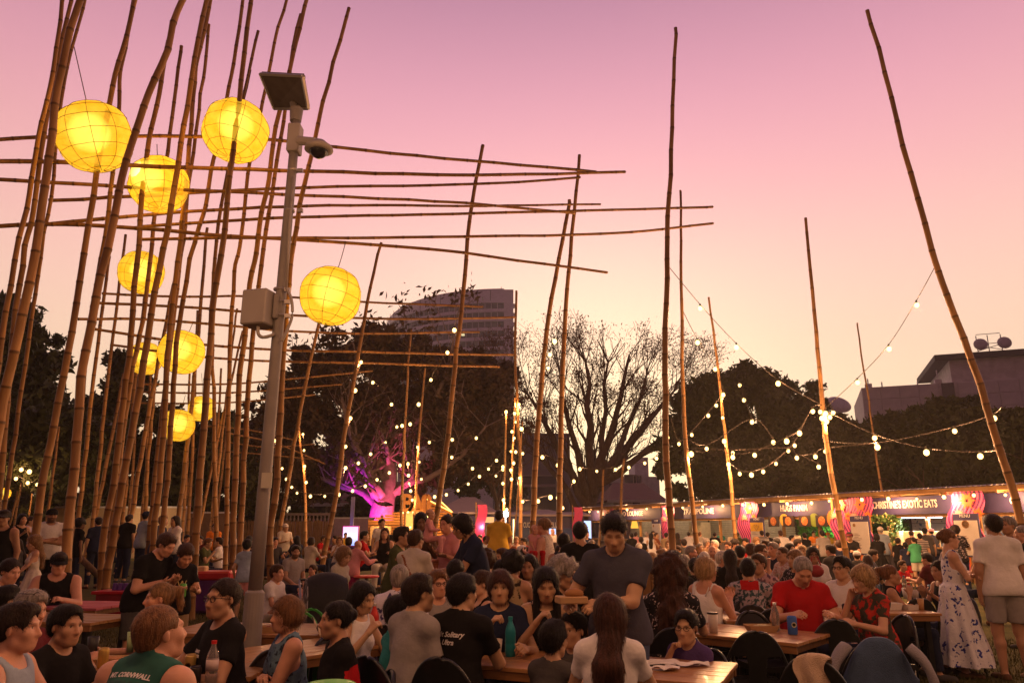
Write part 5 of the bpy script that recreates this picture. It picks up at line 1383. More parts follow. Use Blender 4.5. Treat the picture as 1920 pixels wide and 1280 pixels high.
def ends(a, px, b, Ya, Yb, label, **kw):
 "cable from point a through the bulbs px to point b (a, b without bulbs)"
 full = ([a] if a else []) + px + ([b] if b else []); n = len(full) - 1
 q = [P(u, v, Ya + (Yb - Ya) * i / n) for i, (u, v) in enumerate(full)]; up = Vector((0, 0, .09))
 bl = q[(1 if a else 0):(len(q) - (1 if b else 0))]
 festoon(smooth_path([p + up for p in q], 4), bl, label, **kw)
ends((1253, 506), [(1313, 578), (1381, 651), (1459, 719)], (1545, 768), 14.5, 17.5, 'string of bulbs sloping from the tallest middle pole down to the bulb knot')
ends((1757, 503), [(1719, 572), (1667, 654), (1608, 717)], (1550, 770), 13.5, 17.4, 'string of bulbs sloping from the big bowed pole down to the bulb knot')
ends((1280, 588), [(1308, 642), (1341, 692)], (1356, 735), 18, 21, 'short string from the second middle pole to the pole left of the green stall')
ends(None, [(1356, 740), (1355, 783), (1358, 827), (1366, 870)], None, 20.8, 20.8, 'bulbs climbing the pole left of the green stall', light=14, every=2)
ends(None, [(1367, 871), (1387, 888), (1409, 890), (1431, 884), (1455, 869), (1490, 835), (1524, 771)], (1546, 770), 20.8, 17.5, 'deeply sagging string of bulbs between two poles left of centre right', every=2)
ends((1281, 822), [(1325, 841), (1410, 791), (1450, 829)], None, 18, 18.5, 'string of bulbs crossing low in front of the broad dark tree', every=2)
ends((1283, 836), [(1296, 851), (1374, 857), (1415, 853), (1475, 827), (1499, 812), (1523, 771)], None, 18, 17.6, 'string of bulbs rising from the second middle pole to the bulb knot', every=2)
ends((1300, 845), [(1374, 849), (1478, 845), (1494, 858), (1529, 856), (1547, 846)], (1645, 838), 22, 19, 'nearly level string of bulbs passing behind the bulb knot pole', every=2)
ends((1548, 776), [(1640, 821), (1737, 848), (1838, 855)], (1885, 850), 17.4, 14, 'string of bulbs from the bulb knot to the big bowed pole', light=30)
ends((1549, 835), [(1645, 838), (1790, 808), (1864, 784)], (1880, 770), 17.4, 14, 'string of bulbs rising to the right towards the big bowed pole', light=30)
ends(None, [(1535, 875)], (1500, 858), 19, 19, 'single bulb on a drooping tail beside the bulb knot pole')
festoon([P(1548, 760, 17.4), P(1548, 800, 17.4)], [P(u, v, 17.35 + k * .02) for k, (u, v) in enumerate([(1548, 775), (1541, 784), (1556, 782), (1550, 790), (1562, 774), (1538, 772)])], 'knot of bulbs bunched on the bamboo pole', every=3, light=30)
ends((1055, 612), [(1040, 640), (1031, 665), (1028, 690)], (1018, 720), 18.5, 18.5, 'short string of bulbs between the two tall poles left of the bare tree', light=0)
CL = [(949, 772), (967, 757), (973, 758), (965, 775), (967, 791), (978, 804), (960, 809), (964, 821), (958, 846), (967, 847), (980, 850), (943, 875), (963, 868), (958, 881), (959, 898), (974, 896), (943, 906), (944, 937), (950, 955)]
A_ = [c for c in CL if c[0] < 953]; B2 = [c for c in CL if 953 <= c[0] < 968]; C3 = [c for c in CL if c[0] >= 968]
ends(None, A_, None, 27.8, 27.8, 'bulbs wound on the left thin pole behind the man in yellow', every=3, light=25)
ends(None, sorted(B2, key=lambda c: c[1]), None, 29.5, 29.5, 'bulbs wound on the middle thin pole behind the man in yellow', every=4, light=25)
ends(None, sorted(C3, key=lambda c: c[1]), None, 23.8, 23.8, 'bulbs wound on the bamboo pole right of the man in yellow', every=3, light=22)
ends((868, 560), [(852, 619), (839, 661), (808, 712), (785, 758), (754, 798)], (735, 820), 19, 27, 'string of bulbs falling from the long leaning pole across the dark tree', light=12, every=2)
ends((690, 660), [(677, 679), (666, 732), (657, 784), (648, 837), (648, 877), (635, 927)], None, 21, 21.5, 'bulbs hanging down the slanting pole left of the floodlit trunk', light=14, every=2)
ends(None, [(699, 717), (734, 758), (769, 795), (805, 829), (848, 824)], None, 26, 28, 'string of bulbs crossing the crown of the floodlit tree', light=8, every=3)
ends(None, [(514, 826), (529, 878), (537, 898), (547, 913), (557, 924), (582, 930), (609, 930), (635, 925), (661, 920), (685, 911), (707, 899), (730, 886)], None, 27, 32, 'long sagging string of bulbs in front of the stone building', light=14, every=3)
ends(None, [(568, 814), (570, 844), (571, 874), (574, 904)], None, 29.8, 29.8, 'bulbs down the short thin pole right of the lamp pole', light=10, every=2)
ends((640, 880), [(672, 868), (695, 851), (723, 829), (744, 800)], (766, 760), 30, 32, 'string of bulbs rising over the floodlit trunk', light=8, every=2)
ends(None, [(783, 838), (786, 866), (765, 870), (766, 891), (767, 906), (770, 920), (773, 937)], None, 29.8, 29.8, 'bulbs down the thin pole in front of the timber bar', light=14, every=2)
ends(None, [(750, 872), (765, 868), (790, 898), (815, 931), (837, 927), (859, 919), (878, 907), (899, 893), (930, 892), (943, 880)], None, 31, 29, 'string of bulbs looping in front of the marquee roof', light=14, every=3)
ends((800, 850), [(847, 857), (886, 878), (916, 879), (931, 863)], (949, 840), 32, 29, 'short string of bulbs in the shade right of the floodlit tree', light=8, every=2)
ends(None, [(893, 821), (848, 824)], None, 30, 30, 'pair of bright bulbs in the brown tree', light=0)
ends((1013, 860), [(1017, 857), (1046, 872), (1046, 940 - 7), (1055, 952), (1076, 902), (1087, 879)], None, 24, 26, 'loose string of bulbs left of the bare tree trunk', light=12, every=2)
ends((1051, 858), [(1087, 879), (1119, 883), (1154, 880), (1179, 876), (1209, 868), (1231, 859), (1252, 820)], None, 30, 26, 'level string of bulbs across the foot of the bare tree', light=16, every=2)
ends((1258, 790), [(1273, 832), (1297, 815), (1328, 779), (1343, 760)], (1358, 738), 20, 21, 'string of bulbs between the two middle poles in front of the tree edge', light=10, every=2)
ends(None, [(1387, 722), (1395, 750), (1410, 791)], None, 22, 21, 'slack string of bulbs hanging in the broad dark tree', light=0)
ends((968, 900), [(980, 940), (1009, 939), (1032, 932)], None, 24, 22, 'low bulbs over the far left food stall sign', light=14, every=1)
ends(None, [(0, 900), (30, 897), (52, 905), (70, 908), (40, 880), (55, 884)], None, 31, 31, 'golden bulbs glowing through the leaves at the left edge', light=20, every=2, r=.07)
# unseen bulb strings, added out of view to warm the near diners
ends((1548, 776), [], None, 17.4, 17.4, 'end of string', light=0) if False else None
def run(a, b, n, label, en, sag=.8):
 a, b = Vector(a), Vector(b); pts = []; bl = []
 for i in range(n * 3 + 1):
  t = i / (n * 3); q = a.lerp(b, t); q.z -= sag * 4 * t * (1 - t); pts.append(q)
  if i % 3 == 1: bl.append(q - Vector((0, 0, .09)))
 festoon(pts, bl, label, light=en, every=2)
run((-4.5, 3.3, 4.75), (8.0, 3.4, 4.9), 10, 'unseen string of bulbs added just above the nearest tables', 34, .2)
run((-5.0, -1.0, 5.0), (8.0, -1.2, 5.2), 9, 'unseen string of bulbs added behind the viewpoint', 22, .3)
run((8.4, 4.3, 5.5), (13.9, 11.0, 5.6), 6, 'unseen string of bulbs added beside the seating on the right towards the big bowed pole', 60, .3)
# --- the row of food stalls on the right
ORG = Vector((13.4, 26.0, 0)); ED = Vector((8.6, -21.0, 0)).normalized(); RZ = math.atan2(ED.y, ED.x)
IN = Vector((-ED.y, ED.x, 0))
if IN.x < 0: IN = -IN
def s_of(u, off=0.0):
 "distance along the row of the point seen in photo column u (off = metres behind the front line)"
 k = (u - 960) / FPX / math.cos(PITCH) * 1.0
 o = ORG + IN * off
 # x = k' * (depth); depth = y cos + (z-h) sin with z-h small
 kk = (u - 960) / FPX * math.cos(PITCH)
 return (kk * o.y - o.x) / (ED.x - kk * ED.y)
wood = M('stall_timber', (.30, .15, .05), rough=.65, scale=4, col2=(.42, .23, .08), bump=.2, stretch=(1, 1, .3))
navy = M('sign_navy', (.055, .045, .13), rough=.5, var=.06)
iron = M('corrugated_iron', (.36, .34, .34), rough=.42, metal=.55, var=.15, scale=3)
signw = M('sign_lettering', (.75, .70, .66), rough=.5, var=.02)
pinkm = M('banner_pink', (.72, .06, .22), rough=.55, var=.10, scale=2.5)
def text_obj(body, size, mat, parent, loc, rot=(rad(90), 0, 0), align='CENTER', width=None, name='lettering', ext=.004, shear=0.0, bold=0.0):
 cu = bpy.data.curves.new(name, 'FONT'); cu.body = body; cu.size = size; cu.extrude = ext; cu.align_x = align; cu.align_y = 'CENTER'; cu.shear = shear; cu.offset = bold
 cu.resolution_u = 3
 o = bpy.data.objects.new(name, cu); COL.objects.link(o)
 dg = bpy.context.evaluated_depsgraph_get(); me = bpy.data.meshes.new_from_object(o.evaluated_get(dg)); bpy.data.objects.remove(o)
 me.materials.clear(); me.materials.append(mat)
 sx = 1.0
 if width:
  xs = [q.co.x for q in me.vertices]; w = max(xs) - min(xs); sx = width / w
 o = bpy.data.objects.new(name, me); COL.objects.link(o); o.parent = parent; o.location = loc; o.rotation_euler = rot; o.scale = (sx, 1, 1)
 return o
def banner_mat():
 m = bpy.data.materials.new('banner_print'); m.use_nodes = True
 N, L = m.node_tree.nodes, m.node_tree.links; b = N['Principled BSDF']; b.inputs['Roughness'].default_value = .55
 tc = N.new('ShaderNodeTexCoord'); sp = N.new('ShaderNodeSeparateXYZ'); L.new(tc.outputs['Object'], sp.inputs[0])
 def mth(op, a, b_=None, v=None):
  n = N.new('ShaderNodeMath'); n.operation = op
  if hasattr(a, 'default_value') or hasattr(a, 'is_output'): L.new(a, n.inputs[0])
  else: n.inputs[0].default_value = a
  if b_ is not None:
   if hasattr(b_, 'is_output'): L.new(b_, n.inputs[1])
   else: n.inputs[1].default_value = b_
  return n.outputs[0]
 w = mth('MULTIPLY', mth('SINE', mth('MULTIPLY', sp.outputs['Z'], 4.2)), .16)
 x = mth('ADD', sp.outputs['X'], w)
 st = mth('SINE', mth('MULTIPLY', x, 46.0))
 r = N.new('ShaderNodeValToRGB'); r.color_ramp.interpolation = 'CONSTANT'; e = r.color_ramp.elements
 e[0].position = 0; e[0].color = (.10, .02, .14, 1); e[1].position = .26; e[1].color = (.78, .05, .20, 1)
 x_ = e.new(.72); x_.color = (.90, .16, .34, 1)
 L.new(mth('ADD', mth('MULTIPLY', st, .5), .5), r.inputs[0])
 zg = N.new('ShaderNodeMapRange'); zg.inputs['From Min'].default_value = .2; zg.inputs['From Max'].default_value = 2.8
 L.new(sp.outputs['Z'], zg.inputs[0])
 mx = N.new('ShaderNodeMix'); mx.data_type = 'RGBA'; mx.blend_type = 'MULTIPLY'; L.new(zg.outputs[0], mx.inputs['Factor'])
 L.new(r.outputs[0], mx.inputs['A']); mx.inputs['B'].default_value = (1, 1.0, 1.15, 1); L.new(mx.outputs['Result'], b.inputs['Base Color'])
 return m
BAN = banner_mat()
def starburst(mb, c, R, n, a0=0, a1=360, y=-.03, w=.16):
 for i in range(n):
  a = rad(a0 + (a1 - a0) * i / max(1, n - (0 if a1 - a0 >= 360 else 1))); d = Vector((math.cos(a), 0, math.sin(a))); t = Vector((-d.z, 0, d.x))
  rr = R * (1 if i % 2 == 0 else .78)
  p = [c + d * R * .12, c + d * rr * .5 + t * R * w, c + d * rr, c + d * rr * .5 - t * R * w]
  mb.poly([q + Vector((0, y, 0)) for q in p], (0, -1, 0), .008)
def wave_banner(u, label, width=1.15, H=2.78, off=-.28, z0=.35, menu=True, head=None):
 s = s_of(u, off); o = ORG + ED * s + IN * off
 root = thing('wave_banner', label, 'banner', (o.x, o.y, 0), RZ, 'pink wavy banners between the food stalls')
 n = 26; L_, R_ = [], []
 for i in range(n + 1):
  z = z0 + (H - z0) * i / n; w = .17 * math.sin(z * 4.2 + .6)
  k = width * (.5 if z > 1.2 else .5 - .14 * (1.2 - z)); L_.append((-k - w, z)); R_.append((k * .92 - w * .8, z))
 mb = MB(); vs = []
 for (xl, z), (xr, _) in zip(L_, R_): vs += [(xl, 0, z), (xr, 0, z), (xr, .03, z), (xl, .03, z)]
 fs = []
 for i in range(n):
  a, b = 4 * i, 4 * i + 4
  fs += [(a, a + 1, b + 1, b), (a + 1, a + 2, b + 2, b + 1), (a + 2, a + 3, b + 3, b + 2), (a + 3, a, b, b + 3)]
 mb.add(vs, fs + [(3, 2, 1, 0), (4 * n, 4 * n + 1, 4 * n + 2, 4 * n + 3)]); mb.build('panel', BAN, root)
 q = MB(); starburst(q, Vector((.12, 0, 2.45)), .30, 12); starburst(q, Vector((.42, 0, 2.05)), .22, 10); starburst(q, Vector((.05, 0, .72)), .30, 12)
 q.build('printed_flower', M('banner_orange', (.95, .24, .03), rough=.5), root)['kind'] = 'stuff'
 q = MB(); starburst(q, Vector((-.2, 0, 1.98)), .26, 15, 0, 180, w=.07); starburst(q, Vector((-.22, 0, 1.15)), .2, 11, 180, 360, w=.07); q.build('printed_fan', M('banner_fan', (.72, .42, .30), rough=.5), root)['kind'] = 'stuff'
 mb = MB()
 for x_ in (-.4, .4): mb.box((x_, .07, H / 2), (.06, .06, H))
 mb.build('post', wood, root)
 if menu:
  us, h0, h1, lab2, hc = menu
  s2 = s_of(us, off - .12); o2 = ORG + ED * s2 + IN * (off - .14)
  r2 = thing('menu_board', lab2, 'menu board', (o2.x, o2.y, 0), RZ, 'menu boards by the food stalls'); W = .86
  m2 = MB(); m2.box((0, 0, (h0 + h1) / 2), (W, .05, h1 - h0), bevel=.008); m2.build('backing', navy, r2)
  m2 = MB(); m2.box((0, -.035, (h0 + h1) / 2 - .08), (W - .09, .02, h1 - h0 - .25)); m2.build('paper', M('menu_paper', (.74, .66, .56), rough=.6, var=.03), r2)
  if hc == 'yellow':
   m2 = MB(); m2.box((0, -.045, h1 - .38), (W - .09, .012, .36)); m2.build('yellow_heading', M('menu_yellow', (.85, .48, .04), rough=.6), r2)
   m2 = MB(); m2.tube([(.14 * math.sin(t) ** 3 * 1.0, -.055, h1 - .38 + .009 * (13 * math.cos(t) - 5 * math.cos(2 * t) - 2 * math.cos(3 * t))) for t in [i * 2 * math.pi / 20 for i in range(21)]], .011, n=5); m2.build('heart_emblem', wood, r2)
  else:
   m2 = MB(); m2.lathe([(.12, 0), (.12, .012), (.10, .012), (.10, 0)] if hc == 'round' else [(.06, 0), (.06, .012), (0, .012)], (0 if hc == 'round' else -.22, -.045, h1 - .32), 18, Matrix.Rotation(rad(90), 3, 'X')); m2.build('emblem', wood, r2)
  text_obj('MENU', .13, signw, r2, (0, -.03, h1 - .075), name='heading')
  m2 = MB(); R = random.Random(int(u))
  zz = h1 - .62
  while zz > h0 + .14:
   if R.random() > .2: m2.box((-.16 + R.uniform(-.03, .03), -.05, zz), (R.uniform(.16, .38), .01, .016))
   zz -= .055
  if len(m2.v): m2.build('menu_lines', M('menu_ink', (.25, .16, .13), rough=.7), r2)['kind'] = 'stuff'
  m2 = MB(); m2.box((0, .05, h0 / 2), (.07, .05, h0)); m2.build('stand', wood, r2)
wave_banner(1140, 'leftmost pink wavy banner, at the near edge of the white lamp shade stall', menu=(1134, .85, 2.06, 'menu board hanging half hidden behind the standing man in slate grey', 'plain'))
wave_banner(1252, 'pink wavy banner behind the tallest middle pole', menu=(1232, .80, 2.06, 'plain white menu board left of the tallest middle pole', 'plain'))
wave_banner(1404, 'pink wavy banner left of the green walled stall', width=1.2, menu=(1421, .76, 2.06, 'menu board with a yellow heading left of the green walled stall', 'yellow'))
wave_banner(1577, 'narrow pink wavy banner right of the orange food picture', width=.7, menu=None)
wave_banner(1613, 'pink wavy banner left of the blue tiled stall', menu=(1614, .72, 2.05, 'white menu board left of the blue tiled stall', 'dot'))
wave_banner(1815, 'pink wavy banner right of the blue tiled stall', menu=(1814, .78, 2.06, 'white menu board with a round emblem right of the blue tiled stall', 'round'))
def stall(u0, u1, label, text=None, tu=None, kind='shutter', txt_size=.25):
 s0, s1 = s_of(u0), s_of(u1); W = s1 - s0; o = ORG + ED * s0
 root = thing('food_stall', label, 'food stall', (o.x, o.y, 0), RZ, 'food stalls in the long row'); D = 3.0
 mb = MB(); mb.box((W / 2, 0, 2.37), (W - .06, .06, .58)); mb.build('sign_board', navy, root)
 if text:
  ta, tb = s_of(tu[0]) - s0, s_of(tu[1]) - s0
  text_obj(text, txt_size * 1.38, signw, root, ((ta + tb) / 2, -.045, 2.40), width=(tb - ta), name='sign_lettering', bold=.008)
 # corrugated roof: real corrugations
 mb = MB(); nc = int(W / .16) * 4
 mb.grid(lambda a, b: Vector((a * W, -.75 + b * (D + .9), 2.86 - .0 + .018 * math.cos(a * nc / 4 * 2 * math.pi) + b * .22)), nc, 2); mb.build('roof_sheet', iron, root)
 mb = MB(); mb.box((W / 2, -.60, 2.775), (W, .07, .12)); mb.build('front_beam', wood, root)
 mb = MB(); mb.box((W / 2, .10, 2.70), (W, .08, .10)); mb.build('rear_beam', wood, root)
 k = max(2, int(W / 1.5))
 for i in range(k + 1):
  q = MB(); q.box((.08 + (W - .16) * i / k, D / 2 - .6, 2.76), (.07, D + .1, .09), Matrix.Rotation(rad(3), 3, 'X')); q.build('rafter', wood, root)
 for x_ in (.1, W * .34, W * .67, W - .1):
  q = MB(); q.box((x_, .05 if x_ in (.1, W - .1) else .35, 1.05), (.10, .10, 2.1)); q.build('post', wood, root)
 mb = MB(); mb.box((W / 2, .12, 2.03), (W, .10, .10)); mb.build('lintel', wood, root)
 mb = MB(); mb.box((W / 2, .30, 1.0), (W - .3, .62, .06)); mb.build('counter', wood, root)
 cb = {'shutter': M('counter_front', (.34, .26, .20), rough=.7), 'green': M('counter_front2', (.09, .08, .12)), 'tile': M('counter_front3', (.05, .04, .045))}[kind if kind in ('shutter', 'green', 'tile') else 'shutter']
 mb = MB(); mb.box((W / 2, .34, .485), (W - .4, .5, .95)); mb.build('counter_front', cb, root)
 mb = MB(); mb.box((W / 2, D, 1.4), (W, .08, 2.8)); mb.build('back_wall', M('dark_lining', (.06, .05, .055), rough=.8), root)
 if kind == 'shutter':
  for i in range(22):
   q = MB(); q.box((W / 2, D - .09, .12 + i * .095), (W - .2, .04, .075), Matrix.Rotation(rad(18), 3, 'X')); q.build('shutter_slat', M('shutter_white', (.55, .53, .50), rough=.55), root)
 if kind == 'green':
  R = np.random.default_rng(3); n = 5200
  pts = np.stack([R.uniform(.1, W - .1, n), np.full(n, D - .12), R.uniform(.9, 2.35, n)], 1)
  V, T = leaves(pts, .07, 5, 1, .04); link('leaf_wall', np_mesh('leaf_wall', V, T), M('wall_leaf', (.05, .20, .02), rough=.5, var=.5, scale=3), root)
 if kind == 'tile':
  tm = M('printed_tiles', (.07, .09, .20), rough=.4, kind='voronoi', scale=7.5, col2=(.42, .36, .36), thresh=.33)
  for i in range(int(W / .5)):
   for j in range(4):
    q = MB(); q.box((.3 + i * .5, D - .07, .75 + j * .42), (.485, .04, .405)); q.build('wall_panel', tm, root)
 return root, W, s0
st1, W1, _ = stall(1104, 1242, 'leftmost food stall of the row with a yellow lamp shade and white shutters', 'ROO LOUNGE', (1160, 1208), 'shutter')
st2, W2, _ = stall(1242, 1396, 'second food stall of the row with white fridges behind the counter', 'TRAMPOLINE', (1284, 1342), 'shutter')
st3, W3, s3 = stall(1396, 1600, 'food stall with a green leaf wall and round food pictures', 'HUGS PANIM', (1468, 1519), 'green')
st4, W4, s4 = stall(1600, 1800, 'food stall with a blue tiled back wall and a white strip light', "CHRISTINE'S EXOTIC EATS", (1642, 1765), 'tile')
st5, W5, s5 = stall(1800, 2030, 'last food stall of the row, cut off by the right edge', 'O', (1903, 1922), 'shutter')
st0 = st1
# lamps and fittings in the stalls
def strip(root, x, W, label_name='strip_light', z=2.0, y=.5, col=(.95, .95, 1.0), en=60, L=1.2):
 mb = MB(); mb.box((x, y, z), (L, .06, .045)); mb.build(label_name, glow_mat('tube_white', (.92, .93, 1.0), 9), root)
 d = bpy.data.lights.new('strip', 'AREA'); d.shape = 'RECTANGLE'; d.size = L; d.size_y = .15; d.energy = en; d.color = col
 o = bpy.data.objects.new('strip', d); COL.objects.link(o); o.parent = root; o.location = (x, y, z - .05)
strip(st4, (s_of(1728, .4) - s4), W4, en=75, L=1.7, z=1.98, y=.35)
strip(st3, (s_of(1527, 1.6) - s3), W3, en=55, L=.8, z=2.0, y=2.3, col=(.85, 1, .6))
for root, xs in ((st1, (W1 * .25, W1 * .7)), (st2, (W2 * .3, W2 * .75)), (st5, (W5 * .3,))):
 for x_ in xs: point_light((x_, 1.6, 2.3), 38, (1, .62, .30), .1, root)
point_light((W3 * .25, 1.2, 2.2), 32, (1, .6, .2), .1, st3)
point_light((W4 * .75, 1.8, 1.9), 26, (1, .75, .4), .1, st4)
# food pictures under the green stall's sign
fp = M('food_picture', (.70, .30, .06), rough=.5, kind='voronoi', scale=14, col2=(.50, .13, .03), thresh=.4)
for i, u in enumerate((1452, 1480, 1511, 1543)):
 q = MB(); x = s_of(u, -.06) - s3
 q.box((x, -.07, 1.90), (.62, .03, .42)); q.build('picture_board', M('picture_black', (.03, .015, .012), rough=.5), st3)
 q = MB(); q.lathe([(.17, 0), (.17, .015), (0, .02)], (x, -.085, 1.90), 18, Matrix.Rotation(rad(90), 3, 'X')); q.build('food_picture', fp, st3)
q = MB(); q.lathe([(.34, 0), (.34, .02), (0, .03)], (s_of(1566, -.1) - s3, -.10, 1.96), 22, Matrix.Rotation(rad(90), 3, 'X')); q.build('orange_disc', M('orange_print', (.90, .22, .03), rough=.5), st3)
q = MB(); q.lathe([(.26, 0), (.26, .02), (0, .03)], (s_of(1527, -.1) - s3, -.05, 1.93), 22, Matrix.Rotation(rad(90), 3, 'X')); q.build('lime_disc', M('lime_print', (.25, .33, .03), rough=.5), st3)
q = MB(); q.lathe([(.24, 0), (.24, .02), (0, .03)], (s_of(1470, -.1) - s3, -.05, 1.95), 22, Matrix.Rotation(rad(90), 3, 'X')); q.build('yellow_disc', M('yellow_print', (.85, .50, .05), rough=.5), st3)
# garland arch on the tiled stall
R = np.random.default_rng(8); x0, x1 = s_of(1632, .2) - s4, s_of(1682, .2) - s4
gp = [(x0 + (x1 - x0) * t, .1, 2.0 - .05 * math.sin(t * 3)) for t in np.linspace(0, 1, 160)] + [(x1, .1, 2.0 - 1.0 * t) for t in np.linspace(0, 1, 160)]
V, T = leaves(gp, .085, 9, 9, .075)
g_ = link('flower_garland', np_mesh('flower_garland', V, T), M('garland_leaf', (.10, .20, .05), rough=.5, var=.5, scale=5)); g_.parent = st4
q = MB()
for i in range(46):
 a = gp[R.integers(0, len(gp))]; q.sphere((a[0] + R.normal(0, .07), -.03, a[2] + R.normal(0, .07)), .035, 6, 4)
q.build('garland_flower', M('garland_bloom', (.75, .62, .25), rough=.6), st4)['kind'] = 'stuff'
# fridges, machines, lamp shade
def world_in(u, off, z): s = s_of(u, off); o = ORG + ED * s + IN * off; return Vector((o.x, o.y, z))
def prop(name, label, cat, u, off, group=None):
 p = world_in(u, off, 0); return thing(name, label, cat, p, RZ, group)
f1 = prop('fridge', 'tall white display fridge behind the counter of the second stall', 'fridge', 1312, 2.2); mb = MB(); mb.box((0, 0, .98), (1.1, .6, 1.9), bevel=.03); mb.build('cabinet', M('fridge_white', (.60, .52, .42), rough=.4), f1)
mb = MB(); mb.box((0, -.32, 1.0), (.98, .04, 1.5), bevel=.01); mb.build('door', M('fridge_door', (.62, .50, .36), rough=.25), f1); mb = MB(); mb.box((.42, -.36, 1.1), (.04, .04, .5)); mb.build('handle', MATS['black_metal'], f1)
lp = prop('lamp_shade_light', 'glowing yellow lamp shade hanging in the leftmost stall', 'lamp', 1190, -.2); mb = MB(); mb.lathe([(.13, 2.0), (.22, 1.62)], (0, 0, 0), 20); mb.build('shade', glow_mat('shade_yellow', (1, .50, .06), 1.3), lp, smooth=True)
mb = MB(); mb.tube([(0, 0, 2.0), (0, 0, 2.72)], .008, n=4); mb.build('cord', CABLE, lp); mb = MB(); mb.sphere((0, 0, 1.86), .06); mb.build('bulb', BULB, lp); point_light((0, 0, 1.6), 26, (1, .6, .2), .05, lp)
lp = prop('lamp_shade_light', 'glowing yellow lamp shade hanging in the last stall at the right edge', 'lamp', 1892, .2); mb = MB(); mb.lathe([(.07, 2.12), (.11, 1.92)], (0, 0, 0), 16); mb.build('shade', glow_mat('shade_yellow2', (1, .60, .12), 2.2), lp, smooth=True)
mb = MB(); mb.tube([(0, 0, 2.12), (0, 0, 2.72)], .008, n=4); mb.build('cord', CABLE, lp); point_light((0, 0, 1.85), 26, (1, .6, .2), .05, lp)
for i, (u, wd, h, lab) in enumerate([(1300, .3, .25, 'paper cups stacked on the second stall counter'), (1372, .5, .22, 'row of plastic tubs on the counter beside the teal shirted vendor'), (1495, .25, .32, 'white paper roll on the green stall counter'), (1700, 1.5, .5, 'warm lit glass food display on the tiled stall counter')]):
 b = prop('counter_items', lab, 'counter items', u, .2); R2 = random.Random(i)
 for k in range(4 if i != 3 else 5):
  mb = MB(); x_ = -wd / 2 + wd * k / 3.5
  if i == 3: mb.box((x_, 0, 1.03 + h / 2), (wd / 5.5, .35, h), bevel=.02)
  else: mb.lathe([(.045, 1.03), (.06, 1.03 + h * R2.uniform(.7, 1)), (0, 1.03 + h)], (x_, 0, 0), 12)
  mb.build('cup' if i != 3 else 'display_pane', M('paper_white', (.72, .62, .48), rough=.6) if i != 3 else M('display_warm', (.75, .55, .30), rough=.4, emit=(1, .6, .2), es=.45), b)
# bulbs along the eaves
ev = [(1106, 961), (1122, 962), (1177, 959), (1214, 956), (1247, 956), (1282, 952), (1320, 953), (1358, 950), (1396, 951), (1436, 949), (1480, 951), (1526, 946), (1560, 943), (1622, 942), (1672, 941), (1726, 936), (1778, 935), (1835, 932), (1895, 932)]
pts = []
for u, v in ev:
 s = s_of(u, -.55); o = ORG + ED * s + IN * (-.55); pts.append(Vector((o.x, o.y, 2.58 + .03 * math.sin(u))))
festoon([p + Vector((0, 0, .1)) for p in pts], pts, 'row of bulbs under the eaves of the whole stall row', r=.05, every=2, light=42)
# --- far left stalls, bar and fence
def left_stall():
 a, b = P(935, 985, 37), P(1095, 985, 37); W = b.x - a.x
 root = thing('food_stall', 'far food stall with a dark navy sign beyond the woman holding a baby', 'food stall', (a.x, 37, 0)); zc = P(1000, 978, 37).z
 mb = MB(); mb.box((W / 2, 0, zc), (W, .08, .62)); mb.build('sign_board', navy, root)
 for tx, ua, ub in (('CUCINA', 981, 1004), ('O', 1008, 1013), ('TELLE', 1029, 1047)):
  xa, xb = P(ua, 985, 37).x - a.x, P(ub, 985, 37).x - a.x
  text_obj(tx, .34, signw, root, ((xa + xb) / 2, -.06, P(1000, 984, 37).z), width=xb - xa, name='sign_lettering', bold=.006)
 mb = MB(); mb.box((W / 2, 1.5, zc + .4), (W + .6, 3.6, .08), Matrix.Rotation(rad(3), 3, 'X')); mb.build('roof', MATS['canvas'], root)
 mb = MB(); mb.box((W / 2, 2.8, 1.2), (W, .08, 2.4)); mb.build('back_wall', M('dark_lining', (.06, .05, .055)), root)
 for i in range(6):
  q = MB(); q.box((W * .1 + W * .16 * i, .1, 1.0), (.09, .09, 2.0)); q.build('post', wood, root)
 mb = MB(); mb.box((W / 2, .2, .5), (W, .5, 1.0)); mb.build('counter', cb_ := M('counter_front', (.3, .2, .15)), root)
 for u_, w_, c_ in ((1036, .35, (.5, .62, 1.0)), (1100, .5, (.4, .6, 1.0))):
  q = MB(); q.box((P(u_, 985, 37).x - a.x, .4, 1.55), (w_, .05, .85)); q.build('screen', glow_mat('screen_blue', c_, 1.6), root)
 q = MB(); q.box((P(963, 985, 37).x - a.x, -.2, 1.5), (.07, .07, 1.1)); q.build('tube_light', glow_mat('tube_warm', (1, .75, .35), 3), root)
 point_light((W * .3, 1.2, 1.9), 40, (1, .7, .45), .1, root); point_light((W * .7, 1.2, 1.9), 40, (.8, .8, 1), .1, root)
left_stall()
def left_stall2():
 Y = 33; a, b = P(880, 975, Y), P(930, 975, Y); W = b.x - a.x
 root = thing('food_stall', 'small far food stall with a warm glowing sign left of the man in yellow', 'food stall', (a.x, Y, 0)); z = P(905, 974, Y).z
 mb = MB(); mb.box((W / 2, 0, z), (W + .5, .08, .36)); mb.build('sign_board', navy, root)
 mb = MB(); mb.box((W * .62, -.06, z), (W * .62, .03, .24), bevel=.01); mb.build('lit_sign', glow_mat('sign_glow', (1, .52, .2), 1.1), root)
 mb = MB(); mb.box((W / 2, 1.2, z + .28), (W + .9, 3, .07)); mb.build('roof', MATS['canvas'], root)
 for i in range(16):
  q = MB(); q.box((W / 2, 1.2, .3 + i * .1), (W, .03, .085), Matrix.Rotation(rad(15), 3, 'X')); q.build('shutter_slat', M('shutter_white', (.5, .5, .5)), root)
 point_light((W / 2, -.5, z - .3), 30, (1, .8, .6), .1, root)
left_stall2()
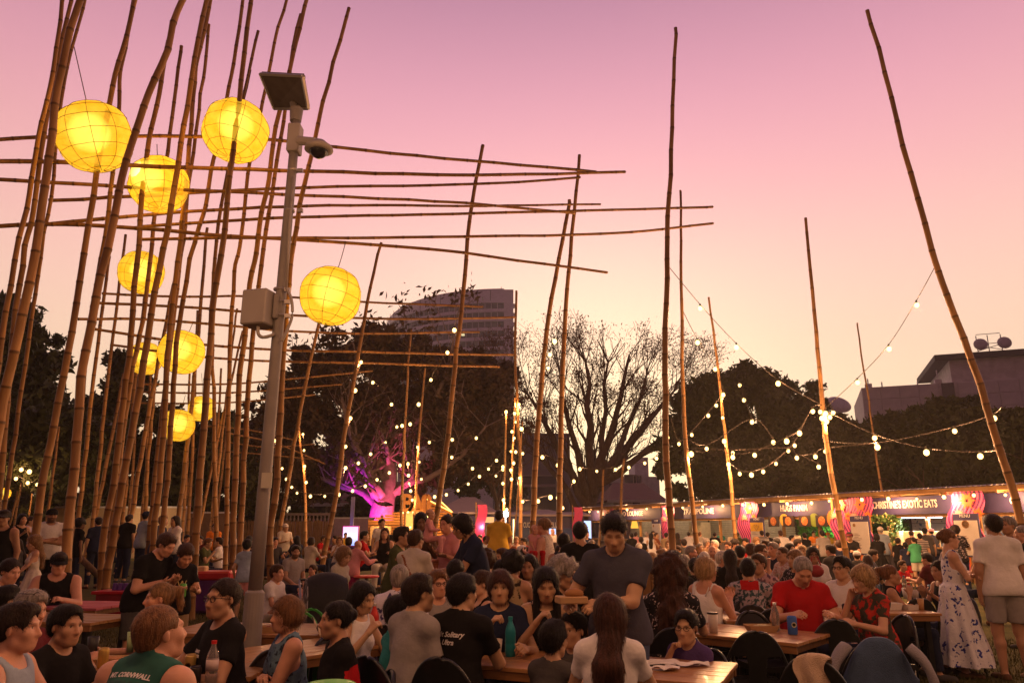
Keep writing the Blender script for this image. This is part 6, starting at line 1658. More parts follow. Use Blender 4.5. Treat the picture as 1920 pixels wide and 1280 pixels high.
for u, Y, lb in ((902, 32.5, 'thin pink banner strip on the small far stall'), (1083, 36.5, 'thin pink banner strip at the end of the far navy signed stall')):
 p = P(u, 990, Y); r = thing('banner_strip', lb, 'banner', (p.x, Y, 0)); mb = MB()
 mb.grid(lambda a, b: Vector((-.2 + .4 * a + .07 * math.sin(b * 9), 0, .5 + 2.1 * b)), 2, 14); mb.grid(lambda a, b: Vector((.2 - .4 * a + .07 * math.sin(b * 9), .03, .5 + 2.1 * b)), 2, 14); mb.build('strip', pinkm, r)
 q = MB(); q.tube([(-.22, .05, 0), (-.22, .05, 2.7)], .03, n=6); q.build('pole', wood, r)
def work_light():
 p = P(948, 963, 27.0); r = thing('work_light', 'dazzling white work light on a mast above the man in yellow', 'lamp', (p.x, 27.0, gz(p.x, 27.0))); h = p.z - gz(p.x, 27)
 mb = MB(); mb.tube([(0, 0, 0), (0, 0, h - .1)], .03, n=6); mb.build('mast', MATS['galvanised'], r)
 mb = MB(); mb.box((0, .05, h), (.26, .1, .2), bevel=.01); mb.build('housing', MATS['black_metal'], r)
 mb = MB(); mb.sphere((0, -.03, h), .10, 14, 10); mb.build('lens', glow_mat('work_lens', (1, .97, .9), 40), r, smooth=True)
 point_light((0, -.2, h), 160, (1, .88, .7), .06, r)
work_light()
def bar():
 Y = 34.0; a = P(668, 1020, Y); x0 = a.x
 root = thing('timber_bar', 'slatted timber bar with a pitched front, cut out letters and rows of fairy lights', 'bar building', (x0, Y, .1))
 X = lambda u, dy=0: P(u, 990, Y + dy).x - x0; Z = lambda v, dy=0: P(900, v, Y + dy).z - .1
 tm = M('bar_timber', (.34, .13, .03), rough=.6, col2=(.50, .22, .05), scale=3, stretch=(1, 1, 4)); tm2 = M('bar_timber_dark', (.13, .05, .02), rough=.7)
 def zr(x):  # roof line: rises from the left, peak near the letters, falls to the right
  u0, u1, u2 = X(695), X(800), X(890)
  return Z(972) + (Z(938) - Z(972)) * min(1, max(0, (x - u0) / (u1 - u0))) if x < u1 else Z(938) + (Z(985) - Z(938)) * min(1, (x - u1) / (u2 - u1))
 # horizontal slats
 z = .1; xl, xr = X(690), X(893)
 while z < Z(940):
  xs = [x for x in np.linspace(xl, xr, 60) if zr(x) > z + .05]
  if xs:
   lo_, hi_ = min(xs), max(xs)
   gap = (X(757), X(812)) if Z(1000) < z < Z(958) else None
   for s0, s1 in (((lo_, hi_),) if gap is None else ((lo_, gap[0]), (gap[1], hi_))):
    if s1 - s0 > .2:
     q = MB(); q.box(((s0 + s1) / 2, 0, z), (s1 - s0, .05, .085)); q.build('slat', tm, root)
  z += .115
 for u in (692, 715, 750, 757, 812, 845, 872, 891):
  q = MB(); h = max(.4, zr(X(u))); q.box((X(u), .06, h / 2), (.12, .10, h)); q.build('post', tm2, root)
 mb = MB(); mb.box(((xl + xr) / 2, .5, Z(975) / 2), (xr - xl, .05, Z(975))); mb.build('back_wall', tm2, root)
 # warm lit opening
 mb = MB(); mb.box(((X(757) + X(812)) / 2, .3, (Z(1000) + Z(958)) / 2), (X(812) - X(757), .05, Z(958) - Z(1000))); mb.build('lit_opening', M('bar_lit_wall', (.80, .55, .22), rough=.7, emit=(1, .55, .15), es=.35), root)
 # raked beams with light strips
 for ua, va, ub, vb in ((800, 938, 848, 962), (826, 942, 848, 962), (868, 972, 888, 986)):
  p0, p1 = Vector((X(ua), -.1, Z(va))), Vector((X(ub), -.1, Z(vb)))
  q = MB(); q.tube([p0, p1], .075, n=4); q.build('raked_beam', tm, root)
  q = MB(); q.tube([p0 + Vector((0, -.09, .05)), p1 + Vector((0, -.09, .05))], .022, n=4); q.build('light_strip', glow_mat('strip_amber', (1, .55, .12), 4), root)
 # cut out letters standing on the roof line
 for tx, u, v in (('B', 763, 944), ('A', 780, 944)):
  text_obj(tx, 1.05, tm, root, (X(u), -.12, Z(v)), name='cut_out_letter', ext=.05, bold=.03)
 q = MB(); q.tube([(X(794), -.12, Z(962)), (X(794), -.12, Z(935))] + [((X(794) + X(804)) / 2 - (X(804) - X(794)) / 2 * math.cos(t), -.12, Z(935) + (X(804) - X(794)) / 2 * math.sin(t)) for t in [i * math.pi / 8 for i in range(1, 9)]] + [(X(804), -.12, Z(962))], .12, n=6); q.build('cut_out_arch', tm, root)
 pts = [Vector((X(u), -.16, Z(v))) for u, v in ((755, 961), (765, 960), (775, 960), (785, 961), (795, 960), (805, 960), (812, 961))] + [Vector((X(810 - i * 8), -.16, Z(963 + i * 5))) for i in range(1, 7)]
 bm_ = MB()
 for i in range(7): bm_2 = None
 for p in pts:
  o = bpy.data.objects.new('fairy_bulb', bulb_me); COL.objects.link(o); o.parent = root; o.location = p; o.scale = (.045,) * 3
 for u, v in ((770, 975), (840, 990), (720, 990)): point_light((X(u), -.6, Z(v)), 30, (1, .55, .18), .1, root)
 mb = MB(); mb.box(((X(697) + X(735)) / 2, -.25, Z(1000) / 2 + .2), (X(735) - X(697), .1, Z(990))); mb.build('light_cladding', M('pale_ply', (.45, .30, .15), rough=.7), root)
bar()
def reed_fence():
 Y = 40; xa, xb = P(420, 1000, Y).x, P(668, 1000, Y).x; zt = P(560, 976, Y).z
 root = thing('reed_fence', 'brown bamboo reed screen fence behind the seated crowd on the left', 'fence', (xa, Y, .2)); R = random.Random(3); L = xb - xa
 m = M('reed', (.17, .09, .035), rough=.8, col2=(.27, .15, .06), scale=3); n = int(L / 1.8)
 for i in range(n):
  q = MB()
  for k in range(30):
   x = 1.8 * k / 30 + R.uniform(-.01, .01); h = zt - .2 + R.uniform(-.06, .05)
   q.tube([(x, R.uniform(-.02, .02), 0), (x + R.uniform(-.02, .02), 0, h)], .028, n=4)
  q.build('reed_panel', m, root, loc=(i * 1.8, 0, 0))
  q = MB(); q.box((i * 1.8, .08, (zt - .2) / 2), (.09, .09, zt - .2)); q.build('post', bark, root)
reed_fence()
def balustrade():
 Y = 48; xa, xb = P(535, 965, Y).x, P(626, 965, Y).x; z0, z1 = P(580, 977, Y).z, P(580, 966, Y).z
 root = thing('balustrade', 'white balustrade with turned balusters in front of the stone building', 'balustrade', (xa, Y, 0)); L = xb - xa; m = M('white_stone', (.50, .42, .36), rough=.8)
 q = MB(); q.box((L / 2, 0, z1 + .08), (L, .25, .14)); q.build('rail', m, root); q = MB(); q.box((L / 2, 0, z0 / 2), (L, .3, z0)); q.build('plinth', m, root)
 n = int(L / .24); me = None
 for i in range(n):
  if me is None:
   q = MB(); q.lathe([(.05, 0), (.08, (z1 - z0) * .35), (.035, (z1 - z0) * .75), (.06, z1 - z0)], (0, 0, 0), 8); me = q.mesh('baluster', m, True)
  link('baluster', me, None, root, (i * .24 + .1, 0, z0))
balustrade()
def pale_wall(u0, u1, vt, Y, label, colr):
 xa, xb = P(u0, 1000, Y).x, P(u1, 1000, Y).x; zt = P((u0 + u1) / 2, vt, Y).z
 r = thing('site_wall', label, 'wall', (xa, Y, 0)); q = MB(); q.box(((xb - xa) / 2, 0, zt / 2), (xb - xa, .15, zt)); q.build('panel', colr, r)
 q = MB(); q.box(((xb - xa) / 2, 0, zt + .04), (xb - xa + .1, .22, .08)); q.build('coping', concrete, r); return r
w_ = pale_wall(95, 345, 952, 36, 'pale painted wall behind the bamboo on the far left', M('cream_wall', (.46, .32, .19), rough=.85, scale=1))
point_light((4.5, -1.5, 2.0), 60, (1, .65, .35), .1, w_)
pale_wall(626, 700, 972, 42, 'lilac wall behind the bright screen', M('lilac_wall', (.34, .24, .30), rough=.85))
pale_wall(345, 430, 962, 38, 'brown painted wall between bamboo poles behind the left crowd', M('brown_wall', (.20, .12, .07), rough=.85))
def screen():
 Y = 31; c = P(657, 1003, Y); g = gz(c.x, Y)
 r = thing('led_screen', 'bright lilac white advertising screen in front of the reed fence', 'screen', (c.x, Y, g)); w = 27 * Y / FPX; z0, z1 = P(657, 1022, Y).z - g, P(657, 987, Y).z - g
 q = MB(); q.box((0, .06, (z0 + z1) / 2), (w + .08, .1, z1 - z0 + .08), bevel=.01); q.build('frame', M('frame_magenta', (.35, .02, .2), rough=.5), r)
 m = bpy.data.materials.new('screen_picture'); m.use_nodes = True; N, L = m.node_tree.nodes, m.node_tree.links; N.clear()
 e = N.new('ShaderNodeEmission'); o = N.new('ShaderNodeOutputMaterial'); tc = N.new('ShaderNodeTexCoord'); sp = N.new('ShaderNodeSeparateXYZ'); rp = N.new('ShaderNodeValToRGB')
 L.new(tc.outputs['Generated'], sp.inputs[0]); L.new(sp.outputs['Z'], rp.inputs[0]); rp.color_ramp.elements[0].color = (.30, .42, 1, 1); rp.color_ramp.elements[1].color = (1, .55, .95, 1)
 x_ = rp.color_ramp.elements.new(.45); x_.color = (.75, .72, 1, 1); L.new(rp.outputs[0], e.inputs[0]); e.inputs[1].default_value = 1.5; L.new(e.outputs[0], o.inputs[0]); m.cycles.emission_sampling = 'NONE'
 q = MB(); q.box((0, 0, (z0 + z1) / 2), (w, .02, z1 - z0)); q.build('display', m, r)
 q = MB()
 for k in range(3): q.box((-.02 * k, -.02, z0 + (z1 - z0) * (.62 - .1 * k)), (w * (.5 - .06 * k), .01, .035))
 q.build('display_lines', glow_mat('disp_line', (1, .9, 1), 2.2), r)
 q = MB(); q.box((0, .16, z1 / 2 + .6), (.14, .1, z1 + 1.2)); q.build('post', navy, r)
 point_light((0, -.4, 1.4), 10, (.8, .5, 1), .3, r)
screen()
# --- tables, chairs and what lies on them
TABW = M('table_timber', (.30, .13, .045), rough=.33, spec=.55, scale=3.2, col2=(.46, .23, .09), bump=.10, bscale=24, stretch=(1, 9, 9), coat=.25, detail=8)
EDGE = M('table_edge', (.20, .085, .03), rough=.5, scale=5, col2=(.30, .14, .05), stretch=(1, 6, 6))
BLK = M('black_plastic', (.012, .013, .016), rough=.30, spec=.5, var=.2, scale=20, bump=.04, bscale=90)
TH = .745
def table_at(x, y, rz, L, W, label, group='timber topped market tables', H=TH, top=None, legm=None, npl=6):
 g = gz(x, y)
 root = thing('table', label, 'table', (x, y, g), rz, group); h = H
 for i in range(npl):
  w = W / npl; q = MB(); q.box((random.uniform(-.004, .004), -W / 2 + w * (i + .5), h - .014 + random.uniform(-.0015, .0015)), (L, w - .004, .028), bevel=.003)
  q.build('plank', top or TABW, root)
 for sx, sy, dx, dy in ((0, -1, L, .03), (0, 1, L, .03), (-1, 0, .03, W - .06), (1, 0, .03, W - .06)):
  q = MB(); q.box((sx * (L / 2 - .015 - .012), sy * (W / 2 - .015 - .012), h - .028 - .027), (dx - .03, dy, .052)); q.build('edge_board', EDGE, root)
 for sx in (-1, 1):
  for sy in (-1, 1):
   q = MB(); q.box((sx * (L / 2 - .12), sy * (W / 2 - .10), (h - .05) / 2), (.05, .05, h - .05)); q.build('leg', legm or BLK, root)
 q = MB(); q.box((0, 0, h - .07), (L - .3, .05, .04)); q.build('cross_rail', legm or BLK, root)
 return root
def table_edge(u0, v0, u1, v1, side, label, L=None, W=.8, ext=0.0, **kw):
 "the photo shows one long edge from pixel 0 to pixel 1; side +1 puts the table beyond that edge, -1 in front of it"
 a, b = PZ(u0, v0, TH), PZ(u1, v1, TH)
 ga = gz((a.x + b.x) / 2, (a.y + b.y) / 2)
 if ga > .02: a, b = PZ(u0, v0, TH + ga), PZ(u1, v1, TH + ga)
 a.z = b.z = 0; d = (b - a); 
 if L is None: L = d.length
 d.normalize(); n = Vector((-d.y, d.x, 0)) * side
 c = b - d * (L / 2) + d * ext + n * (W / 2)
 return table_at(c.x, c.y, math.atan2(d.y, d.x), L, W, label, **kw), c, d, n
T1 = table_edge(1210, 1229, 1384, 1241, -1, 'nearest timber table at bottom centre right, strewn with paper napkins', L=1.7)
T2 = table_edge(1347, 1168, 1558, 1186, -1, 'timber table carrying the blue can and a half full water bottle', L=1.5)
T3 = table_edge(1455, 1163, 1652, 1163, 1, 'timber table in front of the man in the red shirt', L=1.5, W=.8)
T4 = table_edge(1655, 1149, 1766, 1149, 1, 'timber table at which the bare shouldered girl eats', L=1.0, W=.9)
T5 = table_edge(1330, 1118, 1462, 1120, -1, 'timber table behind the row of empty black chairs', L=1.8, W=.8)
T6 = table_edge(1320, 1141, 1440, 1143, -1, 'timber table between two rows of empty chairs, left of the red shirt', L=1.35, W=.7)
T7 = table_edge(1405, 1107, 1460, 1107, -1, 'small timber table end with an orange drink on it', L=1.6, W=.7)
T8 = table_edge(1405, 1056, 1462, 1056, -1, 'far timber table in front of the elderly seated group', L=1.8, W=.9)
T9 = table_edge(860, 1212, 1010, 1245, 1, 'timber table with the teal bottle between the seated families', L=1.5, W=.8)
T10 = table_edge(180, 1268, 470, 1268, 1, 'table at bottom left crowded with cans and a plastic bottle', L=1.9, W=.8)
T11 = table_edge(440, 1188, 700, 1192, 1, 'timber table behind the blonde woman with folded arms', L=1.9, W=.8)
T12 = table_edge(195, 1150, 265, 1152, -1, 'brown table end on the grass left of the bent man', L=1.3, W=.7)
T13 = table_edge(965, 1123, 1085, 1123, -1, 'timber table behind the two women facing the camera', L=1.6, W=.8)
T14 = table_edge(60, 1138, 180, 1140, 1, 'low table with a pink cloth and snacks at the left', L=1.5, W=.8, top=M('pink_cloth', (.45, .10, .12), rough=.8))
T15 = table_edge(650, 1218, 735, 1205, 1, 'timber table with the red flask between seated backs', L=1.2, W=.7)
def tub_things():
 p = P(400, 1088, 13.5); g = gz(p.x, p.y)
 r = thing('storage_tub', 'large red and purple plastic tub behind the bamboo poles', 'storage tub', (p.x, p.y, g), .1)
 mb = MB(); mb.box((0, 0, .28), (.62, .5, .56), bevel=.04); mb.build('tub', M('tub_purple', (.10, .02, .16), rough=.4), r)
 mb = MB(); mb.box((0, 0, .60), (.68, .56, .14), bevel=.03); mb.build('rim', M('tub_red', (.45, .01, .02), rough=.4), r)
 mb = MB(); mb.box((-.2, .0, .70), (.16, .2, .10), bevel=.02); mb.build('carton', M('carton', (.55, .38, .2), rough=.7), r)
 p = P(435, 1076, 14.8); g = gz(p.x, p.y)
 r = thing('storage_tub', 'smaller red and blue tub beside the seated bearded man', 'storage tub', (P(526, 1080, 13.6).x, 13.6, gz(0, 13.6)), -.1)
 mb = MB(); mb.box((0, 0, .22), (.34, .3, .44), bevel=.03); mb.build('tub', M('tub_blue', (.06, .03, .22), rough=.4), r)
 mb = MB(); mb.box((.02, 0, .47), (.38, .34, .07), bevel=.02); mb.build('rim', M('tub_red', (.45, .01, .02)), r)
 p = P(230, 1098, 12.8); g = gz(p.x, p.y)
 r = thing('low_table', 'low red table topped with purple cups between bamboo poles', 'table', (p.x, p.y, g))
 mb = MB(); mb.box((0, 0, .42), (.75, .5, .05), bevel=.01); mb.build('tabletop', M('tub_red', (.45, .01, .02)), r); mb = MB(); mb.box((0, -.02, .2), (.6, .4, .4)); mb.build('skirt', M('skirt_red', (.22, .01, .02)), r)
 c = thing('paper_cups', 'upturned purple cups standing on the low red table', 'cups', (p.x, p.y, g + .447))
 for i in range(4):
  mb = MB(); mb.lathe([(.045, 0), (.035, .11), (0, .11)], (-.12 + .085 * i, 0, 0), 12); mb.build('cup', M('cup_purple', (.10, .03, .25), rough=.4), c, smooth=False)
 p = PZ(687, 1078, .70 + .2); p = P(687, 1078, 13.2); g = gz(p.x, p.y)
 r = thing('round_table', 'small round table with a bright red top behind the toddler', 'table', (p.x, p.y, g)); h = p.z - g
 mb = MB(); mb.lathe([(.205, h - .035), (.22, h - .02), (.205, h), (0, h)], (0, 0, 0), 28); mb.build('tabletop', M('red_top', (.62, .05, .025), rough=.35), r)
 mb = MB(); mb.tube([(0, 0, 0), (0, 0, h - .03)], .03, n=8); mb.lathe([(.18, 0), (.17, .02), (.03, .04)], (0, 0, 0), 16); mb.build('pedestal', BLK, r)
 p = P(1222, 1062, 11.5); g = gz(p.x, p.y)
 r = thing('barrel_stand', 'chest high timber stand with a lip behind the standing man', 'stand', (p.x, p.y, g)); h = p.z - g
 for i in range(12):
  a = 2 * math.pi * i / 12; q = MB(); q.box((.21 * math.cos(a), .21 * math.sin(a), h / 2), (.03, .105, h), Matrix.Rotation(a, 3, 'Z'), bevel=.004); q.build('stave', wood, r)
 mb = MB(); mb.lathe([(0, h - .02), (.26, h - .02), (.26, h + .03), (0, h + .03)], (0, 0, 0), 22); mb.build('top', wood, r)
tub_things()
def chair_mesh():
 parts = {}
 q = MB(); n = 12
 def seat(a, b):
  x = -.21 + .42 * a; y = -.20 + .42 * b
  x *= 1 - .08 * b if False else 1
  return Vector((x, y, .445 - .012 * math.cos((a - .5) * 3.1) + .010 * (b < .1)))
 q.grid(seat, 8, 8); q.grid(lambda a, b: seat(1 - a, b) - Vector((0, 0, .025)), 8, 8)
 q.box((0, .215, .43), (.42, .02, .045)); q.box((-.205, 0, .43), (.02, .42, .045)); q.box((.205, 0, .43), (.02, .42, .045))
 parts['seat'] = q.mesh('seat', BLK, False)
 # backrest: arched rim with a broad top panel and a splat (local back is at -y)
 q = MB()
 def bk(x, z): return Vector((x, -.20 - .06 * (z - .44) / .4 - .05 * (1 - (x / .23) ** 2), z))
 rim = []
 for i in range(25):
  t = math.pi * i / 24; x = -.225 * math.cos(t) ; e = abs(math.cos(t)) ** .55
  z = .60 + .25 * (1 - abs(math.cos(t)) ** 2.6)
  rim.append(bk(x, z))
 rim = [bk(-.205, .44)] + rim + [bk(.205, .44)]
 q.tube(rim, .016, n=7)
 for th in (0, .014):
  def panel(a, b, th=th):
   x = -.215 + .43 * a; top = .60 + .25 * (1 - min(1, abs(x / .225)) ** 2.6); z = top + (.675 - top) * b if top > .675 else top - .01 * b
   v = bk(x, z); v.y -= th; return v
  q.grid(panel if th == 0 else (lambda a, b: panel(1 - a, b)), 18, 4)
  def splat(a, b, th=th):
   z = .44 + .25 * b; w = .062 + .03 * abs(b - .5); v = bk(-w + 2 * w * a, z); v.y -= th; return v
  q.grid(splat if th == 0 else (lambda a, b: splat(1 - a, b)), 4, 5)
 parts['backrest'] = q.mesh('backrest', BLK, True)
 q = MB(); q.tube([(0, 0, 0), (0, 0, .43)], [.017, .024], n=6); parts['leg'] = q.mesh('leg', BLK, True)
 return parts
CH = chair_mesh()
def chair(x, y, rz, label, group, s=1.0):
 "rz as for a person: local +y is the way the sitter faces"
 r = thing('chair', label, 'chair', (x, y, gz(x, y)), rz, group); r.scale = (s, s, s)
 link('seat', CH['seat'], None, r); link('backrest', CH['backrest'], None, r)
 for sx in (-1, 1):
  for sy in (-1, 1):
   l = link('leg', CH['leg'], None, r, (sx * .20, sy * .21 - .01, 0)); l.rotation_euler = (rad(4) * sy * (-1) * -1, rad(-4) * sx * -1 * -1, 0); l.scale = (1, 1, 1)
 return r
def chair_px(u, v, face, label, Y=None, group='empty black plastic chairs'):
 "chair whose top edge is seen at (u, v)"
 p = PZ(u, v, .85) if Y is None else P(u, v, Y)
 rz = math.pi + rad(face); back = Vector((math.sin(rz), -math.cos(rz), 0)) * .28
 return chair(p.x - back.x, p.y - back.y, rz, label, group)
chair_px(1416, 1184, 172, 'empty black chair in the middle foreground, its back to the camera')
chair_px(1409, 1147, 8, 'empty black chair facing the camera across the blue can table')
chair_px(1452, 1142, 165, 'empty black chair half hidden behind the half full water bottle')
chair_px(1397, 1127, 6, 'empty black chair facing the camera behind the chair row, centre')
chair_px(1345, 1125, 10, 'empty black chair nearest the curly haired woman')
chair_px(1369, 1105, 6, 'empty black chair in front of the table with bread rolls')
chair_px(1565, 1162, 176, 'empty black chair with its back to the camera before the red shirted man')
chair_px(1640, 1203, 168, 'black chair draped with a denim jacket at bottom right')
chair_px(1520, 1233, 150, 'black chair with a cream towel over its back at the bottom edge')
chair_px(1722, 1122, 178, 'black chair on the near side of the bare shouldered girl\'s table')
chair_px(1440, 1070, 60, 'black chair back among the elderly seated group')
chair_px(1120, 1118, 160, 'empty black chair hidden behind the standing man in slate grey')
chair_px(708, 1042, 200, 'black folding chair beside the seated man in grey brown', Y=9.0)
# denim jacket and towel lying over chair backs
def drape(label, u, v, face, mat, name, cat, w, drop_f, drop_b, seed, mat2=None):
 p = PZ(u, v, .865); rz = math.pi + rad(face); R = random.Random(seed)
 r = thing(name, label, cat, (p.x, p.y, .0), rz); mb = MB()
 def f(a, b):
  s = (b - .5) * 2; x = -w / 2 + w * a; d = drop_b if s < 0 else drop_f
  e = abs(x / .225); arch = .012 - .25 * min(1.0, e) ** 2.6 * (1 if e < 1 else 1.0) - (max(0, e - 1) * .25)
  y = -.036 + .055 * min(1, e) ** 2 + .034 * math.tanh(s * 14) + .05 * s + .03 * math.sin(a * 11 + seed) * abs(s); z = .874 + arch - d * max(0, abs(s) - .07) ** 1.1 * (1 + .18 * math.sin(a * 7 + seed + (s > 0)))
  return Vector((x * (1 + .10 * abs(s)) + .02 * math.sin(b * 14), y, z))
 mb.grid(f, 26, 26); mb.grid(lambda a, b: f(1 - a, b) - Vector((0, 0, .008)), 26, 26)
 mb.build('cloth', mat, r, smooth=True)
 return r, f
jk, jf = drape('blue denim jacket with pale sleeves hung over a chair at bottom right', 1640, 1198, 168, M('denim', (.05, .085, .16), rough=.9, bump=.5, bscale=140, scale=6, var=.3), 'denim_jacket', 'jacket', .50, .34, .52, 2)
for sg in (-1, 1):
 mb = MB(); mb.tube(smooth_path([Vector((sg * .20, -.05, .83)), Vector((sg * .29, -.09, .72)), Vector((sg * .33, -.10, .55)), Vector((sg * .30, -.12, .40))], 4), [.055 + .006 * math.sin(i) for i in range(13)], n=10, flat=.6); mb.build('sleeve', M('pale_denim', (.26, .24, .27), rough=.9, bump=.5, bscale=120), jk, smooth=True)
drape('cream towel folded over a chair back at the bottom edge', 1524, 1229, 150, M('towel', (.55, .40, .28), rough=.95, bump=.8, bscale=160), 'towel', 'towel', .17, .30, .26, 5)
def ontable(u, v, z=TH):
 return PZ(u, v, z)
glassm = M('clear_plastic', (.75, .68, .62), rough=.08, trans=.85, spec=.5, var=.02)
paper = M('paper', (.70, .64, .60), rough=.8, var=.04)
kraft = M('kraft', (.42, .25, .12), rough=.8, var=.1)
def bottle(u, v, label, h=.22, r=.033, mat=None, cap=(.6, .6, .62), labelc=None, z=TH, fill=None):
 p = ontable(u, v, z); o = thing('bottle', label, 'bottle', p)
 m = mat or glassm; mb = MB(); mb.lathe([(r * .9, 0), (r, .006), (r, h * .30), (r * .94, h * .33), (r, h * .36), (r, h * .62), (r * .85, h * .72), (r * .45, h * .86), (r * .38, h * .90), (r * .38, h * .94), (0, h * .94)], (0, 0, 0), 20); mb.build('body', m, o, smooth=True)
 mb = MB(); mb.lathe([(r * .45, h * .93), (r * .45, h), (0, h)], (0, 0, 0), 14); mb.build('cap', M('cap_%.2f_%.2f' % (cap[0], cap[2]), cap, rough=.4), o)
 if labelc: mb = MB(); mb.lathe([(r * 1.02, h * .36), (r * 1.02, h * .60)], (0, 0, 0), 20); mb.build('label', M('blabel_%.2f_%.2f' % (labelc[0], labelc[2]), labelc, rough=.5), o, smooth=True)
 if fill: mb = MB(); mb.lathe([(0, .004), (r * .93, .004), (r * .93, h * fill), (0, h * fill)], (0, 0, 0), 16); mb.build('water', M('water_in_bottle', (.7, .6, .5), rough=.02, trans=.9, var=0), o)
 return o
def can(u, v, label, c, h=.125, r=.033, z=TH, band=None, cooler=False):
 p = ontable(u, v, z); o = thing('drink_can', label, 'drink can', p)
 mb = MB(); mb.lathe([(r * .8, 0), (r, .008), (r, h - .014), (r * .82, h), (r * .78, h - .004), (0, h - .004)], (0, 0, 0), 22); mb.build('body', M('can_%.2f_%.2f_%.2f' % c, c, rough=.6 if cooler else .28, metal=0 if cooler else .5), o, smooth=True)
 if band is not None: mb = MB(); mb.lathe([(.021, 0), (.021, .002), (.015, .002), (.015, 0)], (0, -r - .001, h * .55), 16, Matrix.Rotation(rad(90), 3, 'X')); mb.build('ring_emblem', M('cb_%.2f' % band[0], band, rough=.5), o)
 return o
def cup(u, v, label, c=(.70, .62, .58), h=.12, r=.04, z=TH, lid=None):
 p = ontable(u, v, z); o = thing('cup', label, 'cup', p); mb = MB(); mb.lathe([(r * .75, 0), (r, h), (r * .93, h), (r * .7, .006), (0, .006)], (0, 0, 0), 20); mb.build('body', M('cup_%.2f_%.2f' % (c[0], c[2]), c, rough=.45), o, smooth=True)
 if lid: mb = MB(); mb.lathe([(r * 1.05, h - .004), (r * 1.05, h + .01), (0, h + .014)], (0, 0, 0), 20); mb.build('lid', M('lid_dark', lid, rough=.4), o)
 return o
def tray(u, v, label, L=.24, W=.15, h=.045, rz=0, food=None, c=None, z=TH):
 p = ontable(u, v, z); o = thing('food_tray', label, 'food tray', p, rz); mb = MB(); a, b = L / 2, W / 2; s = .8
 for (x0, y0, x1, y1) in ((-a, -b, a, -b), (a, -b, a, b), (a, b, -a, b), (-a, b, -a, -b)):
  n = Vector((y1 - y0, x0 - x1, 0)).normalized() * -.004; vs = [Vector((x0 * s, y0 * s, .004)), Vector((x1 * s, y1 * s, .004)), Vector((x1, y1, h)), Vector((x0, y0, h))]
  mb.poly(vs, Vector((y1 - y0, x0 - x1, 0)), -.004)
 mb.box((0, 0, .004), (L * s, W * s, .006)); mb.build('tray', c or kraft, o)
 if food:
  mb = MB(); R = random.Random(int(u))
  for k in range(9): mb.sphere((R.uniform(-a, a) * .6, R.uniform(-b, b) * .55, h * .7), R.uniform(.016, .030), 8, 6, (1.3, 1, .7))
  mb.build('food', M('food_%s' % food, {'fried': (.42, .18, .05), 'salad': (.45, .35, .15), 'meat': (.24, .07, .03)}[food], rough=.5, bump=.5, bscale=60), o, smooth=True)
 return o
def napkin(u, v, label, rz, L=.2, W=.16, seed=0, z=TH):
 p = ontable(u, v, z + .006); o = thing('napkin', label, 'napkin', p, rz); mb = MB()
 def f(a, b): return Vector(((a - .5) * L, (b - .5) * W + .02 * math.sin(a * 5 + seed), .004 + .009 * (1 + math.sin(a * 8 + seed) * math.cos(b * 6 + seed * 2))))
 mb.grid(f, 12, 10); mb.grid(lambda a, b: f(1 - a, b) - Vector((0, 0, .003)), 12, 10); mb.build('sheet', paper, o, smooth=False); return o
napkin(1238, 1243, 'crumpled white napkin at the left end of the nearest table', .2, .26, .20, 1)
napkin(1250, 1253, 'white paper napkin lying in front of the crumpled one', .7, .16, .12, 2)
napkin(1298, 1246, 'white napkin lying alone right of centre on the nearest table', -.1, .22, .11, 3)
cup(1338, 1186, 'tall clear plastic cup beside the boy in glasses', (.60, .52, .46), .16, .045, lid=(.05, .04, .04))
tray(1428, 1183, 'brown paper tray holding food scraps on the blue can table', .27, .17, .055, .05, 'salad')
bottle(1456, 1182, 'half full clear water bottle on the blue can table', .235, fill=.45)
can(1487, 1189, 'blue insulated can with a round emblem on the timber table', (.03, .11, .40), .15, .040, band=(.65, .6, .4), cooler=True)
cup(1447, 1139, 'small orange paper pot on the table edge behind the empty chairs', (.65, .25, .08), .09, .04)
p_ = ontable(1485, 1152); o = thing('plate', 'white plate of food in front of the man in the red shirt', 'plate', p_); mb = MB(); mb.lathe([(.07, 0), (.125, .018), (.12, .02), (.06, .006), (0, .006)], (0, 0, 0), 26); mb.build('dish', paper, o, smooth=True)
mb = MB(); [mb.sphere((random.uniform(-.06, .06), random.uniform(-.05, .05), .014), .018, 7, 5) for _ in range(9)]; mb.build('food', M('food_salad', (.45, .35, .15)), o, smooth=True)
napkin(1523, 1155, 'white napkin beside the plate of the red shirted man', .1, .2, .10, 4)
bottle(1540, 1159, 'clear water bottle standing between the red shirt and the blonde woman', .235, fill=.8)
can(1587, 1161, 'slim black drink can by the blonde woman in the floral dress', (.015, .015, .018), .15, .031)
tray(1562, 1148, 'brown food tray near the black can', .2, .13, .05, 0, 'meat')
tray(1672, 1142, 'stack of white takeaway boxes on the girl\'s table', .2, .14, .07, 0, None, paper)
tray(1708, 1142, 'white takeaway bowl on the girl\'s table', .20, .15, .055, .2, 'fried', paper)
cup(1700, 1122, 'white paper cup standing in front of the bare shouldered girl', (.72, .66, .62), .13, .045)
cup(1717, 1122, 'clear tumbler beside the white paper cup on the girl\'s table', (.55, .45, .42), .11, .045)
can(1647, 1113, 'grey blue drink can left of the bare shouldered girl', (.12, .20, .26), .125, .033)
can(1746, 1113, 'grey blue drink can in front of the bare shouldered woman', (.13, .2, .27), .125, .033)
bottle(1697, 1104, 'plastic bottle with a blue cap on the girl\'s table', .19, cap=(.05, .25, .5))
cup(1728, 1143, 'tan carton drink at the front edge of the girl\'s table', (.45, .24, .10), .12, .035)
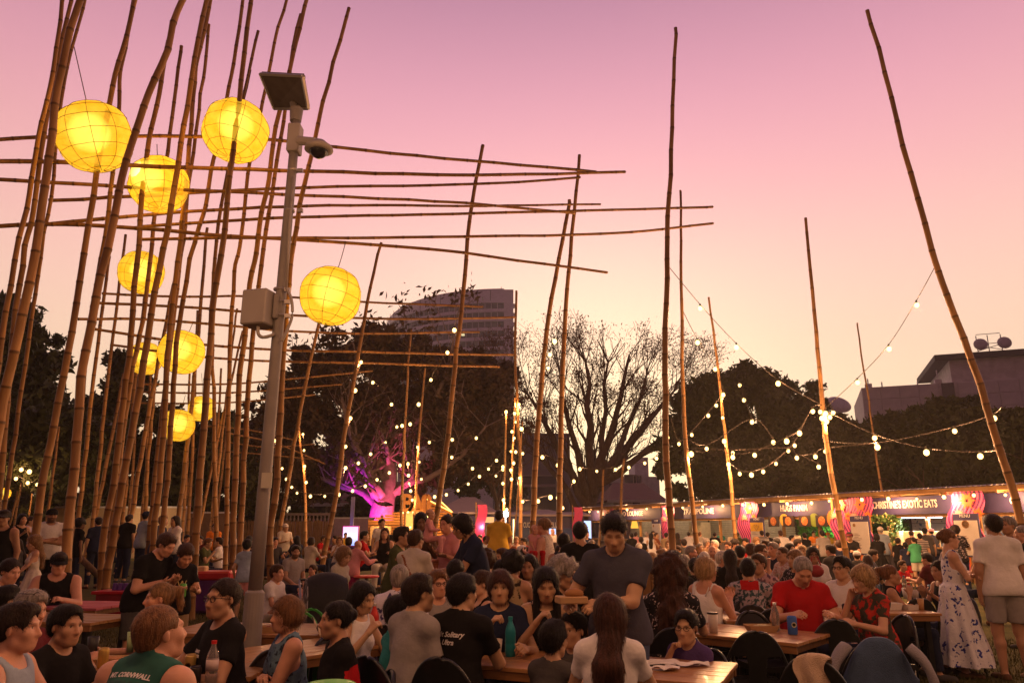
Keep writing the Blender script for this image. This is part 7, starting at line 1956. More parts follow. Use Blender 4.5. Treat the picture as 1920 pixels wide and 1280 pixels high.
bottle(1335, 1118, 'plastic bottle with a dark label behind the boy in glasses', .23, labelc=(.02, .02, .03))
cup(1352, 1104, 'red paper cup by the woman in the white strap top', (.60, .03, .06), .11, .045)
cup(1441, 1107, 'tall orange drink on the small timber table end', (.75, .25, .06), .14, .045)
for k, u in enumerate((1380, 1396)):
 pp = ontable(u, 1116); o = thing('bread_roll', ['left', 'right'][k] + ' one of two bread rolls on the table behind the empty chairs', 'bread roll', pp); mb = MB(); mb.sphere((0, 0, .03), .045, 12, 8, (1.2, 1, .7)); mb.build('crust', M('crust', (.30, .13, .04), rough=.7), o, smooth=True)
bottle(957, 1230, 'tall teal insulated bottle on the table between the families', .265, .038, M('teal_metal', (.015, .22, .26), rough=.35, metal=.3, var=.05), (.02, .25, .28), z=TH)
cup(930, 1225, 'white paper tub of food beside the teal bottle', (.72, .60, .50), .10, .048)
tray(940, 1212, 'open takeaway box behind the teal bottle', .2, .15, .06, .2, 'fried', paper)
tray(1005, 1213, 'brown board of fried food right of the teal bottle', .28, .16, .02, .25, 'meat')
bottle(700, 1196, 'red insulated flask standing among the seated backs', .27, .040, M('red_metal', (.50, .02, .015), rough=.35, metal=.2, var=.05), (.4, .38, .36))
bottle(1026, 1200, 'bright red flask held near the woman with long black hair', .20, .042, M('red_metal', (.5, .02, .015)), (.6, .02, .02))
can(191, 1252, 'gold drink can nearest the dark haired youth', (.50, .32, .08), .125)
can(354, 1272, 'gold drink can with a round emblem left of the plastic bottle', (.52, .34, .10), .14, band=(.2, .1, .02))
can(363, 1290, 'dark drink can at the bottom edge beside the plastic bottle', (.03, .02, .02), .12)
bottle(394, 1288, 'clear plastic bottle with a red cap and printed label at bottom left', .25, .034, cap=(.6, .02, .02), labelc=(.55, .42, .40))
cup(243, 1222, 'pale green cup with a pink straw sleeve in front of the youth', (.35, .5, .25), .14, .03)
cup(172, 1226, 'black cup gripped at the end of the table on the left', (.03, .03, .035), .12, .04)
def flat_box(): pass
p_ = ontable(600, 1192); o = thing('straw_hat', 'cream straw hat with dark stripes resting on the table behind the blonde woman', 'hat', p_, .3)
mb = MB(); mb.lathe([(.0, .0), (.17, .0), (.175, .012), (.095, .02), (.09, .09), (.06, .115), (0, .12)], (0, 0, 0), 26, Matrix.Rotation(rad(62), 3, 'Y')); mb.build('hat', M('straw_stripe', (.08, .05, .04), rough=.9, kind='wave', scale=9, col2=(.55, .42, .30), thresh=.3), o, smooth=True)
cup(1075, 1127, 'orange paper cup on the table behind the two women', (.65, .25, .08), .11, .04)
tray(1000, 1128, 'empty kraft tray on the table behind the two women', .22, .15, .04, .3)
napkin(1375, 1150, 'crumpled napkin on the table left of the red shirt', .5, .14, .12, 7)
cup(1360, 1146, 'white paper cup on the table between the empty chairs', (.7, .62, .56), .1, .038)
tray(1420, 1123, 'kraft tray with crumbs on the table behind the empty chairs', .2, .13, .04, .2, 'fried')
tray(215, 1246, 'kraft tray of chips among the cans at bottom left', .24, .15, .05, .3, 'fried')
napkin(425, 1255, 'white napkin beside the woman in the black t-shirt', .3, .16, .13, 3)
cup(655, 1200, 'clear plastic cup near the red flask', (.55, .46, .4), .12, .038)
tray(510, 1184, 'kraft tray on the table right of the camera pole', .22, .14, .05, .1, 'meat')
tray(900, 1208, 'kraft tray with half eaten food left of the teal bottle', .22, .15, .045, -.2, 'meat')
cup(1620, 1150, 'white paper cup near the end of the red shirted man\'s table', (.7, .64, .6), .11, .04)
# green shopping bag, pram, reusable bag rim at the very bottom
def green_bag():
 p = P(575, 1150, 7.6); r = thing('shopping_bag', 'dark green shopping bag on the grass behind the blonde woman', 'bag', (p.x, p.y, gz(p.x, p.y)))
 mb = MB()
 def f(a, b):
  w = 2 * math.pi * a; sx, sy = .20 + .02 * b, .12 + .01 * b; k = .8
  cx = math.copysign(abs(math.cos(w)) ** k, math.cos(w)); cy = math.copysign(abs(math.sin(w)) ** k, math.sin(w))
  return Vector((cx * sx + .01 * math.sin(9 * b + 3 * a), cy * sy + .01 * math.sin(7 * b), .42 * b + (.02 * math.sin(w * 3) if b > .9 else 0)))
 mb.grid(f, 28, 8); mb.build('bag', M('bag_green', (.015, .13, .02), rough=.6, bump=.4, bscale=12), r, smooth=True)
 for y_ in (-.1, .1): mb = MB(); mb.tube([(.1 * math.cos(t), y_, .40 + .13 * math.sin(t)) for t in [i * math.pi / 10 for i in range(11)]], .009, n=5); mb.build('handle', M('bag_green2', (.03, .25, .03)), r)
 r.scale = (1.6, 1.6, 1.6)
 p = P(620, 1280, 3.5); r = thing('green_crate_lid', 'bright green lid just showing at the bottom edge', 'lid', (p.x, p.y, p.z - .03)); mb = MB(); mb.lathe([(.0, .03), (.10, .03), (.125, .015), (.13, 0)], (0, 0, 0), 26); mb.build('lid', M('lid_green', (.02, .38, .03), rough=.35), r, smooth=True)
green_bag()
def pram():
 p = P(612, 1075, 9.0); g = gz(p.x, p.y); r = thing('pram', 'black pram with its tall hood up beside the toddler in pink', 'pram', (p.x, p.y, g), .4); R = Matrix.Identity(3)
 fab = M('pram_fabric', (.012, .011, .014), rough=.7, bump=.3, bscale=20)
 mb = MB()
 def hood(a, b):
  t = rad(-8) + rad(150) * b; x = (a - .5) * 2
  w = .23 * (1 - .25 * (1 - abs(x) ** 0) ) ; rr = .42 * (1 - .16 * x * x)
  return Vector((x * .22, -.02 - rr * math.cos(t) * .62, .72 + rr * math.sin(t) * .98 - .38 * (b < .01)))
 mb.grid(hood, 10, 12); mb.build('hood', fab, r, smooth=True)
 mb = MB()
 def side(sg):
  pts = [hood(0 if sg < 0 else 1, i / 12) for i in range(13)] + [Vector((sg * .22, .1, .62))]
  mb.poly(pts, (sg, 0, 0), .01)
 side(-1); side(1); mb.build('hood_side', M('pram_pattern', (.05, .045, .045), rough=.8, col2=(.30, .26, .26), thresh=.55, scale=14), r)
 mb = MB(); mb.box((0, .02, .50), (.42, .62, .26), bevel=.08); mb.box((0, .25, .72), (.40, .16, .45), bevel=.06); mb.build('seat', fab, r, smooth=False)
 for sg in (-1, 1):
  for yy, rr in ((-.38, .10), (.32, .14)):
   mb = MB(); mb.lathe([(rr * .7, -.02), (rr, -.02), (rr, .02), (rr * .7, .02), (rr * .7, -.02)], (sg * .27, yy, rr), 20, Matrix.Rotation(rad(90), 3, 'Y')); w_ = mb.build('wheel', BLK, r)
   mb = MB(); [mb.tube([(sg * .27, yy, rr), (sg * .27, yy + rr * .75 * math.cos(a), rr + rr * .75 * math.sin(a))], .006, n=4) for a in [k * math.pi / 3 for k in range(6)]]; mb.build('spokes', MATS['galvanised'], w_)
  mb = MB(); mb.tube([(sg * .25, .32, .14), (sg * .24, -.1, .45), (sg * .23, .5, 1.02)], .013, n=6); mb.tube([(sg * .25, -.38, .10), (sg * .24, .1, .5)], .013, n=6); mb.build('frame', MATS['galvanised'], r)
 mb = MB(); mb.tube([(-.23, .5, 1.02), (.23, .5, 1.02)], .016, n=8); mb.build('handle', BLK, r)
pram()
def bench_for_girl():
 p = P(64, 1003, 10.5); g = gz(p.x, p.y); b = thing('bench', 'low bench on which the girl in the white dress stands', 'bench', (p.x, p.y, g)); 
 for i in range(3):
  q = MB(); q.box((0, -.12 + .12 * i, .38), (1.2, .11, .035)); q.build('plank', TABW, b)
 for x_ in (-.5, .5): q = MB(); q.box((x_, 0, .18), (.06, .3, .36)); q.build('leg', BLK, b)
bench_for_girl()
# lashed log behind the poles, and the sheltering canopy beam at the far left
q = P(168, 1030, 17); o = thing('log_prop', 'thick timber prop leaning between the bamboo poles at the left', 'timber prop', (q.x, q.y, gz(q.x, q.y))); mb = MB(); mb.tube([(-.35, 0, .85), (.5, .2, .05)], .07, n=9); mb.build('log', bark, o, smooth=True)
# --- the crowd
def seat(p, txt, group='black chairs under seated people'):
 l = p['loc']; chair(l.x, l.y, p['rz'], 'black plastic chair under the ' + txt, group, max(.9, min(1.08, p['s'])))
def shirt_text(p, lines, front=False, mat=None, parent_name='printed_lettering'):
 "flat print laid on the garment: lettering pressed onto the cloth surface"
 o = p['shirt']; me = o.data
 bvh = BVHTree.FromPolygons([v.co for v in me.vertices], [tuple(f.vertices) for f in me.polygons])
 for body, size, cx, cz, shear, col in lines:
  cu = bpy.data.curves.new('t', 'FONT'); cu.body = body; cu.size = size; cu.align_x = 'CENTER'; cu.align_y = 'CENTER'; cu.shear = shear; cu.resolution_u = 2; cu.offset = .0012
  t = bpy.data.objects.new('t', cu); COL.objects.link(t); tm = bpy.data.meshes.new_from_object(t.evaluated_get(bpy.context.evaluated_depsgraph_get())); bpy.data.objects.remove(t)
  bm = bmesh.new(); bm.from_mesh(tm); bmesh.ops.subdivide_edges(bm, edges=[e for e in bm.edges if e.calc_length() > .02], cuts=2); bm.to_mesh(tm); bm.free()
  tm.materials.clear(); tm.materials.append(M('print_' + col, {'white': (.65, .6, .58), 'gold': (.55, .42, .18), 'dark': (.01, .05, .045), 'faint': (.12, .10, .11), 'rust': (.45, .16, .06)}[col], rough=.7))
  sgn = 1 if front else -1
  R = Matrix(p['Rt'].tolist()); c0 = Vector(p['cf']((0, 0, 0)))
  for v in tm.vertices:
   x, z = v.co.x + cx, v.co.y + cz
   q = c0 + R @ Vector((x if not front else -x, sgn * .6, z)); d = R @ Vector((0, -sgn, 0))
   if not front: q = c0 + R @ Vector((x, -.6, z)); d = R @ Vector((0, 1, 0))
   hit = bvh.ray_cast(q, d)
   v.co = (hit[0] - d * .003) if hit[0] is not None else c0 + R @ Vector((x, sgn * .14, z))
  link(parent_name, tm, None, p['o'])
def S(*a, chair_=None, **k):
 p = person(*a, **k)
 if chair_: seat(p, chair_)
 return p
def recolour(p, fn, mat):
 "a differently coloured part of the garment's cloth"
 me = p['shirt'].data; me.materials.append(mat); Ri = Matrix(p['Rt'].tolist()).transposed(); c0 = Vector(p['cf']((0, 0, 0)))
 for f in me.polygons:
  if fn(Ri @ (f.center - c0)): f.material_index = 1
# ---- left foreground
S(34, 1130, 3.85, 100, tc='paleblue', top='tank', hair='short', hc='dark', skin='rosy', w=1.1, arms='table', label='man in a pale blue singlet at the bottom left corner, in profile', chair_='man in the pale blue singlet')
S(63, 1107, 5.0, 78, tc='maroon', hair='short', hc='grey', skin='rosy', opts='specsup mous', arms='table', head=(0, 8), label='grey haired man with a moustache and glasses pushed up on his head', chair_='grey haired man with the moustache')
S(14, 1098, 6.2, 140, tc='black', hair='short', hc='black', label='dark haired head at the left edge behind the grey haired man', chair_='dark haired person at the left edge')
S(126, 1134, 4.45, 70, tc='black', hair='short', hc='black', skin='tan', arms='reachr', w=.92, head=(0, 2), label='dark haired youth in a black t-shirt reaching across the bottom left table', chair_='youth reaching across the table')
p = S(292, 1133, 3.5, 158, tc='green_singlet' if False else 'teal', top='tank', hair='buzz', hc='auburn', skin='rosy', w=1.15, arms='table', lean=34, head=(18, -8), label='red haired man in a dark green running singlet printed with white lettering', chair_='man in the green singlet')
p['shirt'].data.materials[0] = M('singlet_green', (.012, .085, .065), rough=.85, var=.25, scale=8)
shirt_text(p, [('MT. CORNWALL', .030, 0, .150, 0, 'white'), ('COCONUT', .042, -.01, .108, 0, 'dark'), ('MASIG', .038, .0, .05, .2, 'white')])
S(306, 1091, 5.8, -62, tc='floraldark', top='cami', hair='pony', hc='sandy', skin='rosy', opts='f', w=1.05, arms='table', label='woman with a dark blonde ponytail in a dark floral top', chair_='woman with the dark blonde ponytail')
p = S(424, 1084, 4.9, -42, tc='black', hair='bun', hc='dark', skin='tan', opts='f glasses', w=1.12, arms='table', head=(-12, 0), label='woman in glasses and a black t-shirt with small white print, left of the camera pole', chair_='woman in glasses and black t-shirt')
shirt_text(p, [('SUMMIT', .022, -.05, .09, 0, 'white'), ('SUMMER', .022, -.05, .065, 0, 'white')], front=True)
p = S(320, 1001, 8.0, 72, pose='stand', tc='black', hair='short', hc='brown', skin='rosy', arms='hold', lean=24, head=(0, 30), w=1.1, bottom='shorts', bc='darkgrey', opts='hands', label='man in a black t-shirt bending over beside a boy among the bamboo poles')
p = S(353, 1022, 8.2, 40, pose='stand', tc='black', hair='short', hc='brown', skin='rosy', arms='hold', lean=10, head=(0, 38), w=.86, bottom='shorts', bc='khaki', kid=.3, opts='hands', smin=.6, label='boy in a black t-shirt with a gold print looking down into his hands')
shirt_text(p, [('W', .11, 0, .03, 0, 'gold')], front=True)
hw = hand_world(p, 0); o = thing('drink_can', 'bright green drink can in the hand of the boy in black', 'drink can', hw - Vector((0, 0, .06))); mb = MB(); mb.lathe([(.028, 0), (.033, .01), (.033, .12), (.027, .13), (0, .128)], (0, 0, 0), 18); mb.build('body', M('can_green', (.10, .42, .06), rough=.35), o, smooth=True)
S(64, 1003, 10.4, -48, pose='stand', top='dress', tc='cream', hair='wavy', hc='sandy', skin='fair', kid=.75, opts='f', bottom=None, arms='lap', base=.40, lean=4, head=(0, 12), w=.8, smax=.78, label='girl in a cream dress with long wavy hair standing on a bench')
S(24, 1047, 8.6, 75, tc='white', hair='bun', hc='dark', skin='rosy', kid=.5, opts='f', lean=14, head=(0, 14), smin=.6, label='child in a white top lying back below the girl in the dress')
S(113, 1036, 9.2, 18, top='tank', tc='black', hair='short', hc='dark', skin='rosy', w=1.2, opts='cap=black', arms='table', lean=12, head=(-20, 10), label='broad man in a black singlet and cap whose face a bamboo pole hides', chair_='broad man in the black singlet')
S(99, 953, 13.6, 40, pose='stand', tc='white', hair='cap', hc='dark', skin='tan', w=1.22, opts='cap=black beard', arms='crossed', bottom='shorts', bc='black', label='standing man in a white t-shirt and black cap with folded arms')
S(10, 956, 12.0, 12, pose='stand', top='tank', tc='black', hair='short', hc='dark', skin='tan', w=1.05, opts='cap=darkgrey', arms='down', bottom='shorts', bc='white', label='man in a black singlet and white shorts standing at the left edge')
S(43, 963, 16.5, 60, pose='stand', top='tank', tc='black', hair='long', hc='black', skin='tan', opts='f', arms='phone', bottom='pants', label='long haired woman in a black top reading her phone at the far left')
S(58, 968, 19, 100, pose='stand', tc='lilac', hair='short', hc='dark', arms='hold', label='person in a lilac shirt standing right behind the woman with the phone')
S(151, 972, 16, 150, pose='stand', tc='black', hair='curly', hc='black', skin='brown', arms='down', opts='f', label='person with big curly dark hair standing between the thick poles')
S(186, 969, 18, -130, pose='stand', top='shirt', tc='navy', hair='short', hc='dark', arms='down', label='man in a navy shirt standing between the bamboo poles')
S(243, 964, 20, 170, pose='stand', tc='black', hair='short', hc='dark', arms='down', label='person in black standing with their back turned between poles')
S(276, 958, 19, 150, pose='stand', tc='paleblue', hair='cap', opts='cap=navy', arms='down', label='person in pale blue with a navy cap behind the bamboo')
S(306, 966, 16.5, 90, pose='stand', tc='slate', hair='short', hc='sandy', arms='crossed', lean=12, label='person in a slate top leaning towards the woman with folded arms')
S(330, 967, 16.8, -30, pose='stand', tc='white', hair='long', hc='dark', opts='f', arms='crossed', label='woman in a white t-shirt with folded arms seen between poles')
S(391, 1025, 16.5, 90, pose='sit', top='tee', tc='olive', hair='short', hc='auburn', arms='eat', head=(0, 15), label='person in an olive top eating behind the red tub')
S(411, 1018, 17.5, -80, pose='sit', tc='white', hair='short', hc='dark', arms='hold', label='person in a white t-shirt sitting with their back to the red tub')
S(402, 992, 22, 20, pose='stand', tc='orange', hair='short', hc='dark', arms='hold', label='person glowing orange in front of the bright lamp between poles')
S(436, 986, 23, -40, pose='stand', tc='darkgrey', hair='short', hc='dark', arms='down', label='dark clothed person partly behind two thick poles')
S(464, 1010, 12.4, -165, pose='stand', tc='paleblue', hair='short', hc='black', kid=.45, arms='up', bottom='shorts', bc='pink', w=.85, smin=.5, label='child in a pale blue shirt reaching up to a bamboo pole')
S(498, 1000, 21, 30, pose='stand', tc='white', hair='short', hc='dark', arms='hold', label='person in white just right of the camera pole')
S(534, 1003, 21, 40, pose='stand', tc='cream', hair='cap', opts='cap=cream', arms='hold', label='person in a cream shirt and cap in front of the reed fence')
S(555, 1023, 13.0, 50, pose='sit', top='polo', tc='grey', hair='quiff', hc='dark', skin='tan', w=1.05, arms='lap', opts='beard', head=(20, 10), lean=10, label='bearded man in a grey polo shirt sitting on the grass beside a toddler')
S(588, 1058, 12.6, -30, pose='ground', tc='pink', top='long', hair='short', hc='brown', skin='rosy', kid=1, arms='lap', bottom='pants', bc='pink', smin=.4, smax=.95, base=.28 + .25, label='toddler in pink sitting beside the bearded man', w=.85)
S(519, 1058, 12.4, 70, pose='ground', tc='white', hair='short', hc='brown', skin='rosy', arms='lap', bottom='shorts', bc='cream', kid=.4, smin=.5, label='child in white with bare legs stretched out beside a pole')
S(557, 1004, 20, -130, pose='sit', tc='navy', hair='long', hc='black', opts='f', label='woman with long black hair and navy top seated before the reed fence', smax=1.3)
S(584, 1007, 18, 150, pose='sit', tc='speckle', top='shirt', hair='bob', hc='dark', opts='f', arms='table', smax=1.3, label='dark haired woman in a speckled white shirt, her back turned')
S(607, 1008, 22, 60, pose='sit', tc='red', hair='short', hc='brown', smax=1.3, label='person in red seated at the reed fence behind the speckled shirt')
S(629, 1012, 22, -60, pose='sit', tc='brown', hair='short', hc='dark', smax=1.3, label='person in brown seated just left of the pram hood')
S(637, 1011, 19.5, 10, pose='sit', tc='white', hair='wavy', hc='auburn', opts='f', arms='chin', smax=1.3, label='woman with auburn hair in white, chin on her hands, below the screen')
S(654, 1012, 18, 170, pose='sit', tc='purple', hair='bob', hc='dark', opts='f', smax=1.3, label='person with a dark bob and a purple top directly below the bright screen')
S(648, 1001, 26, 20, pose='stand', tc='yellow', hair='short', hc='dark', smin=.7, label='small person in yellow standing against the bright screen')
S(649, 1025, 10.2, 52, pose='stand', tc='speckle', hair='bob', hc='sandy', skin='fair', kid=.8, opts='f', arms='down', bottom='shorts', bc='rust', head=(0, 22), w=.88, smin=.45, label='toddler in a speckled t-shirt and rust shorts beside the pram')
S(671, 1012, 13.4, 150, pose='stand', tc='pink', top='long', hair='bald', skin='rosy', arms='reachr', bottom='pants', bc='magenta', lean=20, smin=.7, label='bald person in a pink top and magenta trousers bending over')
S(683, 995, 17.5, 92, pose='sit', tc='red', hair='short', hc='black', smax=1.35, label='person in a red t-shirt seated right of the bright screen')
S(722, 989, 16.8, 5, pose='sit', top='tank', tc='black', hair='long', hc='red', skin='fair', opts='f hairfront', bottom='pants', bc='cream', smax=1.4, label='long haired woman in a black top and cream trousers facing the camera')
S(716, 972, 19, 38, pose='stand', tc='white', hair='short', hc='dark', arms='down', bottom='pants', bc='cream', label='young man in a white t-shirt standing before the timber bar')
S(734, 1002, 18.5, 120, pose='sit', tc='black', hair='long', hc='black', opts='f', smax=1.35, label='dark haired woman turned away behind the woman in the black top')
S(704, 1010, 19, 160, pose='sit', tc='slate', hair='short', hc='brown', smax=1.3, label='person in slate sitting behind the bald person in pink')
S(752, 988, 9.6, 78, pose='stand', top='long', tc='olive', hair='quiff', hc='dark', skin='tan', arms='lap', lean=10, smin=.85, bottom='pants', bc='brown', label='man in a grey brown long shirt smiling towards the right')
p = S(779, 993, 8.9, 150, pose='stand', top='shirt', tc='cream', hair='short', hc='brown', skin='tan', arms='hold', lean=6, w=1.06, bottom='pants', bc='khaki', opts='strap', label='person in a cream shirt with a tan shoulder strap, back turned')
recolour(p, lambda q: abs(q.x * .8 + q.z * .62 - .02) < .016 and q.z < .19, cloth_mat('rust'))
S(790, 961, 11.2, 14, pose='stand', top='long', tc='brown', hair='long', hc='black', skin='brown', opts='f hairfront', arms='phone', lean=8, head=(0, 18), label='woman with long black hair in a brown top above the cream shirt')
S(837, 965, 10.6, -55, pose='stand', top='shirt', tc='pink', hair='bun', hc='dark', skin='rosy', opts='f', arms='baby', bottom='pants', bc='denim', head=(-20, 10), label='woman in a pink shirt holding a baby on her arm')
S(806, 964, 10.3, 80, pose='sit', top='long', tc='pink', hair='fringe', hc='blonde', skin='fair', kid=1, arms='hold', bottom='pants', bc='pink', base=1.25, smin=.3, smax=.44, w=.95, label='baby in pink held up by the woman in the pink shirt')
S(860, 965, 8.6, -68, pose='stand', top='tdress', tc='navy', hair='bob', hc='black', skin='tan', opts='f', arms=((.10, .46, .16), (-.05, .48, .10)), bottom=None, lean=22, head=(0, 24), w=1.1, label='woman in a loose navy dress with a black bob leaning over to the left')
S(936, 956, 15, 168, pose='stand', tc='yellow', hair='short', hc='dark', skin='tan', arms='hold', w=1.12, bottom='shorts', bc='khaki', twist=-12, label='man in a big yellow t-shirt standing with his back turned under the work light')
S(1020, 970, 11, -118, pose='stand', top='dress', tc='dress_sprig', hair='bun', hc='sandy', skin='rosy', opts='f', arms='baby', bottom=None, label='woman in a sprigged sun dress carrying a baby, seen from behind')
S(1002, 992, 10.9, 20, pose='sit', top='tee', tc='pink', hair='fringe', hc='sandy', skin='rosy', kid=1, arms='lap', bottom='pants', bc='red', base=1.05, smin=.3, smax=.44, w=.95, label='bald baby held in front of the sprigged sun dress')
p = S(1087, 978, 9, 170, pose='stand', tc='black', hair='short', hc='black', skin='tan', arms='down', w=1.05, bottom='pants', bc='black', label='man in a black tour t-shirt left of the standing man in slate')
shirt_text(p, [('MMMM', .05, 0, .12, 0, 'faint')] and [('====', .05, 0, .03, 0, 'faint'), ('====', .05, 0, -.03, 0, 'faint'), ('====', .05, 0, -.09, 0, 'faint')])
S(1057, 1000, 9.6, 165, pose='stand', tc='navy', top='tank', hair='short', hc='black', skin='tan', arms='down', bottom='pants', smin=.75, label='person in a navy top with short black hair left of the tour t-shirt')
p = S(1150, 965, 5.3, -18, pose='stand', tc='slate', top='tee', hair='quiff', hc='black', skin='asian', arms=((.28, .30, .19), (.04, .36, .19)), lean=8, head=(-8, 26), w=1.08, bottom='pants', bc='denim', opts='watch', label='tall man in a slate grey t-shirt standing with a food box in his hands')
hw = hand_world(p, 0); bx = thing('food_box', 'brown takeaway box with a burger held by the standing man', 'takeaway box', hw + Vector((.02, -.05, .015)), .2); mb = MB(); mb.box((0, 0, .022), (.19, .14, .045), bevel=.006); mb.build('box', kraft, bx); mb = MB(); mb.sphere((.02, 0, .06), .055, 14, 8, (1.2, 1, .6)); mb.build('burger', M('crust', (.3, .13, .04)), bx, smooth=True)
S(1056, 1046, 6.4, 62, tc='black', hair='curly', hc='grey', skin='tan', opts='f glasses', arms='chin', head=(0, 6), label='older woman with curly grey hair and glasses resting her chin on her hand', chair_='older woman with curly grey hair')
S(1024, 1065, 5.9, 6, top='tank', tc='black', hair='long', hc='black', skin='asian', opts='f hairfront shut', arms='eat', head=(4, 20), label='woman with long black hair in a black sleeveless top looking down at her food', chair_='woman with long black hair in black')
S(938, 1070, 5.9, 6, tc='navy', hair='bob', hc='red', skin='asian', opts='f bangs', arms='eat', head=(8, 2), label='woman with a brown bob and fringe in a navy t-shirt facing the camera', chair_='woman with the brown bob')
S(905, 1069, 7.0, -72, top='tank', tc='black', hair='bun', hc='brown', skin='fair', opts='f', arms='table', label='woman in profile with her hair in a small bun, in black', chair_='woman in profile with the small bun')
S(821, 1069, 6.9, 26, tc='grey', hair='short', hc='auburn', skin='rosy', opts='glasses', arms='table', label='man with glasses and a pale grey t-shirt looking out between two heads', chair_='man with glasses between two heads')
p = S(864, 1076, 5.2, 162, tc='black', hair='short', hc='black', skin='asian', arms='eat', w=.98, head=(24, 0), label='youth in a black t-shirt with white script on the back', chair_='youth with white script on his back')
shirt_text(p, [('Mt Solitary', .044, -.035, .12, .35, 'white'), ('Ultra', .044, -.045, .072, .35, 'white')])
p = S(783, 1077, 5.2, 138, top='polo', tc='grey', hair='short', hc='dark', skin='asian', arms='lap', w=.92, lean=12, head=(14, 0), opts='watch', label='young man in a grey polo shirt with his back to the camera', chair_='young man in the grey polo shirt')
S(748, 1116, 5.4, 118, tc='teal', hair='short', hc='black', skin='asian', kid=.5, arms='table', smin=.6, label='small boy in teal beside the grey polo shirt', chair_='small boy in teal')
S(750, 1057, 6.8, 172, top='shirt', tc='hawaii', hair='buzz', hc='grey', skin='rosy', arms='table', w=1.08, label='man with cropped hair in a white shirt with dark palm prints', chair_='man in the palm print shirt')
S(686, 1092, 6.0, 58, tc='white', top='tank', hair='long', hc='black', skin='asian', opts='f', arms='eat', head=(0, 18), label='woman with long black hair bent over her food left of the red flask', chair_='woman bent over her food')
p = S(636, 1126, 4.8, -66, top='tee', tc='black', hair='bun', hc='black', skin='tan', opts='f', arms='lap', w=1.1, lean=10, label='woman with curly black hair tied back in a black jersey with red side panels', chair_='woman in the black and red jersey')
recolour(p, lambda q: abs(q.x) > .085 and q.y < .02 and q.z < .09, cloth_mat('red'))
S(541, 1118, 5.1, -62, top='tank', tc='bluesnake', hair='bob', hc='auburn', skin='rosy', opts='f', arms='crossed', w=1.22, head=(-14, 2), label='woman with a short blonde brown bob and folded arms in a blue patterned top', chair_='woman with folded arms')
S(1141, 1113, 4.5, 168, tc='white', hair='long', hc='red', skin='asian', opts='f', arms='table', w=1.0, head=(-24, 0), label='woman with very long reddish brown hair and a white t-shirt, seen from behind', chair_='woman with very long reddish hair')
S(1036, 1163, 4.9, 150, tc='darkgrey', hair='short', hc='black', skin='asian', kid=.7, arms='table', smin=.5, label='small dark haired child seen from behind at the teal bottle table')
S(1076, 1147, 5.3, -40, tc='darkgrey', hair='short', hc='black', skin='asian', kid=.6, arms='eat', smin=.55, label='dark haired child eating beside the white t-shirt woman')
S(1254, 1046, 6.3, 172, tc='floraldark', top='shirt', hair='curlylong', hc='red', skin='fair', opts='f', arms='table', w=1.02, label='woman with a great mass of curly auburn hair in a dark floral shirt', chair_='woman with the mass of curly hair')
S(1286, 1143, 5.55, -42, tc='purple', hair='short', hc='black', skin='asian', kid=.6, opts='glasses', arms='chin', head=(-10, 4), smin=.55, label='boy in glasses and a dark purple t-shirt with his hand at his mouth', chair_='boy in glasses')
S(854, 1049, 8.0, 165, tc='black', hair='short', hc='black', label='person with short black hair seated behind the man with glasses', chair_='short haired person behind the man with glasses')
S(913, 1032, 9.2, 172, tc='pink', hair='curly', hc='brown', skin='fair', opts='f', label='person with curly brown hair in a pale pink shirt, back turned', chair_='person with curly hair in pale pink')
S(944, 1028, 10.6, -60, tc='darkgrey', hair='short', hc='brown', label='brown haired person looking left beyond the curly haired back')
S(943, 1049, 8.4, 150, tc='black', hair='bob', hc='black', opts='f', label='small black bobbed head between the pink shirt and the leaf print top', kid=.2, smin=.6)
S(961, 1035, 8.0, 160, top='tank', tc='leafy', hair='curly', hc='black', skin='tan', opts='f', arms='table', label='woman with short black curls in a sleeveless leaf print top', chair_='woman in the leaf print top')
S(992, 1040, 8.3, -18, top='tee', tc='black', hair='long', hc='black', skin='tan', opts='f hairfront', arms='table', head=(0, 4), label='smiling woman with long black hair in black behind the leaf print top', chair_='smiling woman in black')
S(986, 1026, 11.5, 55, tc='red', hair='short', hc='black', label='dark haired man behind the smiling woman')
S(979, 1022, 13, -120, tc='white', hair='cap', opts='cap=white', hc='brown', label='person in a white cap at the centre of the seated crowd')
# ---- right middle
S(1321, 1045, 8.0, 128, top='cami', tc='white', hair='bob', hc='blonde', skin='rosy', opts='f hands', arms='phone', w=1.06, head=(14, 0), label='blonde woman in a white strap top gesturing with her hand', chair_='blonde woman in the white strap top')
S(1262, 1033, 8.6, 170, tc='black', hair='bob', hc='black', opts='f', label='black haired head rising behind the curly auburn hair', w=1.05, smax=1.2)
S(1353, 1033, 11.6, 62, tc='floraldark', hair='short', hc='white', skin='fair', opts='f', arms='table', label='white haired woman in a dark patterned blouse', chair_='white haired woman')
S(1335, 1022, 14.5, -10, tc='white', hair='bald', skin='rosy', opts='beard', hc='white', label='bald man with a white beard in the middle of the seated crowd')
S(1320, 1034, 12.6, 150, tc='cream', hair='short', hc='white', label='person with thin white hair left of the bald bearded man')
S(1294, 1023, 13.6, 60, tc='white', hair='short', hc='grey', skin='rosy', opts='beard', arms='table', label='grey bearded man in a white shirt behind the blonde woman')
S(1281, 1040, 10.5, 150, tc='olive', hair='short', hc='grey', label='grey haired person in olive left of the blonde woman')
S(1303, 1046, 9.8, 170, tc='black', hair='short', hc='black', label='black haired head left of the blonde woman in white')
p = S(1401, 1047, 8.6, 166, top='shirt', tc='floralteal', hair='short', hc='black', skin='tan', arms='table', w=1.05, label='black haired person in a teal floral shirt with a red collar, back turned', chair_='person in the teal floral shirt')
recolour(p, lambda q: abs(q.x) < .10 and q.z > .155, cloth_mat('red'))
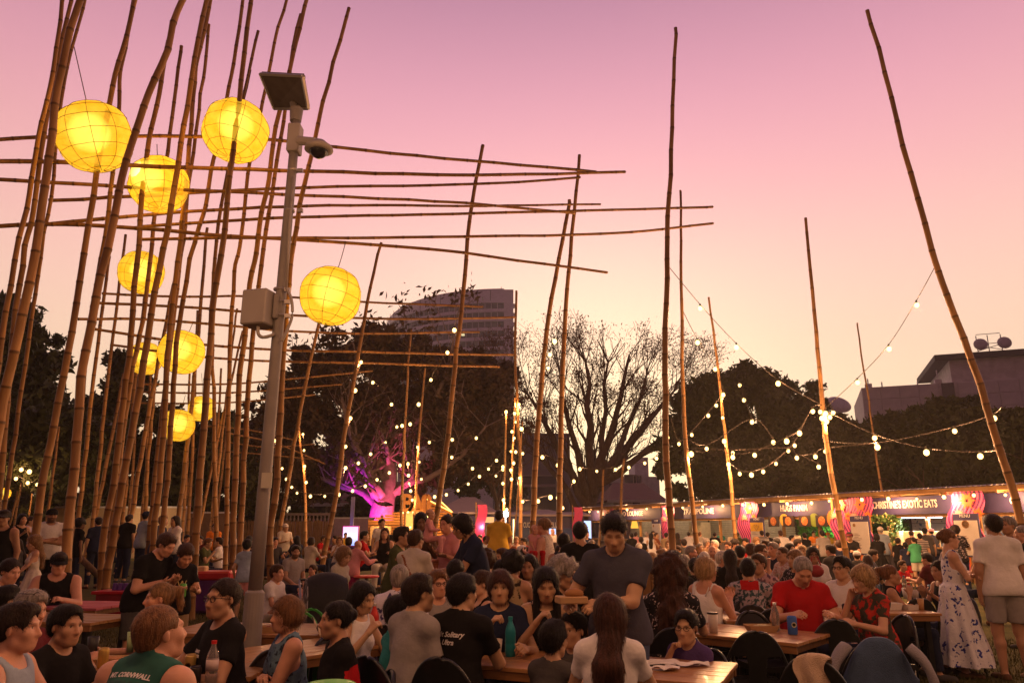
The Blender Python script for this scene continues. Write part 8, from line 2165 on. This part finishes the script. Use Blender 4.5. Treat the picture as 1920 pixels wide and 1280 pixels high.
S(1422, 1038, 9.5, -50, top='shirt', tc='floralpink', hair='short', hc='brown', skin='tan', opts='glasses', arms='table', label='person in glasses and a pink floral shirt beside the teal floral shirt', chair_='person in the pink floral shirt')
p = S(1507, 1047, 7.3, -6, top='polo', tc='red', hair='buzz', hc='grey', skin='rosy', arms='table', lean=14, head=(0, 38), w=1.12, opts='hands', label='grey haired man in a bright red shirt looking down at his plate', chair_='man in the bright red shirt')
S(1578, 1043, 8.4, -58, tc='white', hair='quiff', hc='black', skin='asian', opts='glasses', arms='reachr', w=1.02, label='black haired man in glasses and a white t-shirt turned to the left', chair_='black haired man in the white t-shirt')
S(1610, 1060, 7.3, -78, top='tee', tc='floralred', hair='bob', hc='blonde', skin='fair', opts='f hands bangs', arms='chin', w=1.08, head=(0, 20), label='woman with a thick blonde bob in a red and black floral dress', chair_='woman in the red floral dress')
S(1523, 1025, 12, -12, tc='white', hair='bob', hc='dark', skin='tan', opts='f glasses', arms='hold', label='woman in glasses and a white t-shirt clutching a red bag', chair_='woman clutching the red bag')
o = thing('handbag', 'crumpled red bag in the arms of the woman in white', 'bag', P(1530, 1070, 11.5)); mb = MB(); mb.sphere((0, 0, 0), .10, 12, 9, (1.2, .6, .9)); mb.build('bag', M('bag_red', (.30, .015, .02), rough=.6, bump=.8, bscale=9), o, smooth=True); mb = MB(); mb.tube([(-.08, 0, .08), (-.04, 0, .2), (.04, 0, .2), (.08, 0, .08)], .01, n=5); mb.build('strap', MATS['bag_red'], o)
S(1490, 1030, 10.6, -62, tc='floraldark', hair='bob', hc='sandy', opts='f', arms='table', label='sandy haired woman in a black and white blouse behind the red shirt', chair_='sandy haired woman in black and white')
S(1467, 1024, 12.6, -72, top='shirt', tc='check', hair='buzz', hc='brown', skin='tan', arms='table', label='balding man in a pale check shirt, bent to the left', lean=14, chair_='man in the pale check shirt')
S(1450, 1016, 14.0, -60, tc='navy', top='shirt', hair='short', hc='grey', skin='rosy', arms='table', label='grey haired man in a dark blue patterned shirt', chair_='grey haired man in dark blue')
S(1424, 1020, 13.2, 52, top='shirt', tc='orangefloral', hair='short', hc='brown', opts='glasses', skin='tan', arms='chin', label='man in glasses and an orange floral shirt leaning on his elbow', chair_='man in the orange floral shirt')
S(1437, 1012, 15.2, -60, tc='maroon', hair='short', hc='brown', skin='rosy', label='man in maroon between the orange floral and dark blue shirts')
S(1408, 1018, 14.6, 70, tc='cream', hair='bob', hc='brown', skin='rosy', opts='f', label='woman with flowers in her brown hair looking to the right')
S(1387, 1022, 12.8, 165, tc='brown', hair='short', hc='black', label='dark haired person in brown, back turned, left of the orange floral shirt', w=1.05)
S(1368, 1030, 11.0, 165, tc='black', hair='long', hc='dark', opts='f', label='woman with long dark hair from behind, right of the white haired woman')
S(1480, 1018, 15, 20, tc='cream', hair='long', hc='black', opts='f', label='woman with black hair falling forward right of the check shirt')
S(1503, 1022, 15.5, -20, tc='olive', hair='wavy', hc='blonde', opts='f', label='blonde woman in an olive top behind the red bag')
S(1665, 1058, 9.0, 72, top='dress', tc='black', hair='pony', hc='auburn', skin='tan', opts='f hands', arms=((.06, .24, .44), (-.16, .34, .24)), kid=.15, smin=.7, label='girl with bare shoulders and a ponytail bringing food to her mouth', chair_='girl with bare shoulders')
S(1757, 1050, 9.4, -74, top='dress', tc='black', hair='bun', hc='dark', skin='tan', opts='f hands', arms='phone', head=(0, 12), label='bare shouldered woman with dark tied hair looking at her phone', chair_='bare shouldered woman')
S(1774, 991, 9.1, 78, pose='stand', top='maxi', tc='dress_blue', hair='bun', hc='auburn', skin='fair', opts='f hands', arms='crossed', bottom=None, lean=2, w=.95, label='young woman in a long white dress with blue flowers, arms folded')
S(1860, 964, 8.9, 174, pose='stand', top='shirt', tc='white', hair='short', hc='dark', skin='tan', arms='down', bottom='shorts', bc='grey', w=1.1, lean=0, label='big man in a loose white shirt and grey shorts seen from behind')
S(1889, 968, 11, -72, pose='stand', tc='black', hair='short', hc='grey', skin='tan', arms='down', label='grey haired man in black half hidden by the big man in white')
S(1916, 984, 10.6, -120, pose='stand', tc='black', hair='buzz', hc='grey', skin='rosy', smin=.8, label='balding man in black at the right edge')
S(1903, 976, 18, 10, pose='stand', tc='orange', hair='short', hc='black', label='dark haired vendor in orange seen past the heads at the right edge')
# ---- queue at the stalls
S(1650, 987, 23.8, 170, pose='stand', tc='paleblue', hair='cap', hc='grey', opts='cap=cream', arms='down', bottom='pants', bc='darkgrey', label='man in a pale blue shirt and cream cap queueing at the tiled stall')
S(1643, 1003, 21.8, 165, pose='stand', top='tdress', tc='black', hair='bob', hc='black', opts='f', arms='hold', bottom='pants', bc='black', label='woman all in black in front of the cream cap')
S(1713, 1006, 21.8, 176, pose='stand', tc='green', hair='pony', hc='dark', opts='f', arms='reachr', bottom='shorts', bc='cream', kid=.1, smin=.7, label='girl in a bright green t-shirt and cream shorts, back turned')
S(1683, 1008, 22.4, 120, pose='stand', tc='black', hair='short', hc='dark', kid=.3, smin=.6, arms='hip', bottom='pants', bc='black', label='child in black left of the girl in green')
S(1697, 1016, 22.0, 150, pose='stand', tc='navy', hair='short', hc='black', kid=.4, smin=.6, arms='down', bottom='shorts', bc='red', label='boy in navy under the arm of the girl in green')
S(1708, 994, 23.6, 150, pose='stand', tc='brown', hair='bun', hc='dark', opts='f', label='dark haired woman above the girl in green')
S(1724, 999, 23.2, 160, pose='stand', tc='stripes', hair='short', hc='black', arms='down', label='person in a striped top right of the girl in green')
S(1733, 989, 24, 160, pose='stand', tc='darkgrey', top='shirt', hair='cap', opts='cap=black', arms='down', label='tall man in dark grey with a black cap in the stall queue')
S(1745, 990, 25.2, 170, pose='stand', tc='slate', hair='cap', opts='cap=pink', arms='hold', label='man with a pale pink cap at the tiled stall counter')
S(1690, 1050, 15.5, 20, tc='red', hair='short', hc='brown', kid=.5, smin=.5, arms='table', label='child in a red t-shirt sitting beyond the bare shouldered girl')
S(1790, 985, 18.5, 150, pose='stand', tc='floraldark', top='shirt', hair='curly', hc='dark', opts='f', label='person in a dark floral shirt behind the woman in the long dress')
S(1592, 997, 19.5, -35, pose='stand', tc='black', hair='short', hc='dark', skin='tan', arms='reachr', opts='cap=maroon', label='man in a black t-shirt leaning on a table beneath the narrow banner')
S(1606, 1032, 16.5, 160, tc='darkgrey', hair='cap', hc='red', opts='cap=white', label='red haired person with a white cap turned away')
S(1428, 994, 27.5, 172, pose='stand', tc='stripes', hair='short', hc='dark', arms='down', w=1.1, label='man in a dark striped t-shirt in front of the yellow headed menu')
S(1439, 997, 28.5, 150, pose='stand', tc='black', hair='short', hc='black', label='man in black right of the striped t-shirt')
S(1463, 994, 25.2, 172, pose='stand', tc='white', hair='short', hc='brown', skin='tan', arms='down', w=1.25, label='broad man in a white t-shirt waiting at the leaf wall stall')
S(1484, 1003, 24.2, 60, pose='stand', tc='white', hair='short', hc='black', smin=.8, label='black haired person in white right of the broad man')
S(1508, 1000, 26, 172, pose='stand', tc='black', hair='short', hc='black', opts='f', label='person in a black top with a shoulder strap at the leaf wall stall')
S(1525, 995, 31.2, 0, pose='stand', tc='orange', hair='short', hc='dark', arms='hold', label='vendor in orange behind the green stall counter')
S(1552, 999, 30.4, -10, pose='stand', tc='yellow', hair='cap', opts='cap=orange', label='vendor in an orange cap at the right end of the leaf wall')
S(1541, 994, 23.8, 174, pose='stand', tc='grey', hair='short', hc='black', arms='down', bottom='pants', bc='black', label='man in a grey t-shirt standing in front of the leaf wall stall')
S(1382, 1000, 29.5, 170, pose='stand', tc='olive', hair='short', hc='dark', label='person in an olive shirt behind the pole left of the green stall')
S(1351, 995, 36, -20, pose='stand', tc='teal', hair='short', hc='dark', opts='f', label='vendor in teal leaning over the second stall counter')
S(1340, 1005, 31, 160, pose='stand', tc='black', hair='short', hc='black', label='person in black in front of the teal shirted vendor')
S(1291, 998, 33, 160, pose='stand', tc='white', hair='short', hc='black', w=1.1, label='person in a white t-shirt in front of the display fridge, left one')
S(1312, 999, 33.5, 150, pose='stand', tc='cream', hair='short', hc='auburn', label='auburn haired person in cream against the display fridge')
S(1249, 1003, 27.5, 150, pose='stand', tc='khaki', hair='short', hc='dark', label='person in khaki standing under the plain menu board')
S(1270, 1001, 26, 178, pose='stand', tc='brown', hair='long', hc='dark', opts='f', label='long haired person just right of the tallest middle pole')
S(1212, 997, 28, 150, pose='stand', tc='white', hair='short', hc='grey', w=1.1, label='grey haired man in white below the lamp shade')
S(1224, 995, 30, 20, pose='stand', tc='black', hair='short', hc='dark', label='man in black at the far stall counter right of the lamp shade')
S(1221, 1007, 26, 160, pose='stand', top='tank', tc='white', hair='long', hc='black', opts='f', label='woman with long black hair and a white strap right of the lamp shade')
S(1192, 998, 31, 150, pose='stand', tc='pink', hair='short', hc='dark', label='person in pink directly below the lamp shade')
S(1184, 1006, 27, -160, pose='stand', tc='black', hair='short', hc='black', label='dark person at the shoulder of the standing man in slate')
S(1202, 1010, 24, 170, pose='stand', tc='black', hair='bob', hc='dark', opts='f', smin=.8, label='dark bobbed person left of the grey haired man in white')
S(1231, 1004, 29, 60, pose='stand', tc='rust', hair='bun', hc='brown', opts='f', label='woman in rust looking right at the leftmost stall')
S(1099, 1001, 22, 30, pose='stand', tc='navy', hair='short', hc='black', label='person in navy between the tour t-shirt and the standing man')
S(1036, 1003, 26, 20, pose='stand', tc='white', hair='bald', skin='fair', arms='hold', label='pale person in white lit blue by the far stall screen')
# ---- seated crowd of the middle distance, each with clothing and hair of their own
MIDS = [(1190, 1030, 14, 'rust', 'bob', 'brown', 'f', 30), (1207, 1037, 12.5, 'orangefloral', 'short', 'auburn', '', 60), (1222, 1036, 13, 'white', 'wavy', 'blonde', 'f', 160), (1238, 1029, 14.5, 'cream', 'short', 'sandy', '', -60),
  (1246, 1026, 16, 'olive', 'bald', 'grey', '', 20), (1270, 1022, 17, 'pink', 'short', 'brown', '', -40), (1309, 1016, 18, 'navy', 'short', 'grey', 'glasses', 50), (1364, 1014, 18.5, 'black', 'bun', 'brown', 'f', -50),
  (1379, 1012, 20, 'maroon', 'curly', 'dark', 'f', 40), (1397, 1008, 21, 'red', 'short', 'black', '', -30), (1418, 1006, 22, 'cream', 'bob', 'sandy', 'f', 20), (1456, 1008, 20, 'slate', 'short', 'black', 'cap=darkgrey', 150),
  (1496, 1010, 20, 'brown', 'short', 'dark', '', 60), (1340, 1012, 20, 'grey', 'short', 'white', '', -70), (1325, 1009, 22, 'khaki', 'bob', 'grey', 'f', 10), (1198, 1018, 19, 'black', 'short', 'white', '', 160),
  (1254, 1012, 21, 'lilac', 'wavy', 'auburn', 'f', -20), (1282, 1010, 22, 'darkgrey', 'short', 'dark', '', 170), (888, 1008, 20, 'brown', 'short', 'dark', '', 70), (900, 1003, 24, 'orange', 'short', 'brown', '', -30),
  (913, 1010, 21, 'paleblue', 'short', 'dark', '', 60), (921, 1018, 17, 'black', 'bun', 'brown', 'f', 20), (930, 1020, 16, 'olive', 'short', 'dark', '', 160), (955, 1012, 19, 'rust', 'short', 'brown', '', -20),
  (968, 1006, 22, 'cream', 'bob', 'blonde', 'f', 30), (982, 1009, 20, 'red', 'short', 'dark', '', -60), (1040, 1020, 16, 'khaki', 'short', 'brown', '', 150), (1048, 1028, 14, 'navy', 'short', 'dark', '', 170),
  (1110, 1012, 20, 'white', 'short', 'grey', '', 20), (1104, 1028, 15, 'cream', 'short', 'white', '', 160), (1556, 1020, 15.5, 'darkgrey', 'short', 'dark', '', -160), (1573, 1012, 18, 'navy', 'short', 'brown', '', 150),
  (1626, 1040, 13.5, 'black', 'long', 'brown', 'f', 150), (1638, 1030, 16, 'slate', 'short', 'dark', '', 60), (1736, 1036, 14, 'maroon', 'short', 'dark', '', -150), (1840, 1030, 14, 'brown', 'short', 'brown', '', -60),
  (468, 1004, 20, 'black', 'long', 'black', 'f', 160), (516, 1010, 18, 'darkgrey', 'short', 'dark', '', 40), (376, 1005, 21, 'maroon', 'short', 'black', '', 20), (422, 1006, 20, 'brown', 'short', 'dark', '', -70),
  (215, 1000, 22, 'navy', 'short', 'dark', '', 150), (352, 1002, 22, 'black', 'short', 'black', '', 50), (70, 1010, 18, 'black', 'short', 'dark', '', 60), (30, 1020, 15, 'darkgrey', 'long', 'dark', 'f', -40),
  (820, 1010, 14, 'rust', 'short', 'auburn', '', 100), (876, 1000, 17, 'black', 'bob', 'dark', 'f', 150), (765, 1005, 15, 'black', 'short', 'black', '', -160), (1012, 1014, 16, 'denim', 'short', 'sandy', '', 150)]
zones = lambda u: ('at the far left edge' if u < 120 else 'among the bamboo poles' if u < 440 else 'near the camera pole' if u < 560 else 'below the timber bar' if u < 900 else 'left of the sprigged sun dress' if u < 1000 else 'behind the curly grey haired woman' if u < 1120
     else 'beyond the standing man in slate' if u < 1240 else 'right of the tallest middle pole' if u < 1330 else 'below the second stall' if u < 1410 else 'below the yellow menu board' if u < 1540 else 'below the narrow banner' if u < 1660 else 'behind the woman in the long dress')
HN = {'bob': 'bobbed', 'short': 'short haired', 'wavy': 'wavy haired', 'bald': 'bald', 'bun': 'bun wearing', 'curly': 'curly haired', 'long': 'long haired'}
seen = {}
for (u, v, Y, c, h, hc, op, f) in MIDS:
 nm = {'orangefloral': 'orange floral', 'paleblue': 'pale blue', 'darkgrey': 'dark grey'}.get(c, c)
 lb = '%s %s diner in %s seated %s' % (hc, HN[h], nm, zones(u))
 if h == 'bald': lb = 'bald diner in %s seated %s' % (nm, zones(u))
 person(u, v, Y, f, tc=c, hair=h, hc=hc, opts=op, skin=('rosy', 'tan', 'asian', 'fair')[u % 4], arms=('table', 'eat', 'chin', 'hold')[(u + v) % 4], label=lb, group='diners seated in the middle distance', smax=1.32, head=((u * 7) % 30 - 15, (u * 3) % 20))
# --- the warm dusty air of the evening
HAZE = .0007
hz = MB(); hz.box((0, 127, 41.5), (600, 374, 85)); 
hm = bpy.data.materials.new('evening_air'); hm.use_nodes = True; hm.node_tree.nodes.clear()
hv = hm.node_tree.nodes.new('ShaderNodeVolumePrincipled'); ho = hm.node_tree.nodes.new('ShaderNodeOutputMaterial'); hm.node_tree.links.new(hv.outputs[0], ho.inputs['Volume'])
hv.inputs['Color'].default_value = (.9, .82, .76, 1); hv.inputs['Density'].default_value = HAZE; hv.inputs['Anisotropy'].default_value = .55
ho2 = hz.build('haze', hm); ho2['kind'] = 'stuff'; ho2['label'] = 'thin warm evening haze over the whole market'; ho2['category'] = 'haze'
